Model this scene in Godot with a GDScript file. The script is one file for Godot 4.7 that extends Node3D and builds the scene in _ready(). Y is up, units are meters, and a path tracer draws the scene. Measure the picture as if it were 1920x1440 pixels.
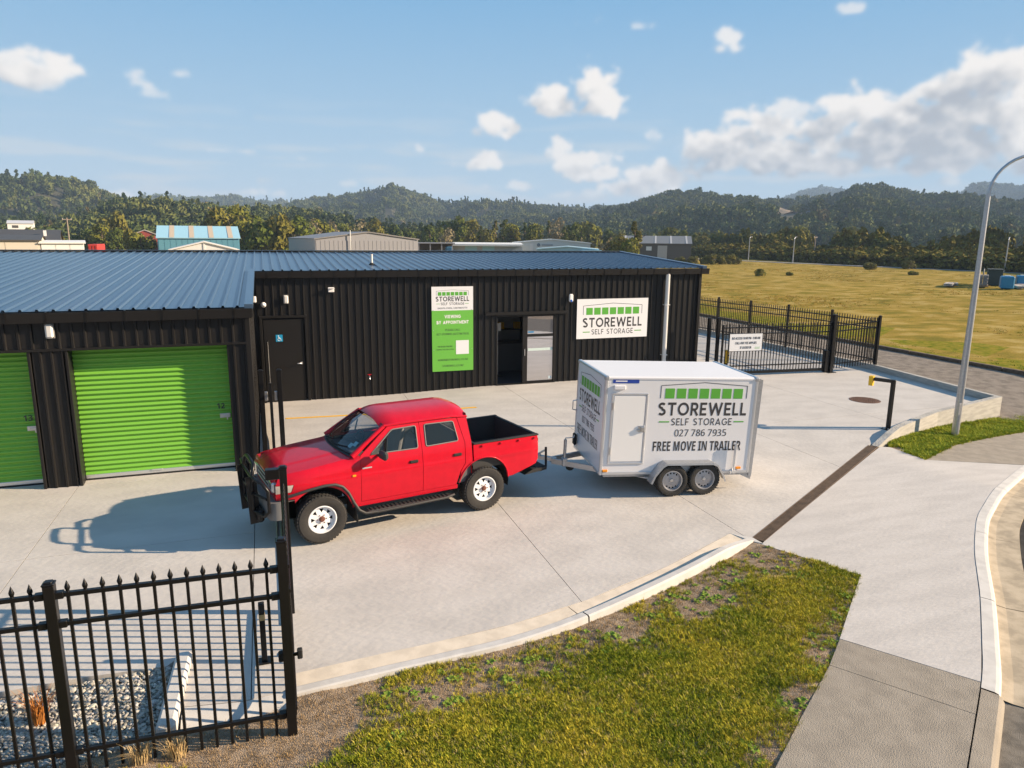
extends Node3D

# ---------------------------------------------------------------- mesh builder
class MB:
	var v := PackedVector3Array()
	var n := PackedVector3Array()
	var c := PackedColorArray()
	var ix := PackedInt32Array()
	var T := Transform3D()
	var tint := Color(1, 1, 1)
	var use_col := false

	func vert(p: Vector3, nn: Vector3) -> int:
		v.append(T * p)
		n.append((T.basis * nn).normalized())
		if use_col: c.append(tint)
		return v.size() - 1

	# corners counter-clockwise seen from outside
	func tri(a: Vector3, b: Vector3, d: Vector3) -> void:
		var nn := (b - a).cross(d - a).normalized()
		var i := vert(a, nn)
		vert(b, nn)
		vert(d, nn)
		ix.append_array(PackedInt32Array([i, i + 2, i + 1]))

	func quad(a: Vector3, b: Vector3, d: Vector3, e: Vector3) -> void:
		var nn := (d - a).cross(e - b).normalized()
		var i := vert(a, nn)
		vert(b, nn)
		vert(d, nn)
		vert(e, nn)
		ix.append_array(PackedInt32Array([i, i + 2, i + 1, i, i + 3, i + 2]))

	# a quad turned so that it faces «out»
	func quado(a: Vector3, b: Vector3, d: Vector3, e: Vector3, out: Vector3) -> void:
		if (d - a).cross(e - b).dot(out) >= 0.0: quad(a, b, d, e)
		else: quad(e, d, b, a)

	func trio(a: Vector3, b: Vector3, d: Vector3, out: Vector3) -> void:
		if (b - a).cross(d - a).dot(out) >= 0.0: tri(a, b, d)
		else: tri(a, d, b)

	func box(at: Vector3, s: Vector3, b := 0.0) -> void:
		var h := s * 0.5
		b = minf(b, minf(h.x, minf(h.y, h.z)) * 0.9)
		for ax in 3:
			var u := (ax + 1) % 3
			var w := (ax + 2) % 3
			for sg in [-1.0, 1.0]:
				var q := []
				for k in [[-1, -1], [1, -1], [1, 1], [-1, 1]]:
					var p := Vector3()
					p[ax] = sg * h[ax]
					p[u] = k[0] * (h[u] - b)
					p[w] = k[1] * (h[w] - b)
					q.append(at + p)
				var out := Vector3()
				out[ax] = sg
				quado(q[0], q[1], q[2], q[3], out)
			if b > 0.0:
				for su in [-1.0, 1.0]:
					for sw in [-1.0, 1.0]:
						var q := []
						for k in [[-1, 0], [1, 0], [1, 1], [-1, 1]]:
							var p := Vector3()
							p[ax] = k[0] * (h[ax] - b)
							p[u] = su * (h[u] if k[1] == 0 else h[u] - b)
							p[w] = sw * (h[w] - b if k[1] == 0 else h[w])
							q.append(at + p)
						var out := Vector3()
						out[u] = su
						out[w] = sw
						quado(q[0], q[1], q[2], q[3], out)
		if b > 0.0:
			for sx in [-1.0, 1.0]:
				for sy in [-1.0, 1.0]:
					for sz in [-1.0, 1.0]:
						var s3 := Vector3(sx, sy, sz)
						var p := []
						for ax in 3:
							var q := s3 * (h - Vector3(b, b, b))
							q[ax] = s3[ax] * h[ax]
							p.append(at + q)
						trio(p[0], p[1], p[2], s3)

	func bar(a: Vector3, b: Vector3, w: float, h: float, up := Vector3.UP, bev := 0.0) -> void:
		var z := (b - a).normalized()
		if absf(z.dot(up)) > 0.99: up = Vector3.RIGHT
		var x := up.cross(z).normalized()
		var y := z.cross(x)
		var keep := T
		T = T * Transform3D(Basis(x, y, z), (a + b) * 0.5)
		box(Vector3.ZERO, Vector3(w, h, a.distance_to(b)), bev)
		T = keep

	func tube(pts: Array, r, sides := 8, caps := true) -> void:
		var x := Vector3()
		var rings := []
		for i in pts.size():
			var d: Vector3
			if i == 0: d = pts[1] - pts[0]
			elif i == pts.size() - 1: d = pts[i] - pts[i - 1]
			else: d = (pts[i + 1] - pts[i]).normalized() + (pts[i] - pts[i - 1]).normalized()
			d = d.normalized()
			if i == 0:
				x = d.cross(Vector3.UP if absf(d.y) < 0.9 else Vector3.RIGHT).normalized()
			else:
				x = (x - d * x.dot(d)).normalized()
			var y := d.cross(x)
			var rr: float = r[i] if r is Array else r
			var ring := []
			for k in sides:
				var a := TAU * k / sides
				var nn := x * cos(a) + y * sin(a)
				ring.append(vert(pts[i] + nn * rr, nn))
			rings.append(ring)
			if caps and (i == 0 or i == pts.size() - 1):
				var nn2 := d * (-1.0 if i == 0 else 1.0)
				var m := vert(pts[i], nn2)
				var first := -1
				for k in sides:
					var a := TAU * k / sides
					var j := vert(pts[i] + (x * cos(a) + y * sin(a)) * rr, nn2)
					if k == 0: first = j
				for k in sides:
					var p := first + k
					var q := first + (k + 1) % sides
					ix.append_array(PackedInt32Array([m, q, p]) if i > 0 else PackedInt32Array([m, p, q]))
		for i in rings.size() - 1:
			for k in sides:
				var k2 := (k + 1) % sides
				var a: int = rings[i][k]
				var b: int = rings[i][k2]
				var d: int = rings[i + 1][k2]
				var e: int = rings[i + 1][k]
				ix.append_array(PackedInt32Array([a, d, b, a, e, d]))

	# profile of (radius, height) turned round y; creases kept where the profile bends by more than 35 degrees
	func lathe(prof: Array, segs := 24) -> void:
		for i in prof.size() - 1:
			var p: Vector2 = prof[i]
			var q: Vector2 = prof[i + 1]
			var nn := Vector2(q.y - p.y, p.x - q.x).normalized()
			var n0 := nn
			var n1 := nn
			if i > 0:
				var d: Vector2 = p - prof[i - 1]
				var m := Vector2(d.y, -d.x).normalized()
				if m.dot(nn) > 0.8: n0 = (m + nn).normalized()
			if i < prof.size() - 2:
				var d: Vector2 = prof[i + 2] - q
				var m := Vector2(d.y, -d.x).normalized()
				if m.dot(nn) > 0.8: n1 = (m + nn).normalized()
			var first := v.size()
			for k in segs + 1:
				var a := TAU * k / segs
				var ca := cos(a)
				var sa := sin(a)
				vert(Vector3(p.x * ca, p.y, p.x * sa), Vector3(n0.x * ca, n0.y, n0.x * sa))
				vert(Vector3(q.x * ca, q.y, q.x * sa), Vector3(n1.x * ca, n1.y, n1.x * sa))
			for k in segs:
				var a := first + k * 2
				ix.append_array(PackedInt32Array([a, a + 2, a + 3, a, a + 3, a + 1]))

	func prism(poly: PackedVector2Array, z0: float, z1: float) -> void:
		var t := Geometry2D.triangulate_polygon(poly)
		for k in range(0, t.size(), 3):
			var a := poly[t[k]]
			var b := poly[t[k + 1]]
			var d := poly[t[k + 2]]
			trio(Vector3(a.x, a.y, z1), Vector3(b.x, b.y, z1), Vector3(d.x, d.y, z1), Vector3(0, 0, z1 - z0))
			trio(Vector3(a.x, a.y, z0), Vector3(b.x, b.y, z0), Vector3(d.x, d.y, z0), Vector3(0, 0, z0 - z1))
		var area := 0.0
		for k in poly.size(): area += poly[k].cross(poly[(k + 1) % poly.size()])
		for k in poly.size():
			var a := poly[k]
			var b := poly[(k + 1) % poly.size()]
			quado(Vector3(a.x, a.y, z0), Vector3(b.x, b.y, z0), Vector3(b.x, b.y, z1), Vector3(a.x, a.y, z1), Vector3(b.y - a.y, a.x - b.x, 0) * signf(area))

	# a flat polygon mapped through fn onto a curved surface; «flange» folds its rim back by that vector
	func panel(poly: PackedVector2Array, fn: Callable, cell: float, out: Vector3, flange := Vector3.ZERO, holes := []) -> void:
		var r := Rect2(poly[0], Vector2.ZERO)
		for p in poly: r = r.expand(p)
		var nx := maxi(1, ceili(r.size.x / cell))
		var ny := maxi(1, ceili(r.size.y / cell))
		var e := Vector2(r.size.x / nx, r.size.y / ny)
		var step := maxf(1.0, cell)
		for i in nx:
			for j in ny:
				var o := r.position + Vector2(i * e.x, j * e.y)
				var sq := PackedVector2Array([o, o + Vector2(e.x, 0), o + e, o + Vector2(0, e.y)])
				var parts := Geometry2D.intersect_polygons(sq, poly)
				for hole in holes:
					var next: Array[PackedVector2Array] = []
					for part in parts: next.append_array(Geometry2D.clip_polygons(part, hole))
					parts = next
				for part in parts:
					var t := Geometry2D.triangulate_polygon(part)
					if t.is_empty(): continue
					var first := v.size()
					for p in part:
						var a: Vector3 = fn.call(p)
						var du: Vector3 = fn.call(p + Vector2(0.004, 0) * step) - a
						var dv: Vector3 = fn.call(p + Vector2(0, 0.004) * step) - a
						var nn := du.cross(dv).normalized()
						if nn.dot(out) < 0.0: nn = -nn
						vert(a, nn)
					for k in range(0, t.size(), 3):
						var a := first + t[k]
						var b := first + t[k + 1]
						var d := first + t[k + 2]
						var g := (v[b] - v[a]).cross(v[d] - v[a])
						if g.dot(T.basis * out) > 0.0: ix.append_array(PackedInt32Array([a, d, b]))
						else: ix.append_array(PackedInt32Array([a, b, d]))
		if flange != Vector3.ZERO:
			var loops := [poly]
			loops.append_array(holes)
			for li in loops.size():
				var loop: PackedVector2Array = loops[li]
				for k in loop.size():
					var a := loop[k]
					var b := loop[(k + 1) % loop.size()]
					var m := maxi(1, ceili(a.distance_to(b) / cell))
					for s in m:
						var p0: Vector3 = fn.call(a.lerp(b, float(s) / m))
						var p1: Vector3 = fn.call(a.lerp(b, float(s + 1) / m))
						quad(p0, p1, p1 + flange, p0 + flange)

	func mesh() -> ArrayMesh:
		var arr := []
		arr.resize(Mesh.ARRAY_MAX)
		arr[Mesh.ARRAY_VERTEX] = v
		arr[Mesh.ARRAY_NORMAL] = n
		if use_col: arr[Mesh.ARRAY_COLOR] = c
		arr[Mesh.ARRAY_INDEX] = ix
		var m := ArrayMesh.new()
		m.add_surface_from_arrays(Mesh.PRIMITIVE_TRIANGLES, arr)
		return m

# ---------------------------------------------------------------- naming
var used := {}
var M := {}
var rng := RandomNumberGenerator.new()

func numbered(s: String) -> String:
	if not used.has(s):
		used[s] = 0
		return s
	used[s] += 1
	return "%s_%03d" % [s, used[s]]

func thing(called: String, label: String, category: String, at := Vector3.ZERO, turn := 0.0, group := "") -> Node3D:
	var o := Node3D.new()
	o.name = numbered(called)
	add_child(o)
	o.position = at
	o.rotation.y = turn
	tag(o, label, category, group)
	return o

func tag(o: Node, label: String, category := "", group := "", kind := "") -> Node:
	if label: o.set_meta("label", label)
	if category: o.set_meta("category", category)
	if group: o.set_meta("group", group)
	if kind: o.set_meta("kind", kind)
	return o

func put(parent: Node, called: String, m, mat: Material, at := Vector3.ZERO) -> MeshInstance3D:
	var o := MeshInstance3D.new()
	o.mesh = m.mesh() if m is MB else m
	o.material_override = mat
	o.position = at
	if parent == self:
		o.name = numbered(called)
		add_child(o)
	else:
		o.name = called
		parent.add_child(o, true)
	return o

func struct(called: String, m, mat: Material) -> MeshInstance3D:
	var o := put(self, called, m, mat)
	o.set_meta("kind", "structure")
	return o

func V2(a: Array) -> PackedVector2Array:
	var p := PackedVector2Array()
	for k in range(0, a.size(), 2): p.append(Vector2(a[k], a[k + 1]))
	return p

func fnoise(s: int, freq: float, oct := 4, gain := 0.5) -> FastNoiseLite:
	var f := FastNoiseLite.new()
	f.seed = s
	f.noise_type = FastNoiseLite.TYPE_SIMPLEX_SMOOTH
	f.frequency = freq
	f.fractal_octaves = oct
	f.fractal_gain = gain
	return f

# ---------------------------------------------------------------- materials
func lin(r: float, g: float, b: float) -> Color:
	return Color(r, g, b).linear_to_srgb()

func noise_tex(s: int, freq: float, ramp: Array, oct := 5, normal := 0.0, size := 512) -> NoiseTexture2D:
	var t := NoiseTexture2D.new()
	t.width = size
	t.height = size
	t.seamless = true
	t.generate_mipmaps = false
	t.noise = fnoise(s, freq, oct, 0.55)
	if normal > 0.0:
		t.as_normal_map = true
		t.bump_strength = normal
	else:
		var g := Gradient.new()
		var off := PackedFloat32Array()
		var cs := PackedColorArray()
		for k in ramp:
			off.append(k[0])
			cs.append(k[1])
		g.offsets = off
		g.colors = cs
		t.color_ramp = g
	return t

func plain(r: float, g: float, b: float, rough := 0.6, metal := 0.0) -> StandardMaterial3D:
	var m := StandardMaterial3D.new()
	m.albedo_color = lin(r, g, b)
	m.roughness = rough
	m.metallic = metal
	return m

# base colour times a world-space mottling of two scales
func mottled(base: Color, s: int, amount: float, scale: Vector3, rough: float, fine := 0.0, fine_scale := 4.0) -> StandardMaterial3D:
	var m := StandardMaterial3D.new()
	m.albedo_color = base.linear_to_srgb()
	m.roughness = rough
	var lo := 1.0 - amount
	m.albedo_texture = noise_tex(s, 0.012, [[0.25, lin(lo, lo, lo)], [0.5, lin(1.0 - amount * 0.4, 1.0 - amount * 0.42, 1.0 - amount * 0.46)], [0.75, lin(1, 1, 1)]])
	m.uv1_triplanar = true
	m.uv1_world_triplanar = true
	m.uv1_scale = scale
	if fine > 0.0:
		m.detail_enabled = true
		m.detail_blend_mode = BaseMaterial3D.BLEND_MODE_MUL
		var f := 1.0 - fine
		m.detail_albedo = noise_tex(s + 7, 0.06, [[0.3, lin(f, f, f)], [0.7, lin(1, 1, 1)]], 4)
		m.detail_uv_layer = BaseMaterial3D.DETAIL_UV_2
		m.uv2_triplanar = true
		m.uv2_world_triplanar = true
		m.uv2_scale = Vector3(fine_scale, fine_scale, fine_scale)
	return m

func bump(m: StandardMaterial3D, s: int, freq: float, strength: float, scale := 0.6) -> StandardMaterial3D:
	m.normal_enabled = true
	m.normal_texture = noise_tex(s, freq, [], 4, strength)
	m.normal_scale = scale
	return m

func materials() -> void:
	M.concrete = bump(mottled(Color(0.54, 0.51, 0.475), 11, 0.11, Vector3(0.1, 0.1, 0.17), 0.85, 0.09, 1.7), 12, 0.12, 2.0, 0.12)
	M.apron = bump(mottled(Color(0.54, 0.51, 0.48), 15, 0.1, Vector3(0.1, 0.3, 0.45), 0.85, 0.1, 1.3), 16, 0.12, 2.0, 0.12)
	M.kerb = bump(mottled(Color(0.68, 0.6, 0.49), 19, 0.16, Vector3(0.5, 0.5, 0.5), 0.85, 0.1, 5.0), 20, 0.2, 2.0, 0.12)
	M.kerbtop = bump(mottled(Color(0.6, 0.58, 0.55), 21, 0.14, Vector3(0.5, 0.5, 0.5), 0.85, 0.1, 5.0), 22, 0.2, 2.0, 0.12)
	M.channel = bump(mottled(Color(0.56, 0.46, 0.33), 23, 0.3, Vector3(0.4, 0.4, 0.4), 0.85, 0.14, 4.0), 24, 0.2, 2.0, 0.15)
	M.oldpath = bump(mottled(Color(0.42, 0.37, 0.305), 27, 0.16, Vector3(0.4, 0.4, 0.4), 0.9, 0.42, 7.0), 28, 0.3, 5.0, 0.3)
	M.chipseal = bump(mottled(Color(0.3, 0.265, 0.22), 33, 0.35, Vector3(0.6, 0.6, 0.6), 0.95, 0.45, 7.0), 34, 0.3, 5.0, 0.4)
	M.asphalt = bump(mottled(Color(0.085, 0.08, 0.075), 31, 0.3, Vector3(0.5, 0.5, 0.5), 0.9, 0.45, 8.0), 32, 0.3, 5.0, 0.4)
	M.wallcon = bump(mottled(Color(0.5, 0.48, 0.44), 35, 0.25, Vector3(0.25, 1.4, 0.25), 0.85, 0.2, 2.0), 36, 0.1, 4.0, 0.4)
	M.gravel = bump(mottled(Color(0.37, 0.32, 0.27), 39, 0.35, Vector3(0.3, 0.3, 0.3), 0.95, 0.5, 2.2), 40, 0.3, 6.0, 0.4)
	M.soil = bump(mottled(Color(0.45, 0.35, 0.255), 43, 0.4, Vector3(0.7, 0.7, 0.7), 0.95, 0.4, 3.0), 44, 0.15, 9.0, 0.8)
	var f := mottled(Color(1, 1, 1), 47, 0.3, Vector3(0.035, 0.035, 0.06), 0.95, 0.45, 0.45)
	f.albedo_texture = noise_tex(47, 0.014, [[0.2, lin(0.22, 0.185, 0.035)], [0.42, lin(0.34, 0.245, 0.05)], [0.6, lin(0.4, 0.28, 0.07)], [0.8, lin(0.49, 0.37, 0.13)]], 6)
	f.metallic_specular = 0.08
	M.field = f
	M.clad = plain(0.0125, 0.0115, 0.011, 0.42)
	M.clad.metallic_specular = 0.35
	M.roofmetal = bump(plain(0.04, 0.08, 0.14, 0.3), 50, 0.01, 1.0, 0.05)
	M.roofmetal.uv1_triplanar = true
	M.roofmetal.uv1_world_triplanar = true
	M.roofmetal.uv1_scale = Vector3(0.3, 0.3, 0.3)
	M.roofmetal.metallic_specular = 0.7
	M.black = plain(0.007, 0.0065, 0.0065, 0.34)
	M.black.metallic_specular = 0.4
	M.matblack = plain(0.008, 0.008, 0.008, 0.75)
	M.rubber = bump(mottled(Color(0.028, 0.026, 0.024), 52, 0.3, Vector3(3, 3, 3), 0.85), 53, 0.2, 5.0, 0.4)
	M.green = plain(0.165, 0.41, 0.045, 0.42)
	M.signgreen = plain(0.13, 0.43, 0.05, 0.45)
	M.logogreen = plain(0.09, 0.36, 0.035, 0.45)
	M.white = plain(0.78, 0.76, 0.74, 0.4)
	M.signwhite = plain(0.74, 0.74, 0.75, 0.4)
	M.ink = plain(0.03, 0.028, 0.03, 0.5)
	M.galv = mottled(Color(0.46, 0.47, 0.49), 55, 0.16, Vector3(2.5, 2.5, 2.5), 0.4)
	M.galv.metallic = 0.75
	M.alu = plain(0.6, 0.61, 0.63, 0.35, 0.7)
	M.trailerrim = plain(0.36, 0.36, 0.38, 0.4, 0.6)
	M.steel = plain(0.55, 0.55, 0.56, 0.3, 0.9)
	M.red = mottled(Color(0.5, 0.004, 0.018), 54, 0.1, Vector3(0.9, 0.9, 0.9), 0.35)
	M.red.clearcoat_enabled = true
	M.red.clearcoat = 0.45
	M.red.clearcoat_roughness = 0.08
	M.red.metallic_specular = 0.25
	M.rim = plain(0.68, 0.69, 0.71, 0.4)
	M.rust = plain(0.14, 0.05, 0.03, 0.8)
	M.orange = plain(0.8, 0.28, 0.01, 0.3)
	M.yellow = plain(0.75, 0.44, 0.01, 0.5)
	M.pvc = plain(0.62, 0.6, 0.57, 0.4)
	M.glass = StandardMaterial3D.new()
	M.glass.albedo_color = Color(0.16, 0.2, 0.2, 0.3)
	M.glass.transparency = BaseMaterial3D.TRANSPARENCY_ALPHA
	M.glass.roughness = 0.02
	M.doorglass = StandardMaterial3D.new()
	M.doorglass.albedo_color = Color(0.82, 0.82, 0.84, 0.6)
	M.doorglass.metallic = 0.9
	M.doorglass.transparency = BaseMaterial3D.TRANSPARENCY_ALPHA
	M.doorglass.roughness = 0.02
	M.lens = StandardMaterial3D.new()
	M.lens.albedo_color = Color(0.9, 0.9, 0.9, 0.2)
	M.lens.transparency = BaseMaterial3D.TRANSPARENCY_ALPHA
	M.lens.roughness = 0.05
	M.seat = plain(0.09, 0.09, 0.095, 0.9)
	M.seatlight = plain(0.22, 0.22, 0.22, 0.9)
	M.darkplastic = plain(0.025, 0.025, 0.025, 0.6)
	M.greyplastic = plain(0.16, 0.155, 0.15, 0.55)
	M.manhole = bump(mottled(Color(0.13, 0.06, 0.035), 57, 0.4, Vector3(2, 2, 2), 0.85), 58, 0.2, 5.0, 0.5)
	M.grate = mottled(Color(0.15, 0.1, 0.065), 59, 0.45, Vector3(0.8, 0.8, 0.8), 0.85)
	M.blue = plain(0.02, 0.2, 0.42, 0.5)

func matte() -> void:
	for k in ["gravel", "soil", "asphalt", "chipseal", "oldpath"]: M[k].metallic_specular = 0.2
	for k in ["concrete", "apron", "kerb", "kerbtop", "channel", "wallcon"]: M[k].metallic_specular = 0.3

func font(bold: bool, gap := 0) -> Font:
	var f := SystemFont.new()
	f.font_names = PackedStringArray(["Droid Sans"])
	f.font_weight = 700 if bold else 400
	var w := FontVariation.new()
	w.base_font = f
	w.spacing_glyph = gap
	return w

# lettering scaled to fill w by h, its middle at «at», reading along basis x with basis z towards the reader
func text(parent: Node, s: String, at: Vector3, w: float, h: float, b: Basis, mat: Material, bold := true, gap := 0) -> void:
	var t := TextMesh.new()
	t.text = s
	t.font = font(bold, gap)
	t.font_size = 48
	t.pixel_size = 0.01
	t.depth = 0.0016
	t.curve_step = 2.0
	var a := t.get_aabb()
	var o := MeshInstance3D.new()
	o.name = "lettering"
	o.mesh = t
	o.material_override = mat
	var k := Vector3(w / a.size.x, h / a.size.y, 1.0)
	o.transform = Transform3D(b * Basis.from_scale(k), at - b * (a.get_center() * k) + b.z * 0.0009)
	parent.add_child(o, true)

func flat(parent: Node, called: String, at: Vector3, w: float, h: float, b: Basis, mat: Material, d := 0.0018) -> MeshInstance3D:
	var m := MB.new()
	m.T = Transform3D(b, at)
	m.box(Vector3(0, 0, d * 0.5), Vector3(w, h, d))
	return put(parent, called, m, mat)

# the house outline with seven green shutters, and the two lines under it
func logo(parent: Node, at: Vector3, w: float, b: Basis, ratio := 0.66, vs := 1.0) -> void:
	# «at» is the top middle of the outline; w the width of the outline
	var o := MB.new()
	o.T = Transform3D(b, at)
	var hh := w * 0.135 * vs
	var t := w * 0.006
	var pk := w * 0.035 * vs
	var pts := [Vector3(-w / 2, -hh - pk, 0.001), Vector3(-w / 2, -pk, 0.001), Vector3(0, 0, 0.001), Vector3(w / 2, -pk, 0.001), Vector3(w / 2, -hh - pk, 0.001)]
	for k in 4: o.bar(pts[k], pts[k + 1], t, 0.0018, Vector3(0, 0, 1))
	put(parent, "outline", o, M.ink)
	for k in 7:
		flat(parent, "green_square", at + b * Vector3(w * (-0.397 + k * 0.1323), -pk - hh * 0.62, 0.0), w * 0.107, w * 0.107 * vs, b, M.logogreen)

func shade(c: Color, f: float) -> Color:
	return Color(c.r * f, c.g * f, c.b * f)

# ---------------------------------------------------------------- geometric capitals, cut from flat sheet
func arc_pts(cx: float, cy: float, rx: float, ry: float, a0: float, a1: float, n := 14) -> Array:
	var o := []
	for k in n + 1:
		var a := deg_to_rad(lerpf(a0, a1, float(k) / n))
		o.append(cx + cos(a) * rx)
		o.append(cy + sin(a) * ry)
	return o

# strokes of a letter one unit high, stroke width t, and its width
func glyph(ch: String, t: float) -> Array:
	var e := t / 2.0
	var u := 1.0 - e
	match ch:
		"T": return [0.74, [[0, u, 0.74, u], [0.37, u, 0.37, 0]]]
		"L": return [0.56, [[e, 1, e, e, 0.56, e]]]
		"E": return [0.6, [[0.6, u, e, u, e, e, 0.6, e], [e, 0.5, 0.54, 0.5]]]
		"F": return [0.58, [[0.58, u, e, u, e, 0], [e, 0.48, 0.53, 0.48]]]
		"I": return [t, [[e, 0, e, 1]]]
		"O": return [1.0, [arc_pts(0.5, 0.5, 0.5 - e, 0.5 - e, 90, 272, 18), arc_pts(0.5, 0.5, 0.5 - e, 0.5 - e, 268, 452, 18)]]
		"G": return [0.96, [arc_pts(0.5, 0.5, 0.5 - e, 0.5 - e, 42, 352, 26), [0.56, 0.47, 0.98, 0.47]]]
		"C": return [0.9, [arc_pts(0.5, 0.5, 0.5 - e, 0.5 - e, 42, 318, 24)]]
		"R", "P", "B":
			var o := [0.68, [[e, 0, e, u, 0.36, u] + arc_pts(0.36, (u + 0.46) / 2, 0.29 - e + 0.02, (u - 0.46) / 2, 85, -90, 12).slice(0) + [e, 0.46]]]
			if ch == "R": o[1].append([0.33, 0.46, 0.64, 0.0])
			if ch == "B": o[1].append([e, 0.5, 0.38, 0.5] + arc_pts(0.38, (0.5 + e) / 2, 0.29, (0.5 - e) / 2, 85, -90, 12) + [e, e])
			return o
		"S":
			var a := arc_pts(0.33, 0.745, 0.33 - e, 0.255 - e, 30, 262, 14)
			a.append_array(arc_pts(0.33, 0.275, 0.345 - e, 0.275 - e, 78, -150, 14))
			return [0.68, [a]]
		"W": return [1.3, [[e, 1, 0.34, e * 0.8, 0.65, 0.9, 0.96, e * 0.8, 1.3 - e, 1]]]
		"M": return [1.0, [[e, 0, e, u - 0.02, 0.5, 0.25, 1.0 - e, u - 0.02, 1.0 - e, 0]]]
		"N": return [0.82, [[e, 0, e, u - 0.02, 0.82 - e, e + 0.02, 0.82 - e, 1]]]
		"V": return [0.9, [[e * 0.8, 1, 0.45, e, 0.9 - e * 0.8, 1]]]
		"A": return [0.94, [[e * 0.8, 0, 0.47, u, 0.94 - e * 0.8, 0], [0.2, 0.28, 0.74, 0.28]]]
		"Y": return [0.84, [[e * 0.8, 1, 0.42, 0.46, 0.84 - e * 0.8, 1], [0.42, 0.5, 0.42, 0]]]
	return [0.42, []]

func caps(parent: Node, s: String, at: Vector3, w: float, h: float, b: Basis, mat: Material, t := 0.18, gap := 0.16) -> void:
	var x := 0.0
	var letters := []
	for ch in s:
		var g := glyph(ch, t)
		letters.append([x, g[1]])
		x += g[0] + gap
	x -= gap
	var m := MB.new()
	m.T = Transform3D(b, at)
	var kx := w / x
	for l in letters:
		var shape: Array[PackedVector2Array] = []
		for stroke in l[1]:
			var line := V2(stroke)
			for k in line.size(): line[k] *= 100.0
			for p in Geometry2D.offset_polyline(line, t * 50.0, Geometry2D.JOIN_MITER, Geometry2D.END_BUTT):
				if shape.is_empty() or Geometry2D.is_polygon_clockwise(p): shape.append(p)
				else:
					var next: Array[PackedVector2Array] = []
					var cur := p
					for q in shape:
						if Geometry2D.is_polygon_clockwise(q):
							next.append(q)
							continue
						var mg := Geometry2D.merge_polygons(cur, q)
						var outer := 0
						for z in mg:
							if not Geometry2D.is_polygon_clockwise(z): outer += 1
						if outer == 1:
							for z in mg:
								if Geometry2D.is_polygon_clockwise(z): next.append(z)
								else: cur = z
						else: next.append(q)
					next.append(cur)
					shape = next
		var holes := []
		for p in shape:
			if Geometry2D.is_polygon_clockwise(p): holes.append(p)
		for p in shape:
			if Geometry2D.is_polygon_clockwise(p): continue
			var fn := func(q: Vector2) -> Vector3: return Vector3((l[0] + q.x / 100.0) * kx - w / 2, (q.y / 100.0 - 0.5) * h, 0.0012)
			m.panel(p, fn, 26.0, Vector3(0, 0, 1), Vector3.ZERO, holes)
	put(parent, "lettering", m, mat)

# ---------------------------------------------------------------- camera, sky, sun
const CLOUDS := [[-13.32,9.85,2.91,1.39,1.00],[-14.11,10.30,1.74,0.90,0.90],[-7.40,10.09,1.16,1.06,0.60],[-6.18,9.20,1.55,0.65,0.50],[-4.22,10.72,1.01,0.57,0.50],[22.26,9.84,2.32,1.39,1.00],[25.06,10.74,2.01,1.88,1.10],[25.90,9.63,1.94,1.39,1.00],[20.64,10.02,1.36,1.15,0.90],[17.80,8.19,1.63,1.23,1.10],[16.78,5.48,1.55,0.90,1.00],[14.52,5.44,0.62,0.61,0.70],[22.75,6.22,1.55,1.23,0.90],[24.00,5.44,2.32,1.39,1.00],[26.84,5.83,1.94,0.90,0.70],[29.98,7.40,0.97,0.82,0.50],[25.66,4.66,3.49,0.98,1.00],[28.93,4.06,3.49,1.39,1.00],[31.30,4.63,2.32,1.23,1.00],[19.07,3.83,2.71,0.49,0.70],[24.06,3.26,2.71,0.57,0.60],[34.31,6.49,2.71,1.64,1.10],[36.55,6.81,3.10,2.04,1.20],[38.49,5.65,4.65,1.64,1.20],[35.14,5.53,3.49,1.31,1.10],[41.41,5.20,4.26,1.15,1.10],[38.75,9.25,1.55,0.82,0.80],[40.04,8.66,1.55,0.90,0.70],[43.48,8.82,2.32,1.47,1.10],[42.23,7.67,3.49,1.64,1.10],[46.21,7.81,4.26,1.88,1.20],[48.89,6.31,6.20,2.04,1.20],[45.04,6.49,4.65,1.64,1.20],[47.79,4.99,4.26,1.15,1.00],[51.16,9.71,2.71,2.25,1.20],[52.27,7.72,3.49,2.45,1.20],[52.75,10.47,1.94,2.04,1.10],[53.64,5.71,4.65,2.04,1.20],[49.84,8.55,3.10,2.04,1.20],[34.59,13.45,1.24,1.06,0.80],[24.91,15.27,1.74,0.49,0.45],[28.63,14.90,1.36,0.37,0.45],[42.85,15.08,1.24,0.57,0.60],[49.49,3.80,0.97,0.49,0.60],[0.21,3.02,1.74,0.49,0.70],[6.40,3.83,0.77,0.41,0.50],[11.88,6.56,0.70,0.49,0.60],[-9.47,2.57,1.16,0.41,0.90],[-1.26,5.83,3.49,0.29,0.40],[1.67,5.51,2.71,0.25,0.40]]
const EXPOSURE := 2.3
const SKY_W := 2048
const SKY_H := 1024

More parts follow.
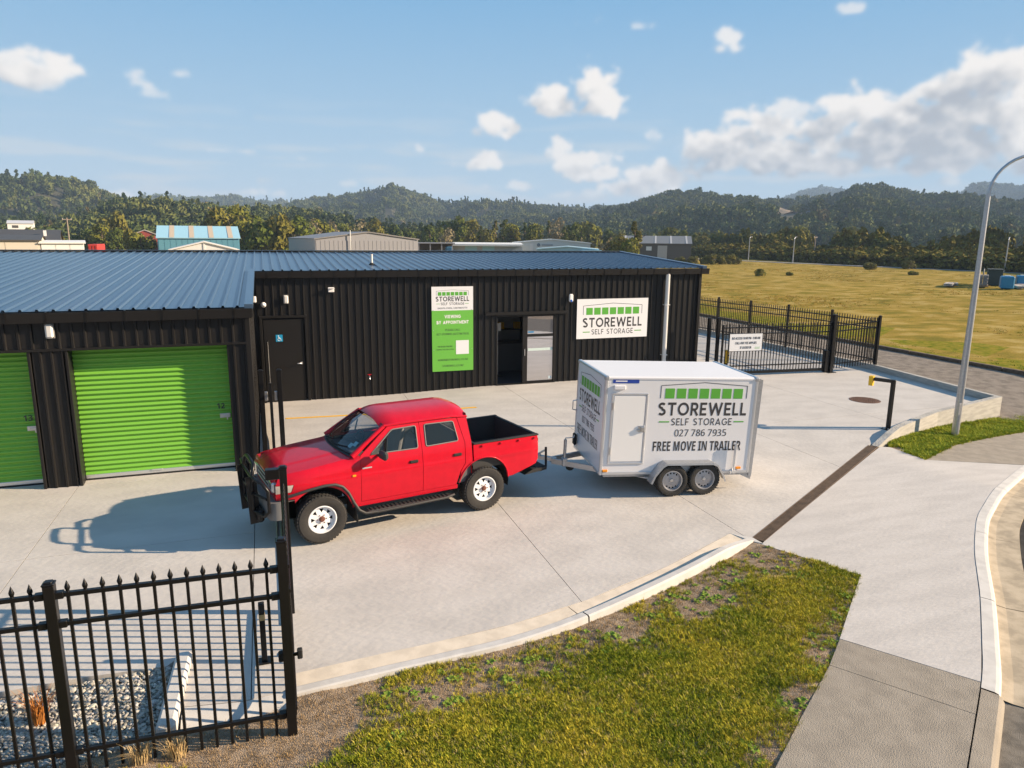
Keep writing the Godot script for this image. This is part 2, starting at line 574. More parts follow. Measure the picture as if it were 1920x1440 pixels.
func sky_texture() -> ImageTexture:
	var per := SKY_W / 360.0
	var list := CLOUDS.duplicate()
	var r := RandomNumberGenerator.new()
	r.seed = 5
	for k in 60:                                     # the same kind of broken cumulus all round
		var az := 66.0 + r.randf() * 270.0
		var el := 4.0 + pow(r.randf(), 2.0) * 30.0
		for j in 5:
			list.append([az + r.randfn() * 3.0, el + r.randfn() * 1.0, 1.5 + r.randf() * 3.0, 0.7 + r.randf() * 1.3, 0.7 + r.randf() * 0.5])
	var base := PackedFloat32Array()
	base.resize(SKY_W * SKY_H)
	base.fill(-9.0)
	var body := PackedFloat32Array()          # how solid the cloud there is
	body.resize(SKY_W * SKY_H)
	for b in list:
		var y0 := maxi(0, int((90.0 - b[1] - b[3] * 2.0) * per))
		var y1 := mini(SKY_H - 1, int((90.0 - b[1] + b[3] * 2.0) * per))
		for y in range(y0, y1 + 1):
			var e: float = 90.0 - (y + 0.5) / per - b[1]
			var ey: float = e / (b[3] * (1.0 if e > 0 else 0.6))
			for x in range(int((b[0] - b[2] * 2.0) * per), int((b[0] + b[2] * 2.0) * per)):
				var ex: float = ((x + 0.5) / per - b[0]) / b[2]
				var val: float = (b[4] - (ex * ex + ey * ey)) * 0.8
				var i := y * SKY_W + posmod(x, SKY_W)
				if val > base[i]:
					base[i] = val
					body[i] = clampf(0.4 + (b[4] - 0.4) * 1.0, 0.35, 0.97)
	var puff := fnoise(3, 0.36, 5, 0.52)
	var billow := fnoise(4, 0.3, 4, 0.5)
	billow.fractal_type = FastNoiseLite.FRACTAL_RIDGED
	var streak := fnoise(9, 0.13, 4, 0.5)
	var dens := PackedFloat32Array()
	dens.resize(SKY_W * SKY_H)
	for y in SKY_H / 2:
		var el := 90.0 - (y + 0.5) / per
		for x in SKY_W:
			var i := y * SKY_W + x
			if base[i] > -2.0:
				var az := (x + 0.5) / per
				dens[i] = base[i] + puff.get_noise_2d(az, el * 1.25) * 1.05 - billow.get_noise_2d(az, el * 1.3) * 0.5 + 0.2
			else: dens[i] = -9.0
	var out := PackedFloat32Array()
	out.resize(SKY_W * SKY_H * 3)
	var hor := Color(0.62, 0.76, 0.84)
	var mid := Color(0.215, 0.46, 0.735)
	var top := Color(0.125, 0.28, 0.54)
	for y in SKY_H:
		var el := 90.0 - (y + 0.5) / per
		var t := clampf(el / 17.0, 0.0, 1.0)
		var sky := hor.lerp(mid, pow(t, 0.72)).lerp(top, smoothstep(14.0, 80.0, el))
		for x in SKY_W:
			var c := sky
			var i := y * SKY_W + x
			if el > 0.0 and el < 60.0:
				var az := (x + 0.5) / per
				if el < 11.0:
					var s := streak.get_noise_2d(az * 0.55 + el * 0.4, el * 5.5)
					var amt := smoothstep(0.0, 0.45, s) * smoothstep(11.0, 3.0, el) * 0.65
					c = c.lerp(Color(0.72, 0.75, 0.77), amt)
				var d := dens[i]
				if d > -0.05:
					var a := smoothstep(-0.05, 0.6, d)
					# lit from the right and above: how much cloud lies towards the sun
					var j := maxi(0, y - 5) * SKY_W + (x + 7) % SKY_W
					var j2 := maxi(0, y - 11) * SKY_W + (x + 13) % SKY_W
					var thick := clampf(dens[j], 0.0, 1.2) * 0.7 + clampf(dens[j2], 0.0, 1.2) * 0.55
					var lit := clampf(1.2 - thick * 0.95 + puff.get_noise_2d(az * 2.1 + 40.0, el * 2.6) * 0.16, 0.0, 1.0)
					var col := Color(0.47, 0.49, 0.53).lerp(Color(1.04, 0.98, 0.92), lit)
					c = c.lerp(col, a * body[i])
			elif el <= 0.0:
				c = hor.lerp(Color(0.3, 0.29, 0.26), smoothstep(0.0, -6.0, el))
			out[i * 3] = c.r / EXPOSURE
			out[i * 3 + 1] = c.g / EXPOSURE
			out[i * 3 + 2] = c.b / EXPOSURE
	var im := Image.create_from_data(SKY_W, SKY_H, false, Image.FORMAT_RGBF, out.to_byte_array())
	return ImageTexture.create_from_image(im)

func _ready() -> void:
	rng.seed = 7
	var cam := Camera3D.new()
	cam.name = "camera"
	add_child(cam)
	cam.position = Vector3(0, 4.75, 0)
	cam.rotation_degrees = Vector3(-11.7, -19.2, 0.5)
	cam.fov = 56.83
	cam.near = 0.1
	cam.far = 9000.0
	cam.current = true
	var we := WorldEnvironment.new()
	we.name = "world_environment"
	var e := Environment.new()
	e.background_mode = Environment.BG_SKY
	var sky := Sky.new()
	var pm := PanoramaSkyMaterial.new()
	pm.panorama = sky_texture()
	sky.sky_material = pm
	e.sky = sky
	e.tonemap_mode = Environment.TONE_MAPPER_LINEAR
	e.tonemap_exposure = EXPOSURE
	e.fog_enabled = true
	e.fog_density = 0.00027
	e.fog_light_color = Color(0.66, 0.76, 0.88)
	e.sdfgi_enabled = true
	e.ssao_enabled = true
	e.ssil_enabled = true
	we.environment = e
	add_child(we)
	var sun := DirectionalLight3D.new()
	sun.name = "sun"
	sun.light_energy = 1.6
	sun.light_color = Color(1.0, 0.9, 0.77)
	sun.light_angular_distance = 0.5
	sun.shadow_enabled = true
	sun.directional_shadow_max_distance = 400.0
	add_child(sun)
	sun.look_at_from_position(Vector3.ZERO, Vector3(-0.879, -0.375, -0.294), Vector3.UP)
	materials()
	matte()
	grounds()
	kerbs()
	verge()
	building()
	wall_items()
	fences()
	yard_items()
	truck()
	trailer()
	hills()
	far_buildings()
	far_trees()
	far_items()

# ---------------------------------------------------------------- ground
func drop(x: float) -> float:
	return -0.06 * clampf(x - 13.3, 0.0, 7.5)

func yard_y(p: Vector2) -> Vector3:
	# the slab falls a little towards the corner by the small door
	var f := smoothstep(6.8, 2.7, p.x) * smoothstep(-16.5, -20.5, p.y)
	return Vector3(p.x, -0.09 * f, p.y)

func out_y(p: Vector2) -> Vector3:
	return Vector3(p.x, drop(p.x), p.y)

const KERB_IN := [0.0, -7.42, 0.95, -7.5, 1.71, -7.55, 2.69, -7.64, 3.84, -7.9, 5.38, -8.43, 7.01, -9.16]
const KERB_OUT := [0.0, -6.92, 0.87, -7.02, 1.6, -7.06, 2.85, -7.31, 4.09, -7.62, 5.64, -8.12, 6.69, -8.42, 7.22, -8.66]
const BACK := [18.2, -11.7, 15.85, -10.6, 14.42, -9.92, 13.16, -9.3, 12.32, -8.83, 11.6, -8.4, 10.81, -7.82, 10.15, -7.3, 9.52, -6.76, 8.97, -6.29, 8.0, -5.51, 7.24, -4.92, 5.86, -3.98, 4.3, -2.9, 2.5, -1.8]

# a line moved sideways by d (to its left when d is positive), in x and z
func offset_line(a: Array, d: float) -> Array:
	var p := V2(a)
	var o := []
	for k in p.size():
		var t := (p[mini(k + 1, p.size() - 1)] - p[maxi(k - 1, 0)]).normalized()
		o.append(p[k].x + t.y * d)
		o.append(p[k].y - t.x * d)
	return o

func rev(a: Array) -> Array:
	var o := []
	for k in range(a.size() - 2, -1, -2):
		o.append(a[k])
		o.append(a[k + 1])
	return o

func curve(a: Array, step: float) -> Array:
	var c := Curve2D.new()
	var p := V2(a)
	for k in p.size():
		var t := (p[mini(k + 1, p.size() - 1)] - p[maxi(k - 1, 0)]) / 6.0
		c.add_point(p[k], -t, t)
	c.bake_interval = step
	var o := []
	for q in c.get_baked_points():
		o.append(q.x)
		o.append(q.y)
	return o

func slabs(parent: Node3D, called: String, poly: PackedVector2Array, cuts: Array, fn: Callable, mats: Array, gap := 0.01, cell := 0.8) -> void:
	var parts: Array[PackedVector2Array] = [poly]
	for c in cuts:
		var a := Vector2(c[0], c[1])
		var b := Vector2(c[2], c[3])
		var s := (b - a).normalized().orthogonal() * gap * 0.5
		var knife := PackedVector2Array([a + s, b + s, b - s, a - s])
		var next: Array[PackedVector2Array] = []
		for q in parts: next.append_array(Geometry2D.clip_polygons(q, knife))
		parts = next
	var k := 0
	for q in parts:
		var m := MB.new()
		m.panel(q, fn, cell, Vector3.UP, Vector3(0, -0.06, 0))
		put(parent, called, m, mats[k % mats.size()])
		k += 1

func grounds() -> void:
	# everything else lies on this sheet
	var g := MB.new()
	g.quad(Vector3(-4000, -0.7, 1500), Vector3(4000, -0.7, 1500), Vector3(4000, -0.7, -5000), Vector3(-4000, -0.7, -5000))
	struct("ground", g, M.soil)
	var f := MB.new()
	var hum := fnoise(71, 0.05, 3)
	var field_fn := func(p: Vector2) -> Vector3: return Vector3(p.x, -0.06 + hum.get_noise_2d(p.x, p.y) * 0.22 * smoothstep(27.0, 34.0, p.x), p.y)
	f.panel(V2([26.75, 30, 26.75, -160, 210, -160, 210, 30]), field_fn, 2.5, Vector3.UP)
	struct("field", f, M.field)
	# greener margin beside the drive, with a ragged edge
	var rag := fnoise(72, 0.25, 4)
	var mar := [26.76, 20.0, 26.76, -62.0]
	for k in 60:
		var z := -62.0 + k * 1.4
		mar.append_array([30.6 + rag.get_noise_2d(z * 1.3, 3.0) * 4.5, z])
	var fm := MB.new()
	fm.panel(V2(mar), func(p: Vector2) -> Vector3: return field_fn.call(p) + Vector3(0, 0.006, 0), 1.2, Vector3.UP)
	var gm := mottled(Color(1, 1, 1), 49, 0.3, Vector3(0.3, 0.3, 0.3), 0.95, 0.4, 1.4)
	gm.albedo_texture = noise_tex(49, 0.014, [[0.25, lin(0.16, 0.18, 0.02)], [0.5, lin(0.26, 0.24, 0.026)], [0.75, lin(0.34, 0.26, 0.045)]], 6)
	gm.metallic_specular = 0.08
	struct("field_margin", fm, gm)
	var f2 := MB.new()
	f2.quad(Vector3(-400, -0.3, -30), Vector3(21, -0.3, -30), Vector3(21, -0.3, -420), Vector3(-400, -0.3, -420))
	f2.quad(Vector3(21, -0.3, -160), Vector3(500, -0.3, -160), Vector3(500, -0.3, -420), Vector3(21, -0.3, -420))
	f2.quad(Vector3(21, -0.3, -30), Vector3(26.7, -0.3, -30), Vector3(26.7, -0.3, -160), Vector3(21, -0.3, -160))
	f2.quad(Vector3(210, -0.3, 60), Vector3(600, -0.3, 60), Vector3(600, -0.3, -160), Vector3(210, -0.3, -160))
	struct("far_ground", f2, M.field)
	# gravel drive beyond the low wall
	var gr := MB.new()
	gr.panel(V2([20.45, -14.5, 21.2, -20.2, 20.95, -31, 20.5, -60, 26.45, -60, 26.45, 10, 20.45, 10]), func(p: Vector2) -> Vector3: return Vector3(p.x, -0.12 - 0.33 * smoothstep(-19.0, -13.0, p.y), p.y), 1.5, Vector3.UP)
	struct("gravel_drive", gr, M.gravel)
	# far road along the field
	var rd := MB.new()
	rd.panel(V2([96, -150, 100, -148, 112, -70, 122, 0, 120, 0, 109, -70]), func(p: Vector2) -> Vector3: return Vector3(p.x, 0.06, p.y), 40.0, Vector3.UP, Vector3(0, -0.3, 0))
	struct("far_road", rd, mottled(Color(0.2, 0.19, 0.185), 61, 0.2, Vector3(0.1, 0.1, 0.1), 0.9))
	# yard slab, cut by its joints
	var yard := Node3D.new()
	yard.name = "yard_pavement"
	yard.set_meta("kind", "structure")
	add_child(yard)
	var out := [-15.0, -15.5, -0.3, -15.5, -0.3, -21.75, 14.5, -21.75, 14.5, -45.0, 21.1, -45.0, 21.3, -20.2, 20.45, -14.78, 17.0, -13.92, 15.05, -13.2, 14.2, -12.85, 13.18, -12.44, 7.26, -8.9]
	out.append_array(rev(KERB_IN))
	out.append_array([0.0, -7.15, -0.45, -7.1, -1.05, -7.2, -1.05, -8.13, -1.22, -8.1, -1.28, -8.02, -2.09, -8.08, -2.88, -8.06, -15, -8.3])
	slabs(yard, "slab", V2(out), [[-7.1, -30, -7.1, 0], [-3.55, -30, -3.62, 0], [-0.38, -14.9, -0.38, 0], [3.95, -25, 3.66, 0], [7.17, -25, 7.17, 0], [11.4, -25, 11.4, 0], [15.6, -60, 15.6, 0], [-0.3, -14.9, 30, -14.9], [-20, -11.6, -0.3, -11.6]], yard_y, [M.concrete])
	# sealed joints below the gaps
	var bed := MB.new()
	bed.quad(Vector3(-15, -0.2, -6.9), Vector3(14.4, -0.2, -9.2), Vector3(14.4, -0.2, -22), Vector3(-15, -0.2, -22))
	struct("slab_bed", bed, M.matblack)
	# driveway apron between the drain and the street
	var ap := Node3D.new()
	ap.name = "driveway_apron"
	ap.set_meta("kind", "structure")
	add_child(ap)
	var apron := [7.36, -8.73, 13.5, -12.34, 13.72, -12.26, 13.67, -11.26, 15.85, -10.6 + 0.01]
	var bk := offset_line(BACK, -0.004)
	for k in range(4, 24): apron.append(bk[k])
	apron.append_array([7.2, -4.9, 6.37, -6.08, 7.92, -7.32, 7.24, -8.64])
	slabs(ap, "slab", V2(apron), [], out_y, [M.apron], 0.006)
	# old footpath either side of the apron
	var fp := Node3D.new()
	fp.name = "footpath"
	fp.set_meta("kind", "structure")
	add_child(fp)
	slabs(fp, "slab", V2([6.36, -6.07, 7.19, -4.89, 5.83, -3.97, 4.28, -2.92, 2.5, -1.8, 1.4, -2.6, 4.18, -4.55, 4.86, -5.02, 5.82, -5.66]), [[5.83, -5.7, 6.68, -4.45], [3.6, -4.2, 4.7, -3.0]], out_y, [M.oldpath])
	slabs(fp, "slab", V2([13.69, -11.26, 15.73, -12.22, 17.44, -12.69, 19.47, -13.16, 24.0, -14.2, 24.0, -13.5, 18.2, -11.72, 15.86, -10.62]), [[16.6, -12.6, 17.3, -11.0], [20.0, -13.6, 20.4, -12.0]], out_y, [M.oldpath])
	# the street
	var st := MB.new()
	var edge := offset_line(BACK, 0.62)
	var road := []
	for k in 24: road.append(edge[k])
	road.append_array([9.4, -2.0, 24.0, -2.0, 24.0, -13.2])
	var cs := MB.new()
	var near := offset_line(BACK, 0.22)
	var low := []
	for k in range(22, near.size()): low.append(near[k])
	low.append_array([4.0, 1.0, 11.0, 1.0, 9.39, -1.99, edge[22], edge[23]])
	cs.panel(V2(low), func(p: Vector2) -> Vector3: return Vector3(p.x, drop(p.x) - 0.085 + 0.02 * smoothstep(0.0, 0.3, edge_distance(p, V2(near))), p.y), 0.5, Vector3.UP)
	struct("old_street", cs, M.chipseal)
	st.panel(V2(road), func(p: Vector2) -> Vector3: return Vector3(p.x, drop(p.x) - 0.075, p.y), 1.2, Vector3.UP)
	struct("street", st, M.asphalt)
	# painted line on the slab
	var yl := MB.new()
	var lp := V2([0.34, -19.49, 5.52, -18.99, 5.52, -18.85, 0.34, -19.35])
	yl.panel(lp, func(p: Vector2) -> Vector3: return yard_y(p) + Vector3(0, 0.004, 0), 0.5, Vector3.UP)
	var ylo := struct("painted_line", yl, mottled(Color(0.85, 0.47, 0.015), 63, 0.2, Vector3(2, 2, 2), 0.7))

func sweep(m: MB, line: Array, fn: Callable, sections: int) -> void:
	# fn(point, side vector, 0..1 along) gives the section's points; joined along the line
	var p := V2(line)
	var prev := []
	for k in p.size():
		var t := (p[mini(k + 1, p.size() - 1)] - p[maxi(k - 1, 0)]).normalized()
		var s: Array = fn.call(p[k], Vector2(t.y, -t.x), float(k) / (p.size() - 1))
		if k > 0:
			for j in sections - 1: m.quado(prev[j], prev[j + 1], s[j + 1], s[j], Vector3(0, 1, 0) if absf(s[j + 1].y - s[j].y) < 0.02 else Vector3(t.y, 0.3, -t.x) * (1.0 if s[j + 1].y < s[j].y else -1.0))
		prev = s
	return

func kerbs() -> void:
	# curved kerb and channel along the yard
	var root := thing("garden_kerb", "long curved concrete kerb with pale channel between yard slab and grass verge", "kerb")
	var inn := curve(KERB_IN, 0.25)
	var p := V2(inn)
	var n := p.size()
	var pieces := [[0, int(n * 0.53)], [int(n * 0.53), n - 1]]
	for pc in pieces:
		var ch := MB.new()
		var up := MB.new()
		var seg := []
		for k in range(pc[0], pc[1] + 1):
			seg.append(inn[k * 2])
			seg.append(inn[k * 2 + 1])
		if pc[0] > 0: seg[0] += 0.008
		sweep(ch, seg, func(q: Vector2, s: Vector2, _t: float) -> Array:
			var a := q + s * -0.006
			var b := q + s * -0.27
			return [Vector3(a.x, -0.04, a.y), Vector3(a.x, 0.004, a.y), Vector3(b.x, -0.012, b.y)], 3)
		put(root, "channel", ch, M.kerb)
		sweep(up, seg, func(q: Vector2, s: Vector2, _t: float) -> Array:
			var h := 0.035 + 0.085 * smoothstep(2.0, 5.5, q.x)
			h *= smoothstep(7.25, 6.2, q.x)
			h = maxf(h, 0.012)
			var o := []
			for w in [[-0.272, -0.02], [-0.285, h * 0.75], [-0.305, h], [-0.40, h + 0.004], [-0.425, h * 0.85], [-0.44, -0.12]]:
				var a: Vector2 = q + s * w[0]
				o.append(Vector3(a.x, w[1], a.y))
			return o, 6)
		put(root, "upstand", up, M.kerbtop)
	var tip := MB.new()
	tip.panel(V2([7.005, -9.16, 7.255, -8.905, 7.275, -8.645, 7.19, -8.745, 7.115, -8.91]), func(q: Vector2) -> Vector3: return Vector3(q.x, 0.006, q.y), 0.2, Vector3.UP, Vector3(0, -0.02, 0))
	put(root, "kerb_end", tip, M.kerbtop)
	# street kerb, its stones and channel lengths
	var sk := thing("street_kerb", "curving pale concrete street kerb and channel at the driveway crossing", "kerb")
	var line := curve(BACK, 0.3)
	var total := line.size() / 2
	# from the far end to the joint with the old kerb
	var cuts := [0]
	for f in [0.16, 0.30, 0.45, 0.60]: cuts.append(int(total * f))
	var last := 0
	for k in total:
		if line[k * 2] < 7.22:
			last = k
			break
	cuts = [0, int(last * 0.2), int(last * 0.42), int(last * 0.62), int(last * 0.82), last]
	for c in cuts.size() - 1:
		var seg := []
		for k in range(cuts[c], cuts[c + 1] + 1):
			seg.append(line[k * 2])
			seg.append(line[k * 2 + 1])
		var a := Vector2(seg[0], seg[1])
		var b := Vector2(seg[2], seg[3])
		seg[0] = lerpf(a.x, b.x, 0.045)
		seg[1] = lerpf(a.y, b.y, 0.045)
		var top := MB.new()
		sweep(top, seg, func(q: Vector2, s: Vector2, _t: float) -> Array:
			var o := []
			for w in [[0.0, -0.05], [0.003, 0.006], [0.13, 0.0], [0.165, -0.012], [0.19, -0.062]]:
				var r: Vector2 = q + s * w[0]
				o.append(Vector3(r.x, drop(r.x) + w[1], r.y))
			return o, 5)
		put(sk, "kerb_stone", top, M.kerbtop)
		var chn := MB.new()
		sweep(chn, seg, func(q: Vector2, s: Vector2, _t: float) -> Array:
			var o := []
			for w in [[0.188, -0.058], [0.30, -0.072], [0.62, -0.062], [0.625, -0.1]]:
				var r: Vector2 = q + s * w[0]
				o.append(Vector3(r.x, drop(r.x) + w[1], r.y))
			return o, 4)
		put(sk, "channel", chn, M.channel)
	var ok := thing("old_kerb", "weathered grey old kerb beside the speckled footpath", "kerb")
	var seg2 := []
	for k in range(last, total):
		seg2.append(line[k * 2])
		seg2.append(line[k * 2 + 1])
	seg2[0] -= 0.02
	seg2[1] += 0.013
	var old := MB.new()
	sweep(old, seg2, func(q: Vector2, s: Vector2, _t: float) -> Array:
		var o := []
		for w in [[0.004, -0.05], [0.006, 0.004], [0.17, -0.005], [0.2, -0.03], [0.23, -0.085]]:
			var r: Vector2 = q + s * w[0]
			o.append(Vector3(r.x, w[1], r.y))
		return o, 5)
	put(ok, "kerb_stone", old, M.oldpath)
	# trench drain across the driveway: frame and bars
	var dr := thing("trench_drain", "rusty brown grated trench drain crossing the driveway", "drain")
	var A := Vector2(7.30, -8.81)
	var B := Vector2(13.34, -12.40)
	var d := (B - A).normalized()
	var s := Vector2(-d.y, d.x)
	var L := A.distance_to(B)
	var base := MB.new()
	base.T = Transform3D(Basis(Vector3(d.x, 0, d.y), Vector3.UP, Vector3(-d.y, 0, d.x)), Vector3(A.x, 0, A.y))
	base.box(Vector3(L / 2, -0.11, 0), Vector3(L, 0.1, 0.2))
	put(dr, "trench", base, M.matblack)
	for side in [-1, 1]:
		var fr := MB.new()
		fr.T = base.T
		fr.box(Vector3(L / 2, -0.028, side * 0.098), Vector3(L, 0.064, 0.012))
		put(dr, "frame", fr, M.grate)
	var bars := int(L / 0.5)
	for k in bars:
		var gm := MB.new()
		gm.T = base.T
		for j in 14: gm.box(Vector3((k + (j + 0.5) / 14.0) * L / bars, -0.012, 0), Vector3(L / bars / 14.0 * 0.55, 0.024, 0.182))
		for z in [-0.05, 0.0, 0.05]: gm.box(Vector3((k + 0.5) * L / bars, -0.018, z), Vector3(L / bars - 0.01, 0.016, 0.012))
		put(dr, "grate", gm, M.grate)
	# low concrete wall round the yard's corner
	var w := thing("low_wall", "low concrete retaining wall with swooping end round the yard corner", "wall")
	var top := [[13.42, -12.32, 0.0], [13.8, -12.5, 0.07], [14.2, -12.68, 0.15], [14.7, -12.92, 0.20], [15.2, -13.12, 0.215], [17.07, -13.85, 0.215], [20.62, -14.72, 0.215]]
	var m := MB.new()
	for k in top.size() - 1:
		var q0 := Vector2(top[k][0], top[k][1])
		var q1 := Vector2(top[k + 1][0], top[k + 1][1])
		var t := (q1 - q0).normalized()
		var o := Vector2(t.y, -t.x) * 0.16
		if k == 5: o = Vector2(t.y, -t.x) * 0.16
		var pa := [q0, q1, q1 + o, q0 + o]
		var hs := [top[k][2], top[k + 1][2], top[k + 1][2], top[k][2]]
		var u := []
		var l := []
		for j in 4:
			u.append(Vector3(pa[j].x, hs[j], pa[j].y))
			l.append(Vector3(pa[j].x, -0.62, pa[j].y))
		m.quado(u[0], u[1], u[2], u[3], Vector3.UP)
		m.quado(u[0], u[1], l[1], l[0], Vector3(-o.x, 0, -o.y))
		m.quado(u[2], u[3], l[3], l[2], Vector3(o.x, 0, o.y))
		if k == 5: m.quado(u[1], u[2], l[2], l[1], Vector3(t.x, 0, t.y))
	put(w, "street_face", m, M.wallcon)
	var m2 := MB.new()
	var q := [[20.615, -14.73], [21.42, -20.2], [21.22, -30.0], [21.1, -45.0]]
	for k in 3:
		var a := Vector3(q[k][0], -0.2, q[k][1])
		var b := Vector3(q[k + 1][0], -0.2, q[k + 1][1])
		m2.bar(a + Vector3(-0.075, 0, 0), b + Vector3(-0.075, 0, 0), 0.15, 0.82, Vector3.UP)
	put(w, "drive_face", m2, M.wallcon)
	# timber edging between gravel and field
	var ed := thing("field_edging", "dark low edging between gravel drive and yellow field", "edging")
	for k in 14:
		var em := MB.new()
		em.box(Vector3(26.6, -0.13, 4 - k * 4.2), Vector3(0.2, 0.3, 4.17), 0.02)
		put(ed, "sleeper", em, M.grate)

# ---------------------------------------------------------------- verge: soil, grass, weeds
func inside(p: Vector2, poly: PackedVector2Array) -> bool:
	return Geometry2D.is_point_in_polygon(p, poly)

func edge_distance(p: Vector2, line: PackedVector2Array) -> float:
	var d := 99.0
	for k in line.size() - 1: d = minf(d, p.distance_to(Geometry2D.get_closest_point_to_segment(p, line[k], line[k + 1])))
	return d

func tuft_mesh(blades: int, h: float, spread: float, w: float, sd: int) -> ArrayMesh:
	var r := RandomNumberGenerator.new()
	r.seed = sd
	var m := MB.new()
	for k in blades:
		var a := r.randf() * TAU
		var o := Vector3(cos(a), 0, sin(a)) * r.randf() * spread
		var lean := Vector3(cos(a + r.randfn() * 0.8), 0, sin(a + r.randfn() * 0.8)) * r.randf_range(0.2, 0.75)
		var hh := h * r.randf_range(0.5, 1.1)
		var side := Vector3(-lean.z, 0, lean.x).normalized() * w
		var mid := o + Vector3(0, hh * 0.6, 0) + lean * hh * 0.3
		var tip := o + Vector3(0, hh * 0.9, 0) + lean * hh
		m.quad(o - side, o + side, mid + side * 0.75, mid - side * 0.75)
		m.tri(mid - side * 0.75, mid + side * 0.75, tip)
	return m.mesh()

func rosette_mesh(sd: int) -> ArrayMesh:
	var r := RandomNumberGenerator.new()
	r.seed = sd
	var m := MB.new()
	for k in 9:
		var a := TAU * k / 9.0 + r.randfn() * 0.2
		var l := r.randf_range(0.05, 0.11)
		var d := Vector3(cos(a), 0, sin(a))
		var s := Vector3(-d.z, 0, d.x) * l * 0.22
		var b := d * 0.008 + Vector3(0, 0.01, 0)
		var c := d * l * 0.55 + Vector3(0, l * 0.35, 0)
		var t := d * l + Vector3(0, l * 0.2, 0)
		m.quad(b - s * 0.3, b + s * 0.3, c + s, c - s)
		m.tri(c - s, c + s, t)
	return m.mesh()

func scatter(called: String, label: String, cat: String, mesh: Mesh, mat: Material, xf: Array, cols: Array) -> MultiMeshInstance3D:
	var mm := MultiMesh.new()
	mm.transform_format = MultiMesh.TRANSFORM_3D
	mm.use_colors = true
	mm.mesh = mesh
	mm.instance_count = xf.size()
	for k in xf.size():
		mm.set_instance_transform(k, xf[k])
		mm.set_instance_color(k, cols[k])
	var o := MultiMeshInstance3D.new()
	o.multimesh = mm
	o.material_override = mat
	o.name = numbered(called)
	tag(o, label, cat, "", "stuff")
	add_child(o)
	return o

func leafy(back := 0.35) -> StandardMaterial3D:
	var m := StandardMaterial3D.new()
	m.albedo_color = Color(1, 1, 1)
	m.vertex_color_use_as_albedo = true
	m.roughness = 0.75
	m.metallic_specular = 0.12
	m.cull_mode = BaseMaterial3D.CULL_DISABLED
	m.backlight_enabled = true
	m.backlight = Color(back, back, back)
	return m

var VERGE := PackedVector2Array()
var STRIP := PackedVector2Array()
var soil_n: FastNoiseLite

func verge_y(p: Vector2) -> Vector3:
	return Vector3(p.x, drop(p.x) - 0.015 + soil_n.get_noise_2d(p.x, p.y) * 0.03, p.y)

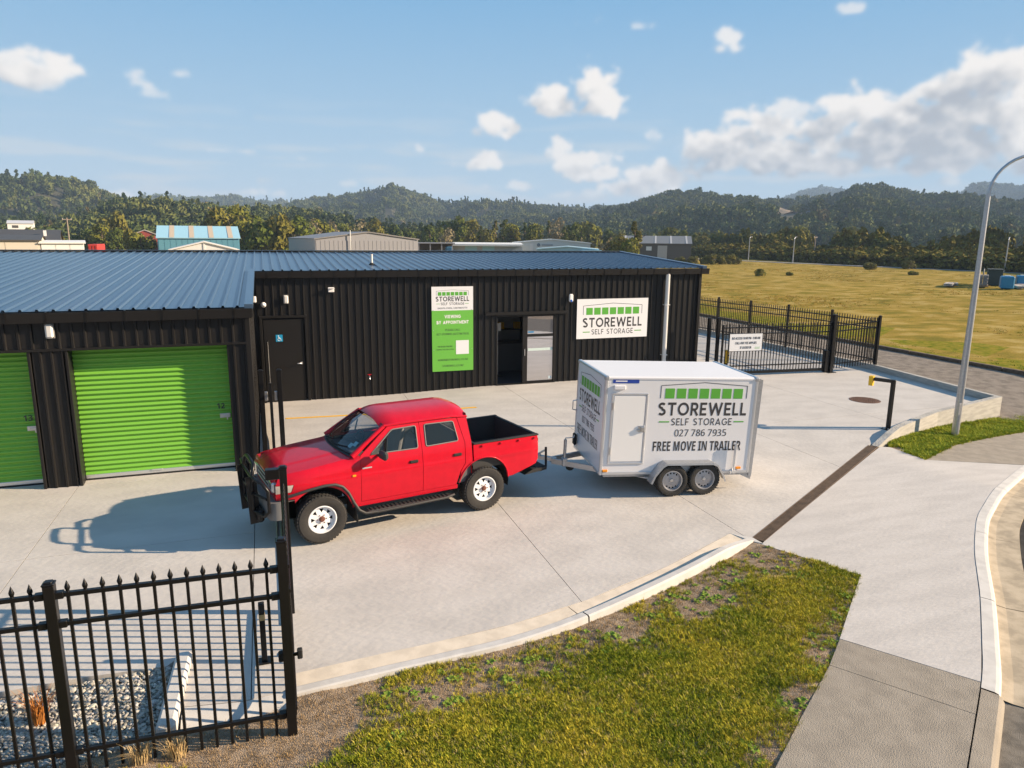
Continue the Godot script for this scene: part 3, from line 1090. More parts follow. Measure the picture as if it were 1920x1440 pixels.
func verge() -> void:
	soil_n = fnoise(81, 0.9, 4)
	var k1 := curve(KERB_IN, 0.25)
	var edge := offset_line(k1, -0.43)
	var a := [-0.02, -6.85]
	a.append_array(edge)
	a.append_array([7.24, -8.66, 7.91, -7.31, 6.36, -6.07, 5.81, -5.66, 4.85, -5.02, 4.17, -4.55, 1.4, -2.6, -4.0, -2.6, -6.0, -6.4, -3.4, -6.62, -1.05, -6.75])
	VERGE = V2(a)
	var m := MB.new()
	m.panel(VERGE, verge_y, 0.16, Vector3.UP)
	struct("verge_soil", m, M.soil)
	STRIP = V2([13.72, -12.27, 13.69, -11.27, 15.74, -12.23, 17.45, -12.70, 19.48, -13.17, 24.0, -14.22, 24.0, -15.4, 20.62, -14.73, 17.08, -13.87, 15.0, -13.05, 14.0, -12.6])
	var m2 := MB.new()
	m2.panel(STRIP, verge_y, 0.2, Vector3.UP)
	struct("strip_soil", m2, M.soil)
	# gravel bed ground behind the fence
	var m3 := MB.new()
	m3.panel(V2([-1.22, -8.1, -1.22, -6.77, -3.4, -6.63, -7.0, -6.3, -7.0, -8.2, -2.88, -8.06]), func(p: Vector2) -> Vector3: return Vector3(p.x, -0.06, p.y), 0.5, Vector3.UP)
	struct("garden_bed", m3, M.gravel)
	var r := RandomNumberGenerator.new()
	r.seed = 33
	var patch := fnoise(85, 0.75, 4, 0.6)
	var hue := fnoise(86, 0.55, 3)
	var kerb_line := V2(edge)
	var path_line := V2([7.91, -7.31, 6.36, -6.07, 4.85, -5.02, 4.17, -4.55, 2.5, -3.4])
	var fence_line := V2([-5.0, -6.45, 0.05, -6.46])
	var xf := []
	var cols := []
	var wx := []
	var wc := []
	var dx := []
	var dc := []
	var tries := 0
	while tries < 120000:
		tries += 1
		var p := Vector2(r.randf_range(-3.2, 7.95), r.randf_range(-8.6, -3.2))
		if p.y > -3.2 or not inside(p, VERGE): continue
		var kd := edge_distance(p, kerb_line)
		var pd := edge_distance(p, path_line)
		var fd := edge_distance(p, fence_line)
		var n1 := patch.get_noise_2d(p.x, p.y)
		var bare := smoothstep(1.5, 0.3, kd) * 1.15 + smoothstep(0.5, 0.1, pd) * 0.9 + smoothstep(0.8, 0.3, fd) * 1.4
		var corner := smoothstep(-7.0, -8.2, p.y) * smoothstep(4.5, 6.5, p.x) * 0.3
		var dens := clampf(1.25 - bare - corner + n1 * 1.1, 0.0, 1.0)
		var t := Transform3D(Basis(Vector3.UP, r.randf() * TAU).scaled(Vector3.ONE * r.randf_range(0.6, 1.25) * (0.7 + 0.3 * dens)), verge_y(p))
		if r.randf() < dens:
			xf.append(t)
			var h := clampf(hue.get_noise_2d(p.x, p.y) * 0.9 + r.randfn() * 0.28 + 0.42, 0.0, 1.0)
			var c := Color(0.2, 0.235, 0.02).lerp(Color(0.5, 0.41, 0.045), h)
			if r.randf() < 0.06: c = Color(0.42, 0.33, 0.13)
			cols.append(shade(c, r.randf_range(0.75, 1.25)))
		elif r.randf() < 0.02 and kd > 0.15 and fd > 0.9:
			wx.append(t)
			wc.append(shade(Color(0.16, 0.23, 0.035), r.randf_range(0.8, 1.3)))
		elif r.randf() < 0.3:
			dx.append(t)
			dc.append(shade(Color(0.4, 0.27, 0.13), r.randf_range(0.6, 1.15)))
	scatter("verge_grass", "yellow-green mown grass on the verge in front of the yard", "grass", tuft_mesh(11, 0.062, 0.05, 0.0034, 1), leafy(), xf, cols)
	scatter("verge_weeds", "low broad-leaved weeds on bare soil beside the curved kerb", "weeds", rosette_mesh(2), leafy(), wx, wc)
	scatter("dry_grass", "straw-coloured dead grass on the bare soil of the verge", "dry grass", tuft_mesh(8, 0.035, 0.06, 0.003, 3), leafy(), dx, dc)
	var sx := []
	var sc := []
	tries = 0
	while tries < 22000:
		tries += 1
		var p := Vector2(r.randf_range(13.6, 24.0), r.randf_range(-15.4, -11.2))
		if not inside(p, STRIP): continue
		if patch.get_noise_2d(p.x * 1.5, p.y * 1.5) * 1.6 + 0.9 - smoothstep(0.4, 0.0, p.distance_to(Vector2(13.7, -12.2))) < r.randf(): continue
		sx.append(Transform3D(Basis(Vector3.UP, r.randf() * TAU).scaled(Vector3.ONE * r.randf_range(1.0, 2.0)), verge_y(p)))
		sc.append(Color(0.19, 0.26, 0.022).lerp(Color(0.46, 0.43, 0.05), clampf(r.randfn() * 0.3 + 0.4, 0, 1)))
	scatter("strip_grass", "bright green grass strip between low wall and footpath", "grass", tuft_mesh(11, 0.06, 0.05, 0.0045, 4), leafy(), sx, sc)
	# pebbles of the garden bed
	var px := []
	var pc := []
	for k in 15000:
		var p := Vector2(r.randf_range(-5.0, -1.24), r.randf_range(-8.1, -6.6))
		var lim := -8.04 + 0.06 * clampf((-2.0 - p.x), 0, 1)
		if p.y < lim + 0.02 or p.y > -6.77 + (p.x + 1.22) * -0.065: continue
		var s := r.randf_range(0.011, 0.023) * (1.7 if r.randf() < 0.06 else 1.0)
		var b := Basis.from_euler(Vector3(r.randfn() * 0.4, r.randf() * TAU, r.randfn() * 0.4)).scaled(Vector3.ONE)
		b = b * Basis.from_scale(Vector3(s * r.randf_range(0.9, 1.5), s * r.randf_range(0.45, 0.75), s))
		px.append(Transform3D(b, Vector3(p.x, -0.05 + r.randf() * 0.03, p.y)))
		var g := r.randf_range(0.14, 0.5)
		pc.append(Color(g * 1.06, g, g * r.randf_range(0.8, 0.95)))
	var peb := MB.new()
	var prof := []
	for k in 5:
		var t := -PI / 2 + PI * k / 4.0
		prof.append(Vector2(maxf(cos(t), 0.02), sin(t)))
	peb.lathe(prof, 7)
	var pm := StandardMaterial3D.new()
	pm.vertex_color_use_as_albedo = true
	pm.roughness = 0.75
	scatter("pebbles", "grey and buff river pebbles filling the bed behind the fence", "pebbles", peb.mesh(), pm, px, pc)
	# field tufts
	var fx := []
	var fc := []
	var big := fnoise(87, 0.06, 4)
	for k in 40000:
		var u := r.randf()
		var p := Vector2(27.2 + u * u * 75.0, r.randf_range(-135.0, -4.0))
		var n2 := big.get_noise_2d(p.x, p.y)
		if n2 < r.randf() * 0.5 - 0.25: continue
		fx.append(Transform3D(Basis(Vector3.UP, r.randf() * TAU).scaled(Vector3(1, r.randf_range(0.4, 0.9), 1) * r.randf_range(1.3, 2.4)), Vector3(p.x, -0.1, p.y)))
		var c := Color(0.34, 0.22, 0.04).lerp(Color(0.46, 0.32, 0.08), r.randf())
		if r.randf() < smoothstep(38.0, 27.0, p.x) or r.randf() < 0.12: c = Color(0.19, 0.21, 0.025)
		fc.append(c)
	scatter("field_grass", "long dry golden grass tufts across the open field", "grass", tuft_mesh(9, 0.07, 0.09, 0.008, 5), leafy(0.25), fx, fc)
	# kerb block and ramp behind the fence
	var kb := thing("garden_kerb_block", "short raised concrete kerb block beside the pebble bed", "kerb", Vector3(-1.13, 0, -7.45))
	var bm := MB.new()
	bm.T = Transform3D(Basis(Vector3.UP, -0.04), Vector3.ZERO)
	bm.box(Vector3(0, -0.01, 0), Vector3(0.17, 0.22, 1.34), 0.03)
	put(kb, "block", bm, M.kerbtop)
	var rp := MB.new()
	rp.panel(V2([-1.04, -7.19, -0.45, -7.09, -0.01, -7.14, -0.01, -6.72, -1.04, -6.74]), func(p: Vector2) -> Vector3: return Vector3(p.x, -0.002 - 0.1 * smoothstep(-7.1, -6.72, p.y), p.y), 0.1, Vector3.UP)
	struct("gutter_ramp", rp, M.kerbtop)
	# tussock and dead clumps
	var tu := thing("tussock", "small orange-brown tussock grass in the pebble bed", "plant", Vector3(-2.36, -0.03, -7.42))
	put(tu, "leaves", tuft_mesh(230, 0.36, 0.06, 0.004, 6), plain(0.45, 0.17, 0.03, 0.8))
	for k in 2:
		var dt := thing("dead_clump", ["straw-coloured dead grass clump under the black fence, left one", "straw-coloured dead grass clump under the black fence, right one"][k], "plant", Vector3(-1.33 + k * 0.3, -0.03, -6.5 + 0.03 * k), 0.0, "dead clumps under the fence")
		put(dt, "leaves", tuft_mesh(120, 0.26, 0.09, 0.0035, 7 + k), plain(0.5, 0.36, 0.17, 0.85))

# ---------------------------------------------------------------- the storage building
const ROOF_SLOPE := 0.0586
const WALL_Z := -21.6
const FRONT_Z := -14.95

func roof_y(z: float) -> float:
	return 3.34 + ROOF_SLOPE * (FRONT_Z - z)

# trapezoid-ribbed sheet in local x (across), y (along), z (out of the sheet)
func ribbed(m: MB, x0: float, x1: float, y0: float, y1: float, pitch: float, rib: float, depth: float) -> void:
	var pts := [Vector2(x0, 0)]
	var k := ceili((x0 - rib) / pitch)
	while k * pitch < x1 + rib:
		for o in [[-rib, 0.0], [-rib * 0.5, depth], [rib * 0.5, depth], [rib, 0.0]]:
			var x: float = k * pitch + o[0]
			if x > x0 + 0.001 and x < x1 - 0.001: pts.append(Vector2(x, o[1]))
		k += 1
	pts.append(Vector2(x1, pts[-1].y))
	for i in pts.size() - 1:
		var a: Vector2 = pts[i]
		var b: Vector2 = pts[i + 1]
		m.quad(Vector3(a.x, y0, a.y), Vector3(b.x, y0, b.y), Vector3(b.x, y1, b.y), Vector3(a.x, y1, a.y))

func sheets(parent: Node, called: String, T: Transform3D, x0: float, x1: float, y0: float, y1: float, pitch: float, rib: float, depth: float, mat: Material, width: float) -> void:
	var a := x0
	var k := 0
	while a < x1 - 0.01:
		var b := minf(x1, (floorf(a / width + 0.001) + 1.0) * width)
		var m := MB.new()
		m.T = T
		m.T.origin += T.basis.z * (0.0015 * (k % 2))
		ribbed(m, a, b + (0.02 if b < x1 else 0.0), y0, y1, pitch, rib, depth)
		put(parent, called, m, mat)
		a = b
		k += 1

func boxpart(parent: Node, called: String, at: Vector3, s: Vector3, mat: Material, b := 0.0) -> MeshInstance3D:
	var m := MB.new()
	m.box(Vector3.ZERO, s, b)
	return put(parent, called, m, mat, at)

func gutter(parent: Node, x0: float, x1: float, y: float, z: float) -> void:
	# box gutter: its front leans out; straps every 0.6 m
	var m := MB.new()
	var prof := [Vector2(0, 0.0), Vector2(0.015, -0.19), Vector2(0.13, -0.19), Vector2(0.15, -0.02), Vector2(0.15, 0.0), Vector2(0.135, 0.0), Vector2(0.12, -0.16), Vector2(0.0, -0.16)]
	for k in 7:
		var a: Vector2 = prof[k]
		var b: Vector2 = prof[k + 1]
		m.quad(Vector3(x0, y + a.y, z + a.x), Vector3(x1, y + a.y, z + a.x), Vector3(x1, y + b.y, z + b.x), Vector3(x0, y + b.y, z + b.x))
	for x in [x0, x1]: m.quado(Vector3(x, y, z), Vector3(x, y - 0.19, z + 0.015), Vector3(x, y - 0.19, z + 0.13), Vector3(x, y, z + 0.15), Vector3(x - (x0 + x1) / 2, 0, 0))
	put(parent, "gutter", m, M.clad)
	var n := int((x1 - x0) / 0.62)
	for k in n:
		var b := MB.new()
		var x := x0 + (k + 0.5) * (x1 - x0) / n
		b.bar(Vector3(x, y - 0.195, z + 0.135), Vector3(x, y + 0.005, z + 0.156), 0.03, 0.006, Vector3(0, 0, 1))
		b.box(Vector3(x, y + 0.006, z + 0.07), Vector3(0.03, 0.006, 0.16))
		put(parent, "gutter_strap", b, M.black)

func building() -> void:
	var B := thing("storage_building", "long black corrugated-steel storage building with blue-reflecting low-pitched roof", "building")
	var I := Basis.IDENTITY
	var Tw := Transform3D(I, Vector3(0, 0, WALL_Z))
	var top := 3.56
	# main wall
	for r in [[-0.36, -0.19, -0.12], [-0.19, 1.15, 2.46], [1.15, 6.62, -0.12], [6.62, 9.39, 2.36], [9.39, 14.45, -0.12]]:
		sheets(B, "cladding_sheet", Tw, r[0], r[1], r[2], top, 0.213, 0.026, 0.027, M.clad, 0.852)
	# right gable and back
	var Tr := Transform3D(Basis(Vector3(0, 0, -1), Vector3.UP, Vector3(1, 0, 0)), Vector3(14.45, 0, 0))
	sheets(B, "cladding_sheet", Tr, -WALL_Z, 28.2, -0.12, 3.6, 0.213, 0.026, 0.027, M.clad, 0.852)
	boxpart(B, "corner_flashing", Vector3(14.45, 1.74, WALL_Z + 0.02), Vector3(0.11, 3.7, 0.11), M.clad, 0.008)
	# return wall of the front block
	var Ts := Transform3D(Basis(Vector3(0, 0, -1), Vector3.UP, Vector3(1, 0, 0)), Vector3(-0.36, 0, 0))
	sheets(B, "cladding_sheet", Ts, -FRONT_Z - 0.05, -WALL_Z, -0.12, 3.3, 0.213, 0.026, 0.027, M.clad, 0.852)
	# front block: strip over the doors, pillars
	var Tf := Transform3D(I, Vector3(0, 0, FRONT_Z))
	sheets(B, "cladding_sheet", Tf, -14.0, -0.36, 2.66, 3.2, 0.213, 0.03, 0.028, M.clad, 0.852)
	sheets(B, "cladding_sheet", Tf, -0.76, -0.36, -0.1, 2.655, 0.213, 0.03, 0.028, M.clad, 0.852)
	for x in [-4.13, -7.5, -10.9]:
		sheets(B, "cladding_sheet", Transform3D(I, Vector3(x, 0, FRONT_Z)), 0.05, 0.55, -0.1, 2.655, 0.18, 0.028, 0.03, M.clad, 2.0)
		for e in [0.0, 0.6]:
			boxpart(B, "corner_flashing", Vector3(x + e, 1.28, FRONT_Z - 0.07), Vector3(0.05, 2.76, 0.2), M.clad, 0.006)
	boxpart(B, "corner_flashing", Vector3(-0.36, 1.6, FRONT_Z + 0.0), Vector3(0.1, 3.4, 0.1), M.clad, 0.008)
	boxpart(B, "lintel_flashing", Vector3(-7.2, 2.645, FRONT_Z + 0.012), Vector3(13.6, 0.05, 0.075), M.clad, 0.006)
	# jambs and soffit behind the openings
	var zin := FRONT_Z - 0.30
	boxpart(B, "door_soffit", Vector3(-7.2, 2.66, FRONT_Z - 0.16), Vector3(13.7, 0.03, 0.3), M.clad)
	boxpart(B, "inner_wall", Vector3(-7.2, 1.6, zin - 0.2), Vector3(13.5, 3.3, 0.05), M.matblack)
	for x in [-0.755, -3.53, -4.13, -6.9, -7.5]: boxpart(B, "door_jamb", Vector3(x, 1.28, FRONT_Z - 0.17), Vector3(0.03, 2.76, 0.3), M.clad)
	# roller doors
	for d in [[-3.51, -0.775, "12"], [-6.88, -4.15, "13"]]:
		var D := Node3D.new()
		D.name = "roller_door"
		B.add_child(D, true)
		var m := MB.new()
		var n := 60
		var ph := 2.56 / 27.0
		var prev := Vector2()
		var px := []
		for k in n * 3 + 1:
			var y := 0.10 + 2.56 * k / (n * 3.0)
			px.append(Vector2(y, 0.02 * sin(y / ph * TAU)))
		var first := m.v.size()
		for k in px.size():
			var dz: float = 0.02 * TAU / ph * cos(px[k].x / ph * TAU)
			for x in [d[0], d[1]]: m.vert(Vector3(x, px[k].x, zin + px[k].y), Vector3(0, -dz, 1).normalized())
		for k in px.size() - 1:
			var a := first + k * 2
			m.ix.append_array(PackedInt32Array([a, a + 3, a + 1, a, a + 2, a + 3]))
		put(D, "curtain", m, M.green)
		var cx: float = (d[0] + d[1]) / 2
		boxpart(D, "bottom_bar", Vector3(cx, 0.075, zin), Vector3(d[1] - d[0], 0.075, 0.06), M.alu, 0.008)
		boxpart(D, "seal", Vector3(cx, 0.018, zin), Vector3(d[1] - d[0], 0.036, 0.05), M.matblack)
		var latch := MB.new()
		latch.box(Vector3(d[1] - 0.13, 1.13, zin + 0.03), Vector3(0.2, 0.09, 0.03), 0.006)
		latch.box(Vector3(d[1] - 0.12, 1.13, zin + 0.05), Vector3(0.12, 0.03, 0.03), 0.006)
		latch.box(Vector3(d[1] - 0.09, 1.08, zin + 0.05), Vector3(0.025, 0.07, 0.02), 0.004)
		put(D, "latch", latch, M.steel)
		var bl := MB.new()
		bl.box(Vector3(cx - 0.1, 0.11, zin + 0.04), Vector3(0.2, 0.03, 0.02), 0.004)
		put(D, "foot_latch", bl, M.alu)
		text(D, d[2], Vector3(d[1] - 0.2, 1.33, zin + 0.018), 0.15, 0.11, I, M.ink)
	boxpart(B, "door_sill", Vector3(-7.2, -0.06, zin + 0.02), Vector3(13.6, 0.13, 0.5), M.concrete)
	# roof sheets up the slope: local x across, y up the slope, z out
	var up := Vector3(0, ROOF_SLOPE, -1).normalized()
	var nrm := Vector3(1, 0, 0).cross(up)
	var L := 13.15 * sqrt(1.0 + ROOF_SLOPE * ROOF_SLOPE)
	var Trf := Transform3D(Basis(Vector3(1, 0, 0), up, nrm), Vector3(0, 3.36, FRONT_Z + 0.06))
	var s0 := (FRONT_Z - WALL_Z) * sqrt(1.0 + ROOF_SLOPE * ROOF_SLOPE)
	sheets(B, "roof_sheet", Trf, -14.2, -0.28, 0.0, L, 0.26, 0.032, 0.034, M.roofmetal, 0.78)
	sheets(B, "roof_sheet", Trf, -0.28, 14.62, s0, L, 0.26, 0.032, 0.034, M.roofmetal, 0.78)
	var ry := 3.36 + ROOF_SLOPE * 13.15
	var rz := FRONT_Z + 0.06 - 13.15
	var rc := MB.new()
	rc.bar(Vector3(-14.2, ry + 0.05, rz + 0.1), Vector3(14.6, ry + 0.05, rz + 0.1), 0.26, 0.03, nrm)
	put(B, "ridge_cap", rc, M.clad)
	var back := MB.new()
	back.quad(Vector3(-14.2, ry + 0.02, rz), Vector3(14.6, ry + 0.02, rz), Vector3(14.6, ry - 0.4, rz - 7), Vector3(-14.2, ry - 0.4, rz - 7))
	back.quad(Vector3(14.45, ry - 0.4, rz - 7), Vector3(-14.2, ry - 0.4, rz - 7), Vector3(-14.2, -0.5, rz - 7), Vector3(14.45, -0.5, rz - 7))
	back.quad(Vector3(14.45, ry, rz), Vector3(14.45, ry - 0.4, rz - 7), Vector3(14.45, -0.5, rz - 7), Vector3(14.45, -0.5, rz))
	put(B, "back_slope", back, M.roofmetal)
	# verge flashing at the right and at the step
	var vf := MB.new()
	vf.bar(Trf * Vector3(14.6, s0 - 0.02, 0.02), Trf * Vector3(14.6, L, 0.02), 0.16, 0.1, nrm)
	put(B, "barge_flashing", vf, M.roofmetal)
	var vs := MB.new()
	vs.bar(Trf * Vector3(-0.31, -0.02, 0.015), Trf * Vector3(-0.31, s0, 0.015), 0.16, 0.09, nrm)
	put(B, "barge_flashing", vs, M.roofmetal)
	var vs2 := MB.new()
	vs2.bar(Trf * Vector3(-0.255, 0, -0.1), Trf * Vector3(-0.255, s0, -0.1), 0.02, 0.2, nrm)
	put(B, "barge_board", vs2, M.clad)
	gutter(B, -14.2, -0.26, 3.345, FRONT_Z + 0.03)
	gutter(B, -0.22, 14.72, 3.735, WALL_Z + 0.04)
	# side door
	var pd := Node3D.new()
	pd.name = "side_door"
	B.add_child(pd, true)
	boxpart(pd, "leaf", Vector3(0.46, 1.15, WALL_Z + 0.005), Vector3(1.1, 2.44, 0.05), M.clad, 0.006)
	for x in [-0.155, 1.095]: boxpart(pd, "jamb", Vector3(x, 1.16, WALL_Z + 0.02), Vector3(0.075, 2.56, 0.1), M.clad, 0.006)
	boxpart(pd, "header", Vector3(0.47, 2.43, WALL_Z + 0.022), Vector3(1.33, 0.07, 0.11), M.clad, 0.006)
	var hd := MB.new()
	hd.tube([Vector3(0.92, 1.05, WALL_Z + 0.03), Vector3(0.92, 1.05, WALL_Z + 0.1), Vector3(0.8, 1.05, WALL_Z + 0.1)], 0.016, 8)
	hd.box(Vector3(0.92, 1.05, WALL_Z + 0.04), Vector3(0.06, 0.08, 0.02), 0.005)
	put(pd, "handle", hd, M.steel)
	# entrance: header, jamb panels, sliding glass door, room behind
	var en := Node3D.new()
	en.name = "entrance"
	B.add_child(en, true)
	boxpart(en, "header", Vector3(8.0, 2.345, WALL_Z + 0.055), Vector3(2.86, 0.1, 0.12), M.clad, 0.008)
	sheets(en, "jamb_panel", Tw, 6.60, 6.97, -0.05, 2.30, 0.213, 0.026, 0.027, M.clad, 3.0)
	sheets(en, "jamb_panel", Tw, 8.99, 9.42, -0.05, 2.30, 0.213, 0.026, 0.027, M.clad, 3.0)
	boxpart(en, "sill", Vector3(7.98, 0.005, WALL_Z - 0.03), Vector3(2.06, 0.04, 0.2), M.clad, 0.004)
	for x in [6.985, 7.955, 8.975]: boxpart(en, "stile", Vector3(x, 1.15, WALL_Z - 0.02), Vector3(0.05 if x != 7.955 else 0.17, 2.26, 0.08), M.clad, 0.006)
	boxpart(en, "rail", Vector3(8.5, 1.60, WALL_Z - 0.02), Vector3(0.9, 0.09, 0.06), M.clad, 0.006)
	boxpart(en, "rail", Vector3(8.5, 0.05, WALL_Z - 0.02), Vector3(0.9, 0.07, 0.06), M.clad, 0.006)
	boxpart(en, "rail", Vector3(7.98, 2.26, WALL_Z - 0.02), Vector3(1.95, 0.06, 0.07), M.clad, 0.006)
	boxpart(en, "pane", Vector3(8.5, 0.82, WALL_Z - 0.02), Vector3(0.92, 1.48, 0.008), M.doorglass)
	boxpart(en, "pane", Vector3(8.5, 1.93, WALL_Z - 0.02), Vector3(0.92, 0.58, 0.008), M.doorglass)
	var bs := boxpart(en, "safety_strip", Vector3(8.5, 1.13, WALL_Z - 0.014), Vector3(0.86, 0.085, 0.003), plain(0.55, 0.66, 0.62, 0.5))
	boxpart(en, "door_sticker", Vector3(8.17, 1.71, WALL_Z - 0.012), Vector3(0.2, 0.05, 0.003), M.blue)
	boxpart(en, "notice_sticker", Vector3(8.86, 0.17, WALL_Z - 0.012), Vector3(0.11, 0.09, 0.003), plain(0.5, 0.6, 0.65, 0.5))
	boxpart(en, "pull_handle", Vector3(7.94, 1.05, WALL_Z + 0.035), Vector3(0.03, 0.22, 0.03), M.steel, 0.008)
	var wallm := plain(0.5, 0.5, 0.48, 0.9)
	boxpart(en, "room_floor", Vector3(8.4, -0.03, -24.0), Vector3(5.0, 0.05, 4.7), plain(0.03, 0.035, 0.05, 0.9))
	boxpart(en, "room_wall", Vector3(8.4, 1.5, -26.2), Vector3(5.0, 3.0, 0.1), wallm)
	boxpart(en, "room_wall", Vector3(6.1, 1.5, -24.0), Vector3(0.1, 3.0, 4.4), wallm)
	boxpart(en, "room_wall", Vector3(10.8, 1.5, -24.0), Vector3(0.1, 3.0, 4.4), wallm)
	boxpart(en, "room_ceiling", Vector3(8.4, 2.75, -24.0), Vector3(5.0, 0.05, 4.7), wallm)
	boxpart(en, "inner_lining", Vector3(6.55, 1.4, WALL_Z - 0.08), Vector3(0.82, 2.8, 0.06), M.matblack)
	boxpart(en, "inner_lining", Vector3(9.9, 1.4, WALL_Z - 0.08), Vector3(1.8, 2.8, 0.06), M.matblack)
	boxpart(en, "inner_lining", Vector3(8.0, 2.56, WALL_Z - 0.08), Vector3(2.1, 0.5, 0.06), M.matblack)
	# furniture inside the office
	var desk := thing("reception_desk", "dark reception counter inside the open doorway", "desk", Vector3(8.1, 0, -24.2))
	boxpart(desk, "counter_top", Vector3(0, 1.02, 0), Vector3(1.7, 0.05, 0.7), M.darkplastic, 0.01)
	boxpart(desk, "front_panel", Vector3(0, 0.5, 0.3), Vector3(1.6, 0.98, 0.04), M.seat)
	for x in [-0.78, 0.78]: boxpart(desk, "side_panel", Vector3(x, 0.5, 0), Vector3(0.04, 0.98, 0.62), M.seat)
	var ns := thing("notice_stand", "white notice on a thin stand inside the doorway", "sign", Vector3(7.5, 0, -23.1))
	boxpart(ns, "notice", Vector3(0, 1.72, 0), Vector3(0.24, 0.28, 0.02), M.signwhite)
	boxpart(ns, "pole", Vector3(0, 0.85, -0.01), Vector3(0.03, 1.6, 0.03), M.alu)
	boxpart(ns, "foot", Vector3(0, 0.01, 0), Vector3(0.3, 0.03, 0.3), M.darkplastic)
	var sh := thing("display_shelf", "shelf with yellow packaging inside the doorway", "shelf", Vector3(8.6, 0, -25.6))
	for y in [0.1, 0.7, 1.3, 1.9]: boxpart(sh, "shelf_board", Vector3(0, y, 0), Vector3(1.4, 0.03, 0.4), M.darkplastic)
	for x in [-0.7, 0.7]: boxpart(sh, "upright", Vector3(x, 1.0, 0), Vector3(0.04, 2.0, 0.4), M.darkplastic)
	for k in 4: boxpart(sh, "packet", Vector3(-0.5 + k * 0.32, 2.05 - 0.6 * (k % 2), 0.05), Vector3(0.22, 0.26, 0.2), M.yellow, 0.01)
	# inner faces that close the shell
	boxpart(B, "back_lining", Vector3(3.0, 1.7, WALL_Z - 0.1), Vector3(6.6, 3.5, 0.05), M.matblack)
	boxpart(B, "back_lining", Vector3(12.6, 1.7, WALL_Z - 0.1), Vector3(3.6, 3.5, 0.05), M.matblack)
	# downpipe
	var dp := Node3D.new()
	dp.name = "downpipe"
	B.add_child(dp, true)
	var pm := MB.new()
	pm.tube([Vector3(13.12, 0.0, WALL_Z + 0.11), Vector3(13.12, 3.56, WALL_Z + 0.11)], 0.075, 14)
	put(dp, "pipe", pm, M.pvc)
	for y in [0.75, 2.5]: boxpart(dp, "clip", Vector3(13.12, y, WALL_Z + 0.1), Vector3(0.2, 0.025, 0.17), M.pvc, 0.005)
	# roof vent
	var vt := thing("roof_vent_pipe", "short white vent pipe standing on the blue roof", "pipe", Vector3(3.28, 3.82, -23.1))
	var vm := MB.new()
	vm.tube([Vector3(0, -0.05, 0), Vector3(0, 0.36, 0)], 0.04, 10)
	put(vt, "pipe", vm, M.pvc)
	var vc := MB.new()
	vc.lathe([Vector2(0.13, 0), Vector2(0.06, 0.07), Vector2(0.045, 0.09)], 14)
	put(vt, "boot", vc, M.matblack)

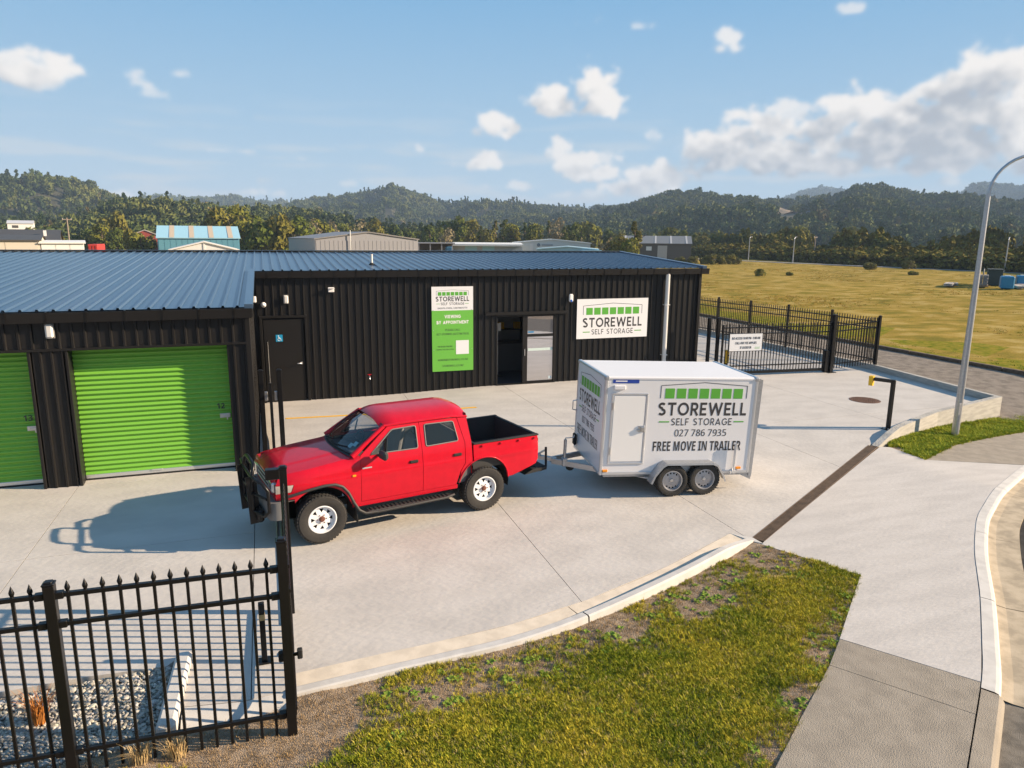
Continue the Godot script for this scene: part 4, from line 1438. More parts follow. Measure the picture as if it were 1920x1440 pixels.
func wall_items() -> void:
	var I := Basis.IDENTITY
	var z := WALL_Z + 0.034
	# tall green and white sign
	var s := thing("tall_sign", "tall green and white storage sign with lettering on black wall", "sign", Vector3(5.52, 0, z))
	boxpart(s, "white_panel", Vector3(0, 2.86, 0.008), Vector3(1.33, 0.74, 0.012), M.signwhite)
	boxpart(s, "green_panel", Vector3(0, 1.53, 0.008), Vector3(1.33, 1.92, 0.012), M.signgreen)
	var d := 0.0145
	logo(s, Vector3(0, 3.13, d), 1.03, I)
	caps(s, "STOREWELL", Vector3(0, 2.85, d), 1.07, 0.15, I, M.ink)
	caps(s, "SELF STORAGE", Vector3(0, 2.70, d), 0.75, 0.082, I, M.ink, 0.14, 0.22)
	for x in [-0.46, 0.46]: flat(s, "green_dash", Vector3(x, 2.70, d), 0.12, 0.012, I, M.logogreen)
	text(s, "KAIATA PARK, GREYMOUTH", Vector3(0, 2.56, d), 0.94, 0.062, I, M.ink, false, 2)
	caps(s, "VIEWING", Vector3(0, 2.30, d), 0.52, 0.105, I, M.white, 0.22, 0.16)
	caps(s, "BY APPOINTMENT", Vector3(0, 2.12, d), 1.03, 0.105, I, M.white, 0.22, 0.16)
	text(s, "PLEASE CALL", Vector3(0, 1.88, d), 0.47, 0.066, I, M.ink, false, 2)
	text(s, "027 STORWEL (0277867935)", Vector3(0, 1.745, d), 1.03, 0.075, I, M.ink, false, 2)
	text(s, "OR BOOK ONLINE", Vector3(-0.25, 1.36, d), 0.47, 0.048, I, M.ink, false, 2)
	text(s, "USING THE QR CODE", Vector3(-0.25, 1.26, d), 0.55, 0.048, I, M.ink, false, 2)
	boxpart(s, "white_square", Vector3(0.31, 1.32, 0.016), Vector3(0.42, 0.44, 0.004), M.signwhite)
	text(s, "ADMIN@STOREWELL.CO.NZ", Vector3(0, 0.93, d), 0.98, 0.066, I, M.ink, false, 2)
	text(s, "STOREWELL.CO.NZ", Vector3(0, 0.74, d), 0.68, 0.062, I, M.ink, false, 2)
	for k in 6:
		var sc := MB.new()
		sc.T = Transform3D(Basis(Vector3.RIGHT, PI / 2), Vector3(-0.62 if k % 2 == 0 else 0.62, 2.5 - (k / 2) * 0.62, 0.015))
		sc.lathe([Vector2(0.012, 0), Vector2(0.01, 0.005), Vector2(0.001, 0.006)], 8)
		put(s, "screw", sc, M.steel)
	# wide white sign
	var w := thing("wide_sign", "wide white storage sign with green squares beside the downpipe", "sign", Vector3(11.1, 0, z))
	boxpart(w, "panel", Vector3(0, 2.085, 0.008), Vector3(2.66, 1.33, 0.012), M.signwhite)
	logo(w, Vector3(0, 2.60, d), 2.2, I)
	caps(w, "STOREWELL", Vector3(0, 1.96, d), 2.22, 0.32, I, M.ink)
	caps(w, "SELF STORAGE", Vector3(0, 1.645, d), 1.56, 0.175, I, M.ink, 0.14, 0.22)
	for x in [-0.97, 0.97]: flat(w, "green_dash", Vector3(x, 1.645, d), 0.26, 0.028, I, M.logogreen)
	# access sign
	var a := thing("access_sign", "small blue wheelchair-access sign on the black side door", "sign", Vector3(0.33, 1.81, WALL_Z + 0.031))
	boxpart(a, "plate", Vector3(0, 0, 0.004), Vector3(0.19, 0.2, 0.006), plain(0.01, 0.27, 0.5, 0.4))
	var sy := MB.new()
	var arc := []
	for k in 12:
		var t := deg_to_rad(110 + k * 20.0)
		arc.append(Vector3(-0.008 + cos(t) * 0.038, -0.038 + sin(t) * 0.038, 0.008))
	sy.tube(arc, 0.0065, 6)
	sy.tube([Vector3(-0.022, 0.045, 0.008), Vector3(-0.012, -0.012, 0.008), Vector3(0.03, -0.012, 0.008), Vector3(0.045, -0.06, 0.008), Vector3(0.062, -0.055, 0.008)], 0.008, 6)
	sy.tube([Vector3(-0.018, 0.02, 0.008), Vector3(0.022, 0.018, 0.008)], 0.006, 6)
	sy.T = Transform3D(Basis(Vector3.RIGHT, PI / 2), Vector3(-0.025, 0.068, 0.007))
	sy.lathe([Vector2(0.016, 0), Vector2(0.014, 0.004), Vector2(0.001, 0.005)], 12)
	put(a, "symbol", sy, M.white)
	# lamps, cameras
	var spots := [["wall_light", "white oblong bulkhead light above the side door", Vector3(0.57, 2.93, z), 0.13, 0.24], ["wall_light", "white oblong bulkhead light above the numbered roller doors", Vector3(-3.74, 3.0, FRONT_Z + 0.03), 0.13, 0.26]]
	for q in spots:
		var l := thing(q[0], q[1], "light", q[2], 0.0, "bulkhead lights on the building")
		boxpart(l, "base", Vector3(0, 0, 0.012), Vector3(q[3] + 0.02, q[4] + 0.02, 0.024), M.greyplastic, 0.01)
		boxpart(l, "cover", Vector3(0, 0, 0.05), Vector3(q[3], q[4], 0.07), M.pvc, 0.035)
	var sl := thing("wall_sensor", "small pale box sensor high on the black main wall", "sensor", Vector3(1.85, 3.19, z))
	boxpart(sl, "box", Vector3(0, 0, 0.04), Vector3(0.17, 0.14, 0.08), M.white, 0.01)
	boxpart(sl, "hood", Vector3(0, 0.05, 0.09), Vector3(0.19, 0.02, 0.12), M.white, 0.006)
	var cm := thing("dome_camera", "white dome security camera beside the corner of the front block", "camera", Vector3(-0.05, 2.79, z))
	var dm := MB.new()
	dm.T = Transform3D(Basis(Vector3.RIGHT, PI / 2), Vector3.ZERO)
	dm.lathe([Vector2(0.075, 0), Vector2(0.075, 0.04), Vector2(0.062, 0.08), Vector2(0.035, 0.105), Vector2(0.002, 0.115)], 16)
	put(cm, "dome", dm, M.white)
	var ln := MB.new()
	ln.T = Transform3D(Basis(Vector3.RIGHT, PI / 2), Vector3(0.01, -0.02, 0.085))
	ln.lathe([Vector2(0.03, 0), Vector2(0.025, 0.02), Vector2(0.002, 0.026)], 12)
	put(cm, "lens", ln, M.matblack)
	var sc2 := thing("corner_sensor", "small white sensor on the return wall under the roof step", "sensor", Vector3(-0.32, 3.05, -20.3))
	boxpart(sc2, "body", Vector3(0.05, 0, 0), Vector3(0.1, 0.17, 0.09), M.white, 0.02)
	boxpart(sc2, "bracket", Vector3(0.0, 0, 0), Vector3(0.02, 0.1, 0.05), M.greyplastic)
	var al := thing("alarm_sounder", "white alarm box with blue lens beside the wide white sign", "alarm", Vector3(9.53, 2.77, z))
	boxpart(al, "case", Vector3(0, 0.03, 0.04), Vector3(0.14, 0.26, 0.08), M.white, 0.03)
	var lens := MB.new()
	lens.T = Transform3D(Basis(Vector3.RIGHT, PI / 2), Vector3(0, -0.06, 0.078))
	lens.lathe([Vector2(0.045, 0), Vector2(0.035, 0.02), Vector2(0.002, 0.028)], 12)
	put(al, "lens", lens, plain(0.02, 0.12, 0.5, 0.2))
	var tp := thing("garden_tap", "small brass tap on the black wall near the ground", "tap", Vector3(2.88, 0.55, z))
	var tm := MB.new()
	tm.tube([Vector3(0, 0, 0), Vector3(0, 0, 0.1), Vector3(0, -0.08, 0.13)], 0.02, 8)
	put(tp, "spout", tm, M.steel)
	var th := MB.new()
	th.bar(Vector3(-0.06, 0.06, 0.08), Vector3(0.06, 0.06, 0.08), 0.02, 0.015)
	th.tube([Vector3(0, 0, 0.08), Vector3(0, 0.06, 0.08)], 0.01, 6)
	put(tp, "handle", th, M.red)

# ---------------------------------------------------------------- fences and gates
var pickets := {}

func picket_mesh(h: float, w: float) -> ArrayMesh:
	var key := Vector2(h, w)
	if not pickets.has(key):
		var m := MB.new()
		m.box(Vector3(0, h * 0.5 - 0.05, 0), Vector3(w, h - 0.1, w), 0.003)
		m.T = Transform3D(Basis.from_scale(Vector3(1, 1, 0.65)), Vector3(0, h - 0.11, 0))
		m.lathe([Vector2(w * 0.55, 0), Vector2(w * 0.6, 0.015), Vector2(w * 0.86, 0.032), Vector2(w * 0.88, 0.046), Vector2(0.001, 0.105)], 10)
		pickets[key] = m.mesh()
	return pickets[key]

func post(parent: Node, at: Vector3, h: float, w: float, called := "post") -> void:
	var m := MB.new()
	m.box(Vector3(0, h * 0.5 - 0.01, 0), Vector3(w, h, w), 0.004)
	m.box(Vector3(0, h, 0), Vector3(w + 0.012, 0.02, w + 0.012), 0.006)
	m.box(Vector3(0, h + 0.015, 0), Vector3(w * 0.8, 0.02, w * 0.8), 0.008)
	put(parent, called, m, M.black, at)

# rails and pickets from a to b (both at ground)
func bay(parent: Node, a: Vector3, b: Vector3, n: int, h: float, rails: Array, low := 0.05, w := 0.026, rw := 0.04) -> void:
	for y in rails:
		var m := MB.new()
		m.bar(a + Vector3(0, y, 0), b + Vector3(0, y, 0), rw, rw, Vector3.UP, 0.003)
		put(parent, "rail", m, M.black)
	var pm := picket_mesh(h - low, w)
	var turn := atan2(-(b.z - a.z), b.x - a.x)
	for k in n:
		var o := put(parent, "picket", pm, M.black, a.lerp(b, (k + 1.0) / (n + 1.0)) + Vector3(0, low, 0))
		o.rotation.y = turn

func fences() -> void:
	# near fence
	var f := thing("spear_fence", "black steel spear-topped fence in the near left corner above the pebble bed", "fence")
	post(f, Vector3(0.01, -0.1, -6.46), 2.1, 0.09)
	post(f, Vector3(-1.88, -0.1, -6.54), 1.93, 0.085)
	post(f, Vector3(-3.77, -0.1, -6.62), 1.93, 0.085)
	post(f, Vector3(-5.66, -0.1, -6.7), 1.93, 0.085)
	for k in 3:
		var a := Vector3(0.0 - k * 1.89, 0, -6.46 - k * 0.08)
		bay(f, a, a + Vector3(-1.88, 0, -0.08), 13, 1.85, [1.72, 1.45, 0.2], -0.02, 0.026, 0.04)
		for y in [1.72, 1.45, 0.2]:
			for e in [-0.07, -1.81]:
				var br := MB.new()
				br.box(a + Vector3(e, y, -0.08 * absf(e) / 1.89), Vector3(0.07, 0.062, 0.062), 0.005)
				put(f, "rail_bracket", br, M.black)
	# return panel between the corner post and the gate opening
	var r := thing("return_fence", "short black spear-topped fence panel running from the near corner post to the gateway", "fence")
	bay(r, Vector3(0.05, 0, -6.52), Vector3(0.08, 0, -8.75), 15, 1.82, [1.70, 1.45, 0.2], 0.03)
	post(r, Vector3(0.085, 0, -8.8), 1.95, 0.09)
	boxpart(r, "guide_bracket", Vector3(-0.04, 1.88, -8.8), Vector3(0.17, 0.13, 0.1), M.black, 0.008)
	for e in [-0.11, 0.12]:
		boxpart(r, "roller_housing", Vector3(0.03 + e * 0.75, 0.8, -6.5), Vector3(0.05, 0.1, 0.06), M.matblack, 0.01)
	boxpart(r, "roller_plate", Vector3(0.03, 0.78, -6.53), Vector3(0.2, 0.03, 0.02), M.black)
	# open sliding gate seen edge-on behind the truck
	var g := thing("open_gate", "black spear-topped sliding gate pushed open, seen edge-on beside the front block", "gate")
	bay(g, Vector3(0.0, 0, -15.0), Vector3(0.0, 0, -21.25), 46, 1.8, [1.68, 1.42, 0.22], 0.1)
	for z in [-14.97, -21.27]: boxpart(g, "end_frame", Vector3(0, 0.93, z), Vector3(0.06, 1.74, 0.06), M.black, 0.004)
	boxpart(g, "bottom_beam", Vector3(0, 0.1, -18.1), Vector3(0.06, 0.1, 6.3), M.black, 0.004)
	for z in [-15.6, -20.6]:
		var wh := MB.new()
		wh.T = Transform3D(Basis(Vector3(0, 0, 1), PI / 2), Vector3(0, 0.06, z))
		wh.lathe([Vector2(0.01, -0.015), Vector2(0.05, -0.015), Vector2(0.05, 0.015), Vector2(0.01, 0.015)], 14)
		put(g, "wheel", wh, M.steel)
	for e in [[-0.18, "left"], [0.19, "right"]]:
		var gp := thing("gate_guide_post", "black square gate guide post behind the truck bonnet, %s one of the pair" % e[1], "post", Vector3(e[0], 0, -15.67), 0.0, "gate guide posts behind the bonnet")
		post(gp, Vector3.ZERO, 1.93, 0.1)
		boxpart(gp, "guide_roller", Vector3(-signf(e[0]) * 0.085, 1.38, 0.0), Vector3(0.07, 0.2, 0.08), M.steel, 0.01)
	var tr := thing("gate_track", "thin steel gate track set in the slab under the truck nose", "track")
	for x in [-0.03, 0.045]:
		boxpart(tr, "rail", Vector3(x, 0.006, -12.0), Vector3(0.025, 0.02, 7.0), M.steel, 0.004)
	# right-hand gate, closed
	var s := thing("closed_gate", "black spear-topped sliding gate closed across the right side of the yard", "gate")
	var a := Vector3(14.98, 0, -20.75)
	var b := Vector3(19.3, 0, -20.35)
	bay(s, a, b, 35, 1.88, [1.72, 1.50, 0.36], 0.12, 0.026, 0.04)
	var bb := MB.new()
	bb.bar(a + Vector3(0, 0.12, 0), b + Vector3(0, 0.12, 0), 0.06, 0.1, Vector3.UP, 0.004)
	put(s, "bottom_beam", bb, M.black)
	for p in [a, b]: boxpart(s, "end_frame", p + Vector3(0, 0.95, 0), Vector3(0.06, 1.75, 0.06), M.black, 0.004)
	var sg := thing("gate_sign", "white no-access notice with three text lines on the closed gate", "sign", Vector3(15.86, 1.2, -20.63), -0.0926)
	boxpart(sg, "panel", Vector3(0, 0, 0), Vector3(1.27, 0.6, 0.012), M.signwhite)
	boxpart(sg, "backing", Vector3(0, 0, -0.012), Vector3(1.31, 0.64, 0.01), M.ink)
	var I := Basis.IDENTITY
	text(sg, "NO ACCESS 10:00 PM - 5:00 AM", Vector3(0, 0.15, 0.008), 1.1, 0.085, I, M.ink)
	text(sg, "CALL-OUT FEE APPLIES", Vector3(0, -0.02, 0.008), 0.84, 0.085, I, M.ink)
	text(sg, "IF LOCKED IN", Vector3(0, -0.18, 0.008), 0.44, 0.085, I, M.ink)
	for k in 2: flat(sg, "green_dash", Vector3(0.46, -0.18 - k * 0.04, 0.006), 0.2, 0.014, I, M.logogreen)
	for e in [[14.68, -21.15], [14.98, -21.05]]:
		var gp := thing("gate_stop_post", "black square gate post by the building's right corner, %s one" % ("left" if e[0] < 14.8 else "right"), "post", Vector3(e[0], 0, e[1]), 0.0, "gate posts by the building corner")
		post(gp, Vector3.ZERO, 2.02, 0.1)
		boxpart(gp, "foot_plate", Vector3(0, 0.008, 0), Vector3(0.22, 0.016, 0.22), M.black)
	var mp := thing("gate_main_post", "thick black gate post with foot plate between closed gate and side fence", "post", Vector3(19.39, 0, -20.31))
	post(mp, Vector3.ZERO, 2.1, 0.14)
	boxpart(mp, "foot_plate", Vector3(0, 0.008, 0), Vector3(0.34, 0.016, 0.3), M.black)
	boxpart(mp, "motor_box", Vector3(-0.2, 0.42, -0.05), Vector3(0.16, 0.8, 0.16), M.black, 0.01)
	var sf := thing("side_fence", "black spear-topped fence along the gravel drive right of the closed gate", "fence")
	bay(sf, Vector3(19.45, 0, -20.33), Vector3(21.4, 0.12, -20.2), 16, 1.9, [1.7, 1.5, 0.3], 0.12)
	var line := [Vector3(21.35, 0.2, -20.18), Vector3(21.27, 0.2, -22.46), Vector3(21.2, 0.18, -24.89), Vector3(21.1, 0.15, -27.29), Vector3(21.02, 0.12, -29.64), Vector3(20.95, 0.1, -32.0), Vector3(20.9, 0.1, -34.4)]
	for k in line.size():
		post(sf, line[k], 1.82, 0.085)
		if k < line.size() - 1: bay(sf, line[k], line[k + 1], 17, 1.78, [1.6, 1.36, 0.2], 0.08)

func yard_items() -> void:
	# keypad stand
	var k := thing("keypad_stand", "black cranked steel stand with yellow keypad beside the low wall", "keypad stand", Vector3(14.91, 0, -13.46))
	boxpart(k, "post", Vector3(0, 0.64, 0), Vector3(0.085, 1.28, 0.085), M.black, 0.004)
	var ar := MB.new()
	ar.bar(Vector3(0.02, 1.255, 0.035), Vector3(-0.22, 1.255, -0.40), 0.085, 0.085, Vector3.UP, 0.004)
	put(k, "arm", ar, M.black)
	boxpart(k, "foot_plate", Vector3(0, 0.008, 0), Vector3(0.24, 0.016, 0.24), M.black)
	for x in [-0.09, 0.09]:
		for z in [-0.09, 0.09]: boxpart(k, "bolt", Vector3(x, 0.03, z), Vector3(0.025, 0.045, 0.025), M.steel, 0.006)
	var kp := Node3D.new()
	kp.name = "keypad"
	k.add_child(kp)
	kp.position = Vector3(-0.25, 1.2, -0.45)
	kp.rotation.y = 0.5
	var km := MB.new()
	km.prism(V2([-0.062, -0.12, 0.062, -0.12, 0.078, 0.1, 0.078, 0.13, -0.078, 0.13, -0.078, 0.1]), -0.05, 0.05)
	put(kp, "case", km, M.yellow)
	boxpart(kp, "screen", Vector3(0.015, 0.05, 0.053), Vector3(0.05, 0.05, 0.01), M.matblack, 0.004)
	# second yellow box behind the gate
	var y := thing("call_box", "yellow keypad box on a post behind the closed gate", "keypad", Vector3(15.52, 0, -21.2))
	boxpart(y, "case", Vector3(0, 0.62, 0), Vector3(0.15, 0.48, 0.12), M.yellow, 0.02)
	boxpart(y, "screen", Vector3(0.03, 0.67, 0.062), Vector3(0.06, 0.06, 0.012), M.matblack, 0.004)
	boxpart(y, "post", Vector3(0, 0.25, -0.03), Vector3(0.06, 0.5, 0.06), M.black)
	# manhole
	var mh := thing("manhole_cover", "rusty brown round manhole cover in the pale slab", "manhole cover", Vector3(17.0, 0, -16.3))
	var m := MB.new()
	m.lathe([Vector2(0.44, 0), Vector2(0.435, 0.008), Vector2(0.41, 0.008)], 32)
	put(mh, "rim", m, M.manhole)
	var c := MB.new()
	c.lathe([Vector2(0.405, 0.002), Vector2(0.40, 0.007), Vector2(0.001, 0.007)], 32)
	for i in range(-4, 5):
		for j in range(-4, 5):
			if i * i + j * j < 19: c.box(Vector3(i * 0.08, 0.009, j * 0.08), Vector3(0.05, 0.006, 0.05), 0.002)
	put(mh, "lid", c, M.manhole)
	# short sensor bollard behind the fence
	var b := thing("sensor_bollard", "short black sensor post with buff tape behind the near fence", "bollard", Vector3(-0.24, 0, -7.77))
	boxpart(b, "post", Vector3(0, 0.33, 0), Vector3(0.06, 0.66, 0.06), M.black, 0.004)
	boxpart(b, "head", Vector3(0, 0.67, 0.005), Vector3(0.065, 0.12, 0.075), M.matblack, 0.008)
	boxpart(b, "tape", Vector3(0, 0.56, 0), Vector3(0.066, 0.07, 0.066), plain(0.45, 0.33, 0.15, 0.7))
	boxpart(b, "foot_plate", Vector3(0, 0.01, 0), Vector3(0.14, 0.02, 0.14), M.black, 0.003)
	var cp := MB.new()
	cp.lathe([Vector2(0.09, 0), Vector2(0.085, 0.012), Vector2(0.001, 0.014)], 20)
	var cap := thing("inspection_cap", "small round pale plastic cap in the slab by the sensor post", "cap", Vector3(0.0, 0, -7.85))
	put(cap, "disc", cp, M.pvc)
	# street lamp
	var l := thing("street_lamp", "tall galvanised street lamp with curved arm beside the low wall", "street lamp", Vector3(16.72, -0.23, -13.02))
	var pm := MB.new()
	pm.tube([Vector3(0, 0, 0), Vector3(0, 1.4, 0), Vector3(0, 6.1, 0)], [0.085, 0.082, 0.05], 10)
	put(l, "pole", pm, M.galv)
	var am := MB.new()
	var arc := []
	for q in 10:
		var t := PI / 2 * q / 9.0
		arc.append(Vector3(1.05 * (1 - cos(t)), 6.08 + 0.95 * sin(t), 0.30 * (1 - cos(t))))
	arc.append(Vector3(1.9, 7.1, 0.6))
	am.tube(arc, 0.036, 10)
	put(l, "arm", am, M.galv)
	var hm := MB.new()
	hm.T = Transform3D(Basis(Vector3.UP, -0.32), Vector3(2.15, 7.1, 0.68))
	hm.box(Vector3.ZERO, Vector3(0.6, 0.09, 0.26), 0.03)
	put(l, "lamp_head", hm, M.galv)
	boxpart(l, "access_hatch", Vector3(-0.05, 0.75, 0.07), Vector3(0.07, 0.3, 0.02), M.galv, 0.004)

# ---------------------------------------------------------------- the pickup
func hood_edge(x: float) -> float:
	return lerpf(1.17, 1.315, clampf((x + 0.66) / 1.3, 0.0, 1.0))

func body_z(x: float, y: float) -> float:
	var z := 0.82
	if y < 0.9: z -= 0.035 * pow((0.9 - y) / 0.4, 2.0)
	z += 0.012 * exp(-pow((y - 0.98) / 0.05, 2.0))
	if x < 2.64:
		if y > 1.0: z -= 0.03 * pow(clampf((y - 1.0) / 0.27, 0.0, 1.0), 2.0)
		if y > 1.27: z -= (y - 1.27) * 0.30
	elif y > 1.0: z -= 0.015 * pow((y - 1.0) / 0.22, 2.0)
	if x < -0.1: z -= 0.10 * pow((-0.1 - x) / 0.56, 2.0)
	if x < 0.66:
		var t := (y - (hood_edge(x) - 0.15)) / 0.15
		if t > 0.0: z -= 0.06 * t * t * smoothstep(0.66, 0.45, x)
	if x > 3.8: z -= 0.03 * pow((x - 3.8) / 0.2, 2.0)
	return z

func circle(cx: float, cy: float, r: float, n := 28) -> PackedVector2Array:
	var p := PackedVector2Array()
	for k in n: p.append(Vector2(cx + r * cos(TAU * k / n), cy + r * sin(TAU * k / n)))
	return p

func rounded(a: Array, r: float) -> PackedVector2Array:
	var p := V2(a)
	var o := PackedVector2Array()
	for k in p.size():
		var b := p[k]
		var d0 := (p[posmod(k - 1, p.size())] - b).normalized() * r
		var d1 := (p[(k + 1) % p.size()] - b).normalized() * r
		for q in 4:
			var t := q / 3.0
			o.append((b + d0).lerp(b, t).lerp(b.lerp(b + d1, t), t))
	return o

func wheel(parent: Node, at: Vector3, side: float, R: float, W: float, rr: float, kind: String) -> void:
	var wh := Node3D.new()
	wh.name = "wheel"
	parent.add_child(wh, true)
	wh.position = at
	var B := Basis(Vector3.RIGHT, PI / 2 * side)        # local y becomes the outward axle
	var t := MB.new()
	t.T = Transform3D(B, Vector3.ZERO)
	var h := W / 2
	t.lathe([Vector2(rr, -h * 0.85), Vector2(rr + 0.02, -h * 0.95), Vector2(lerpf(rr, R, 0.5), -h * 1.03), Vector2(lerpf(rr, R, 0.8), -h), Vector2(R - 0.012, -h * 0.8), Vector2(R - 0.004, -h * 0.4), Vector2(R - 0.004, h * 0.4), Vector2(R - 0.012, h * 0.8), Vector2(lerpf(rr, R, 0.8), h), Vector2(lerpf(rr, R, 0.5), h * 1.03), Vector2(rr + 0.02, h * 0.95), Vector2(rr, h * 0.85)], 40)
	var blocks := 44 if kind == "truck" else 36
	for k in blocks:
		for j in 4:
			var a := TAU * (k + 0.5 * (j % 2)) / blocks
			var q := Transform3D(Basis(Vector3.UP, -a), Vector3.ZERO)
			var keep := t.T
			t.T = t.T * q
			var yy := h * (-0.72 + 0.48 * j)
			t.box(Vector3(R - 0.008 - (0.008 if j == 0 or j == 3 else 0.0), yy, 0), Vector3(0.02, h * 0.38, TAU * R / blocks * 0.62))
			t.T = keep
	put(wh, "tyre", t, M.rubber)
	var m := MB.new()
	m.T = Transform3D(B, Vector3.ZERO)
	m.lathe([Vector2(rr + 0.004, h * 0.80), Vector2(rr + 0.004, h * 0.93), Vector2(rr - 0.012, h * 0.95), Vector2(rr - 0.02, h * 0.75), Vector2(rr - 0.03, h * 0.4), Vector2(rr - 0.03, -h * 0.8)], 32)
	var holes := []
	var nh := 8 if kind == "truck" else 14
	var rd := rr - 0.025
	for k in nh:
		var a := TAU * k / nh
		if kind == "truck":
			var p := PackedVector2Array()
			for e in [[0.54, 0.0], [0.87, -0.2], [0.87, 0.2]]: p.append(Vector2.from_angle(a + e[1]) * rd * e[0])
			holes.append(p)
		else: holes.append(circle(cos(a) * rd * 0.83, sin(a) * rd * 0.83, rd * 0.1, 8))
	var dish := func(p: Vector2) -> Vector3:
		var r := p.length() / rd
		return Vector3(p.x, h * (0.52 if kind == "truck" else 0.45) + 0.02 * (1.0 - r * r) - (0.0 if kind == "truck" else 0.03 * smoothstep(0.55, 0.3, r)), p.y)
	m.panel(circle(0, 0, rd + 0.004, 32), dish, 0.07, Vector3.UP, Vector3.ZERO, holes)
	put(wh, "rim", m, M.rim if kind == "truck" else M.trailerrim)
	var bk := MB.new()
	bk.T = Transform3D(B, Vector3.ZERO)
	bk.lathe([Vector2(rd, h * 0.1), Vector2(0.001, h * 0.1)], 24)
	put(wh, "brake_drum", bk, M.matblack)
	var hb := MB.new()
	hb.T = Transform3D(B, Vector3(0, 0, 0))
	if kind == "truck": hb.lathe([Vector2(0.05, h * 0.6), Vector2(0.046, h * 0.74), Vector2(0.032, h * 0.78), Vector2(0.03, h * 0.92), Vector2(0.001, h * 0.94)], 16)
	else: hb.lathe([Vector2(0.035, h * 0.3), Vector2(0.032, h * 0.6), Vector2(0.001, h * 0.65)], 14)
	for k in 6 if kind == "truck" else 5:
		var a := TAU * k / (6.0 if kind == "truck" else 5.0)
		var rad := 0.07 if kind == "truck" else 0.055
		hb.box(Vector3(cos(a) * rad, h * (0.68 if kind == "truck" else 0.42), sin(a) * rad), Vector3(0.016, 0.022, 0.016), 0.004)
	put(wh, "hub", hb, M.rust if kind == "truck" else M.steel)

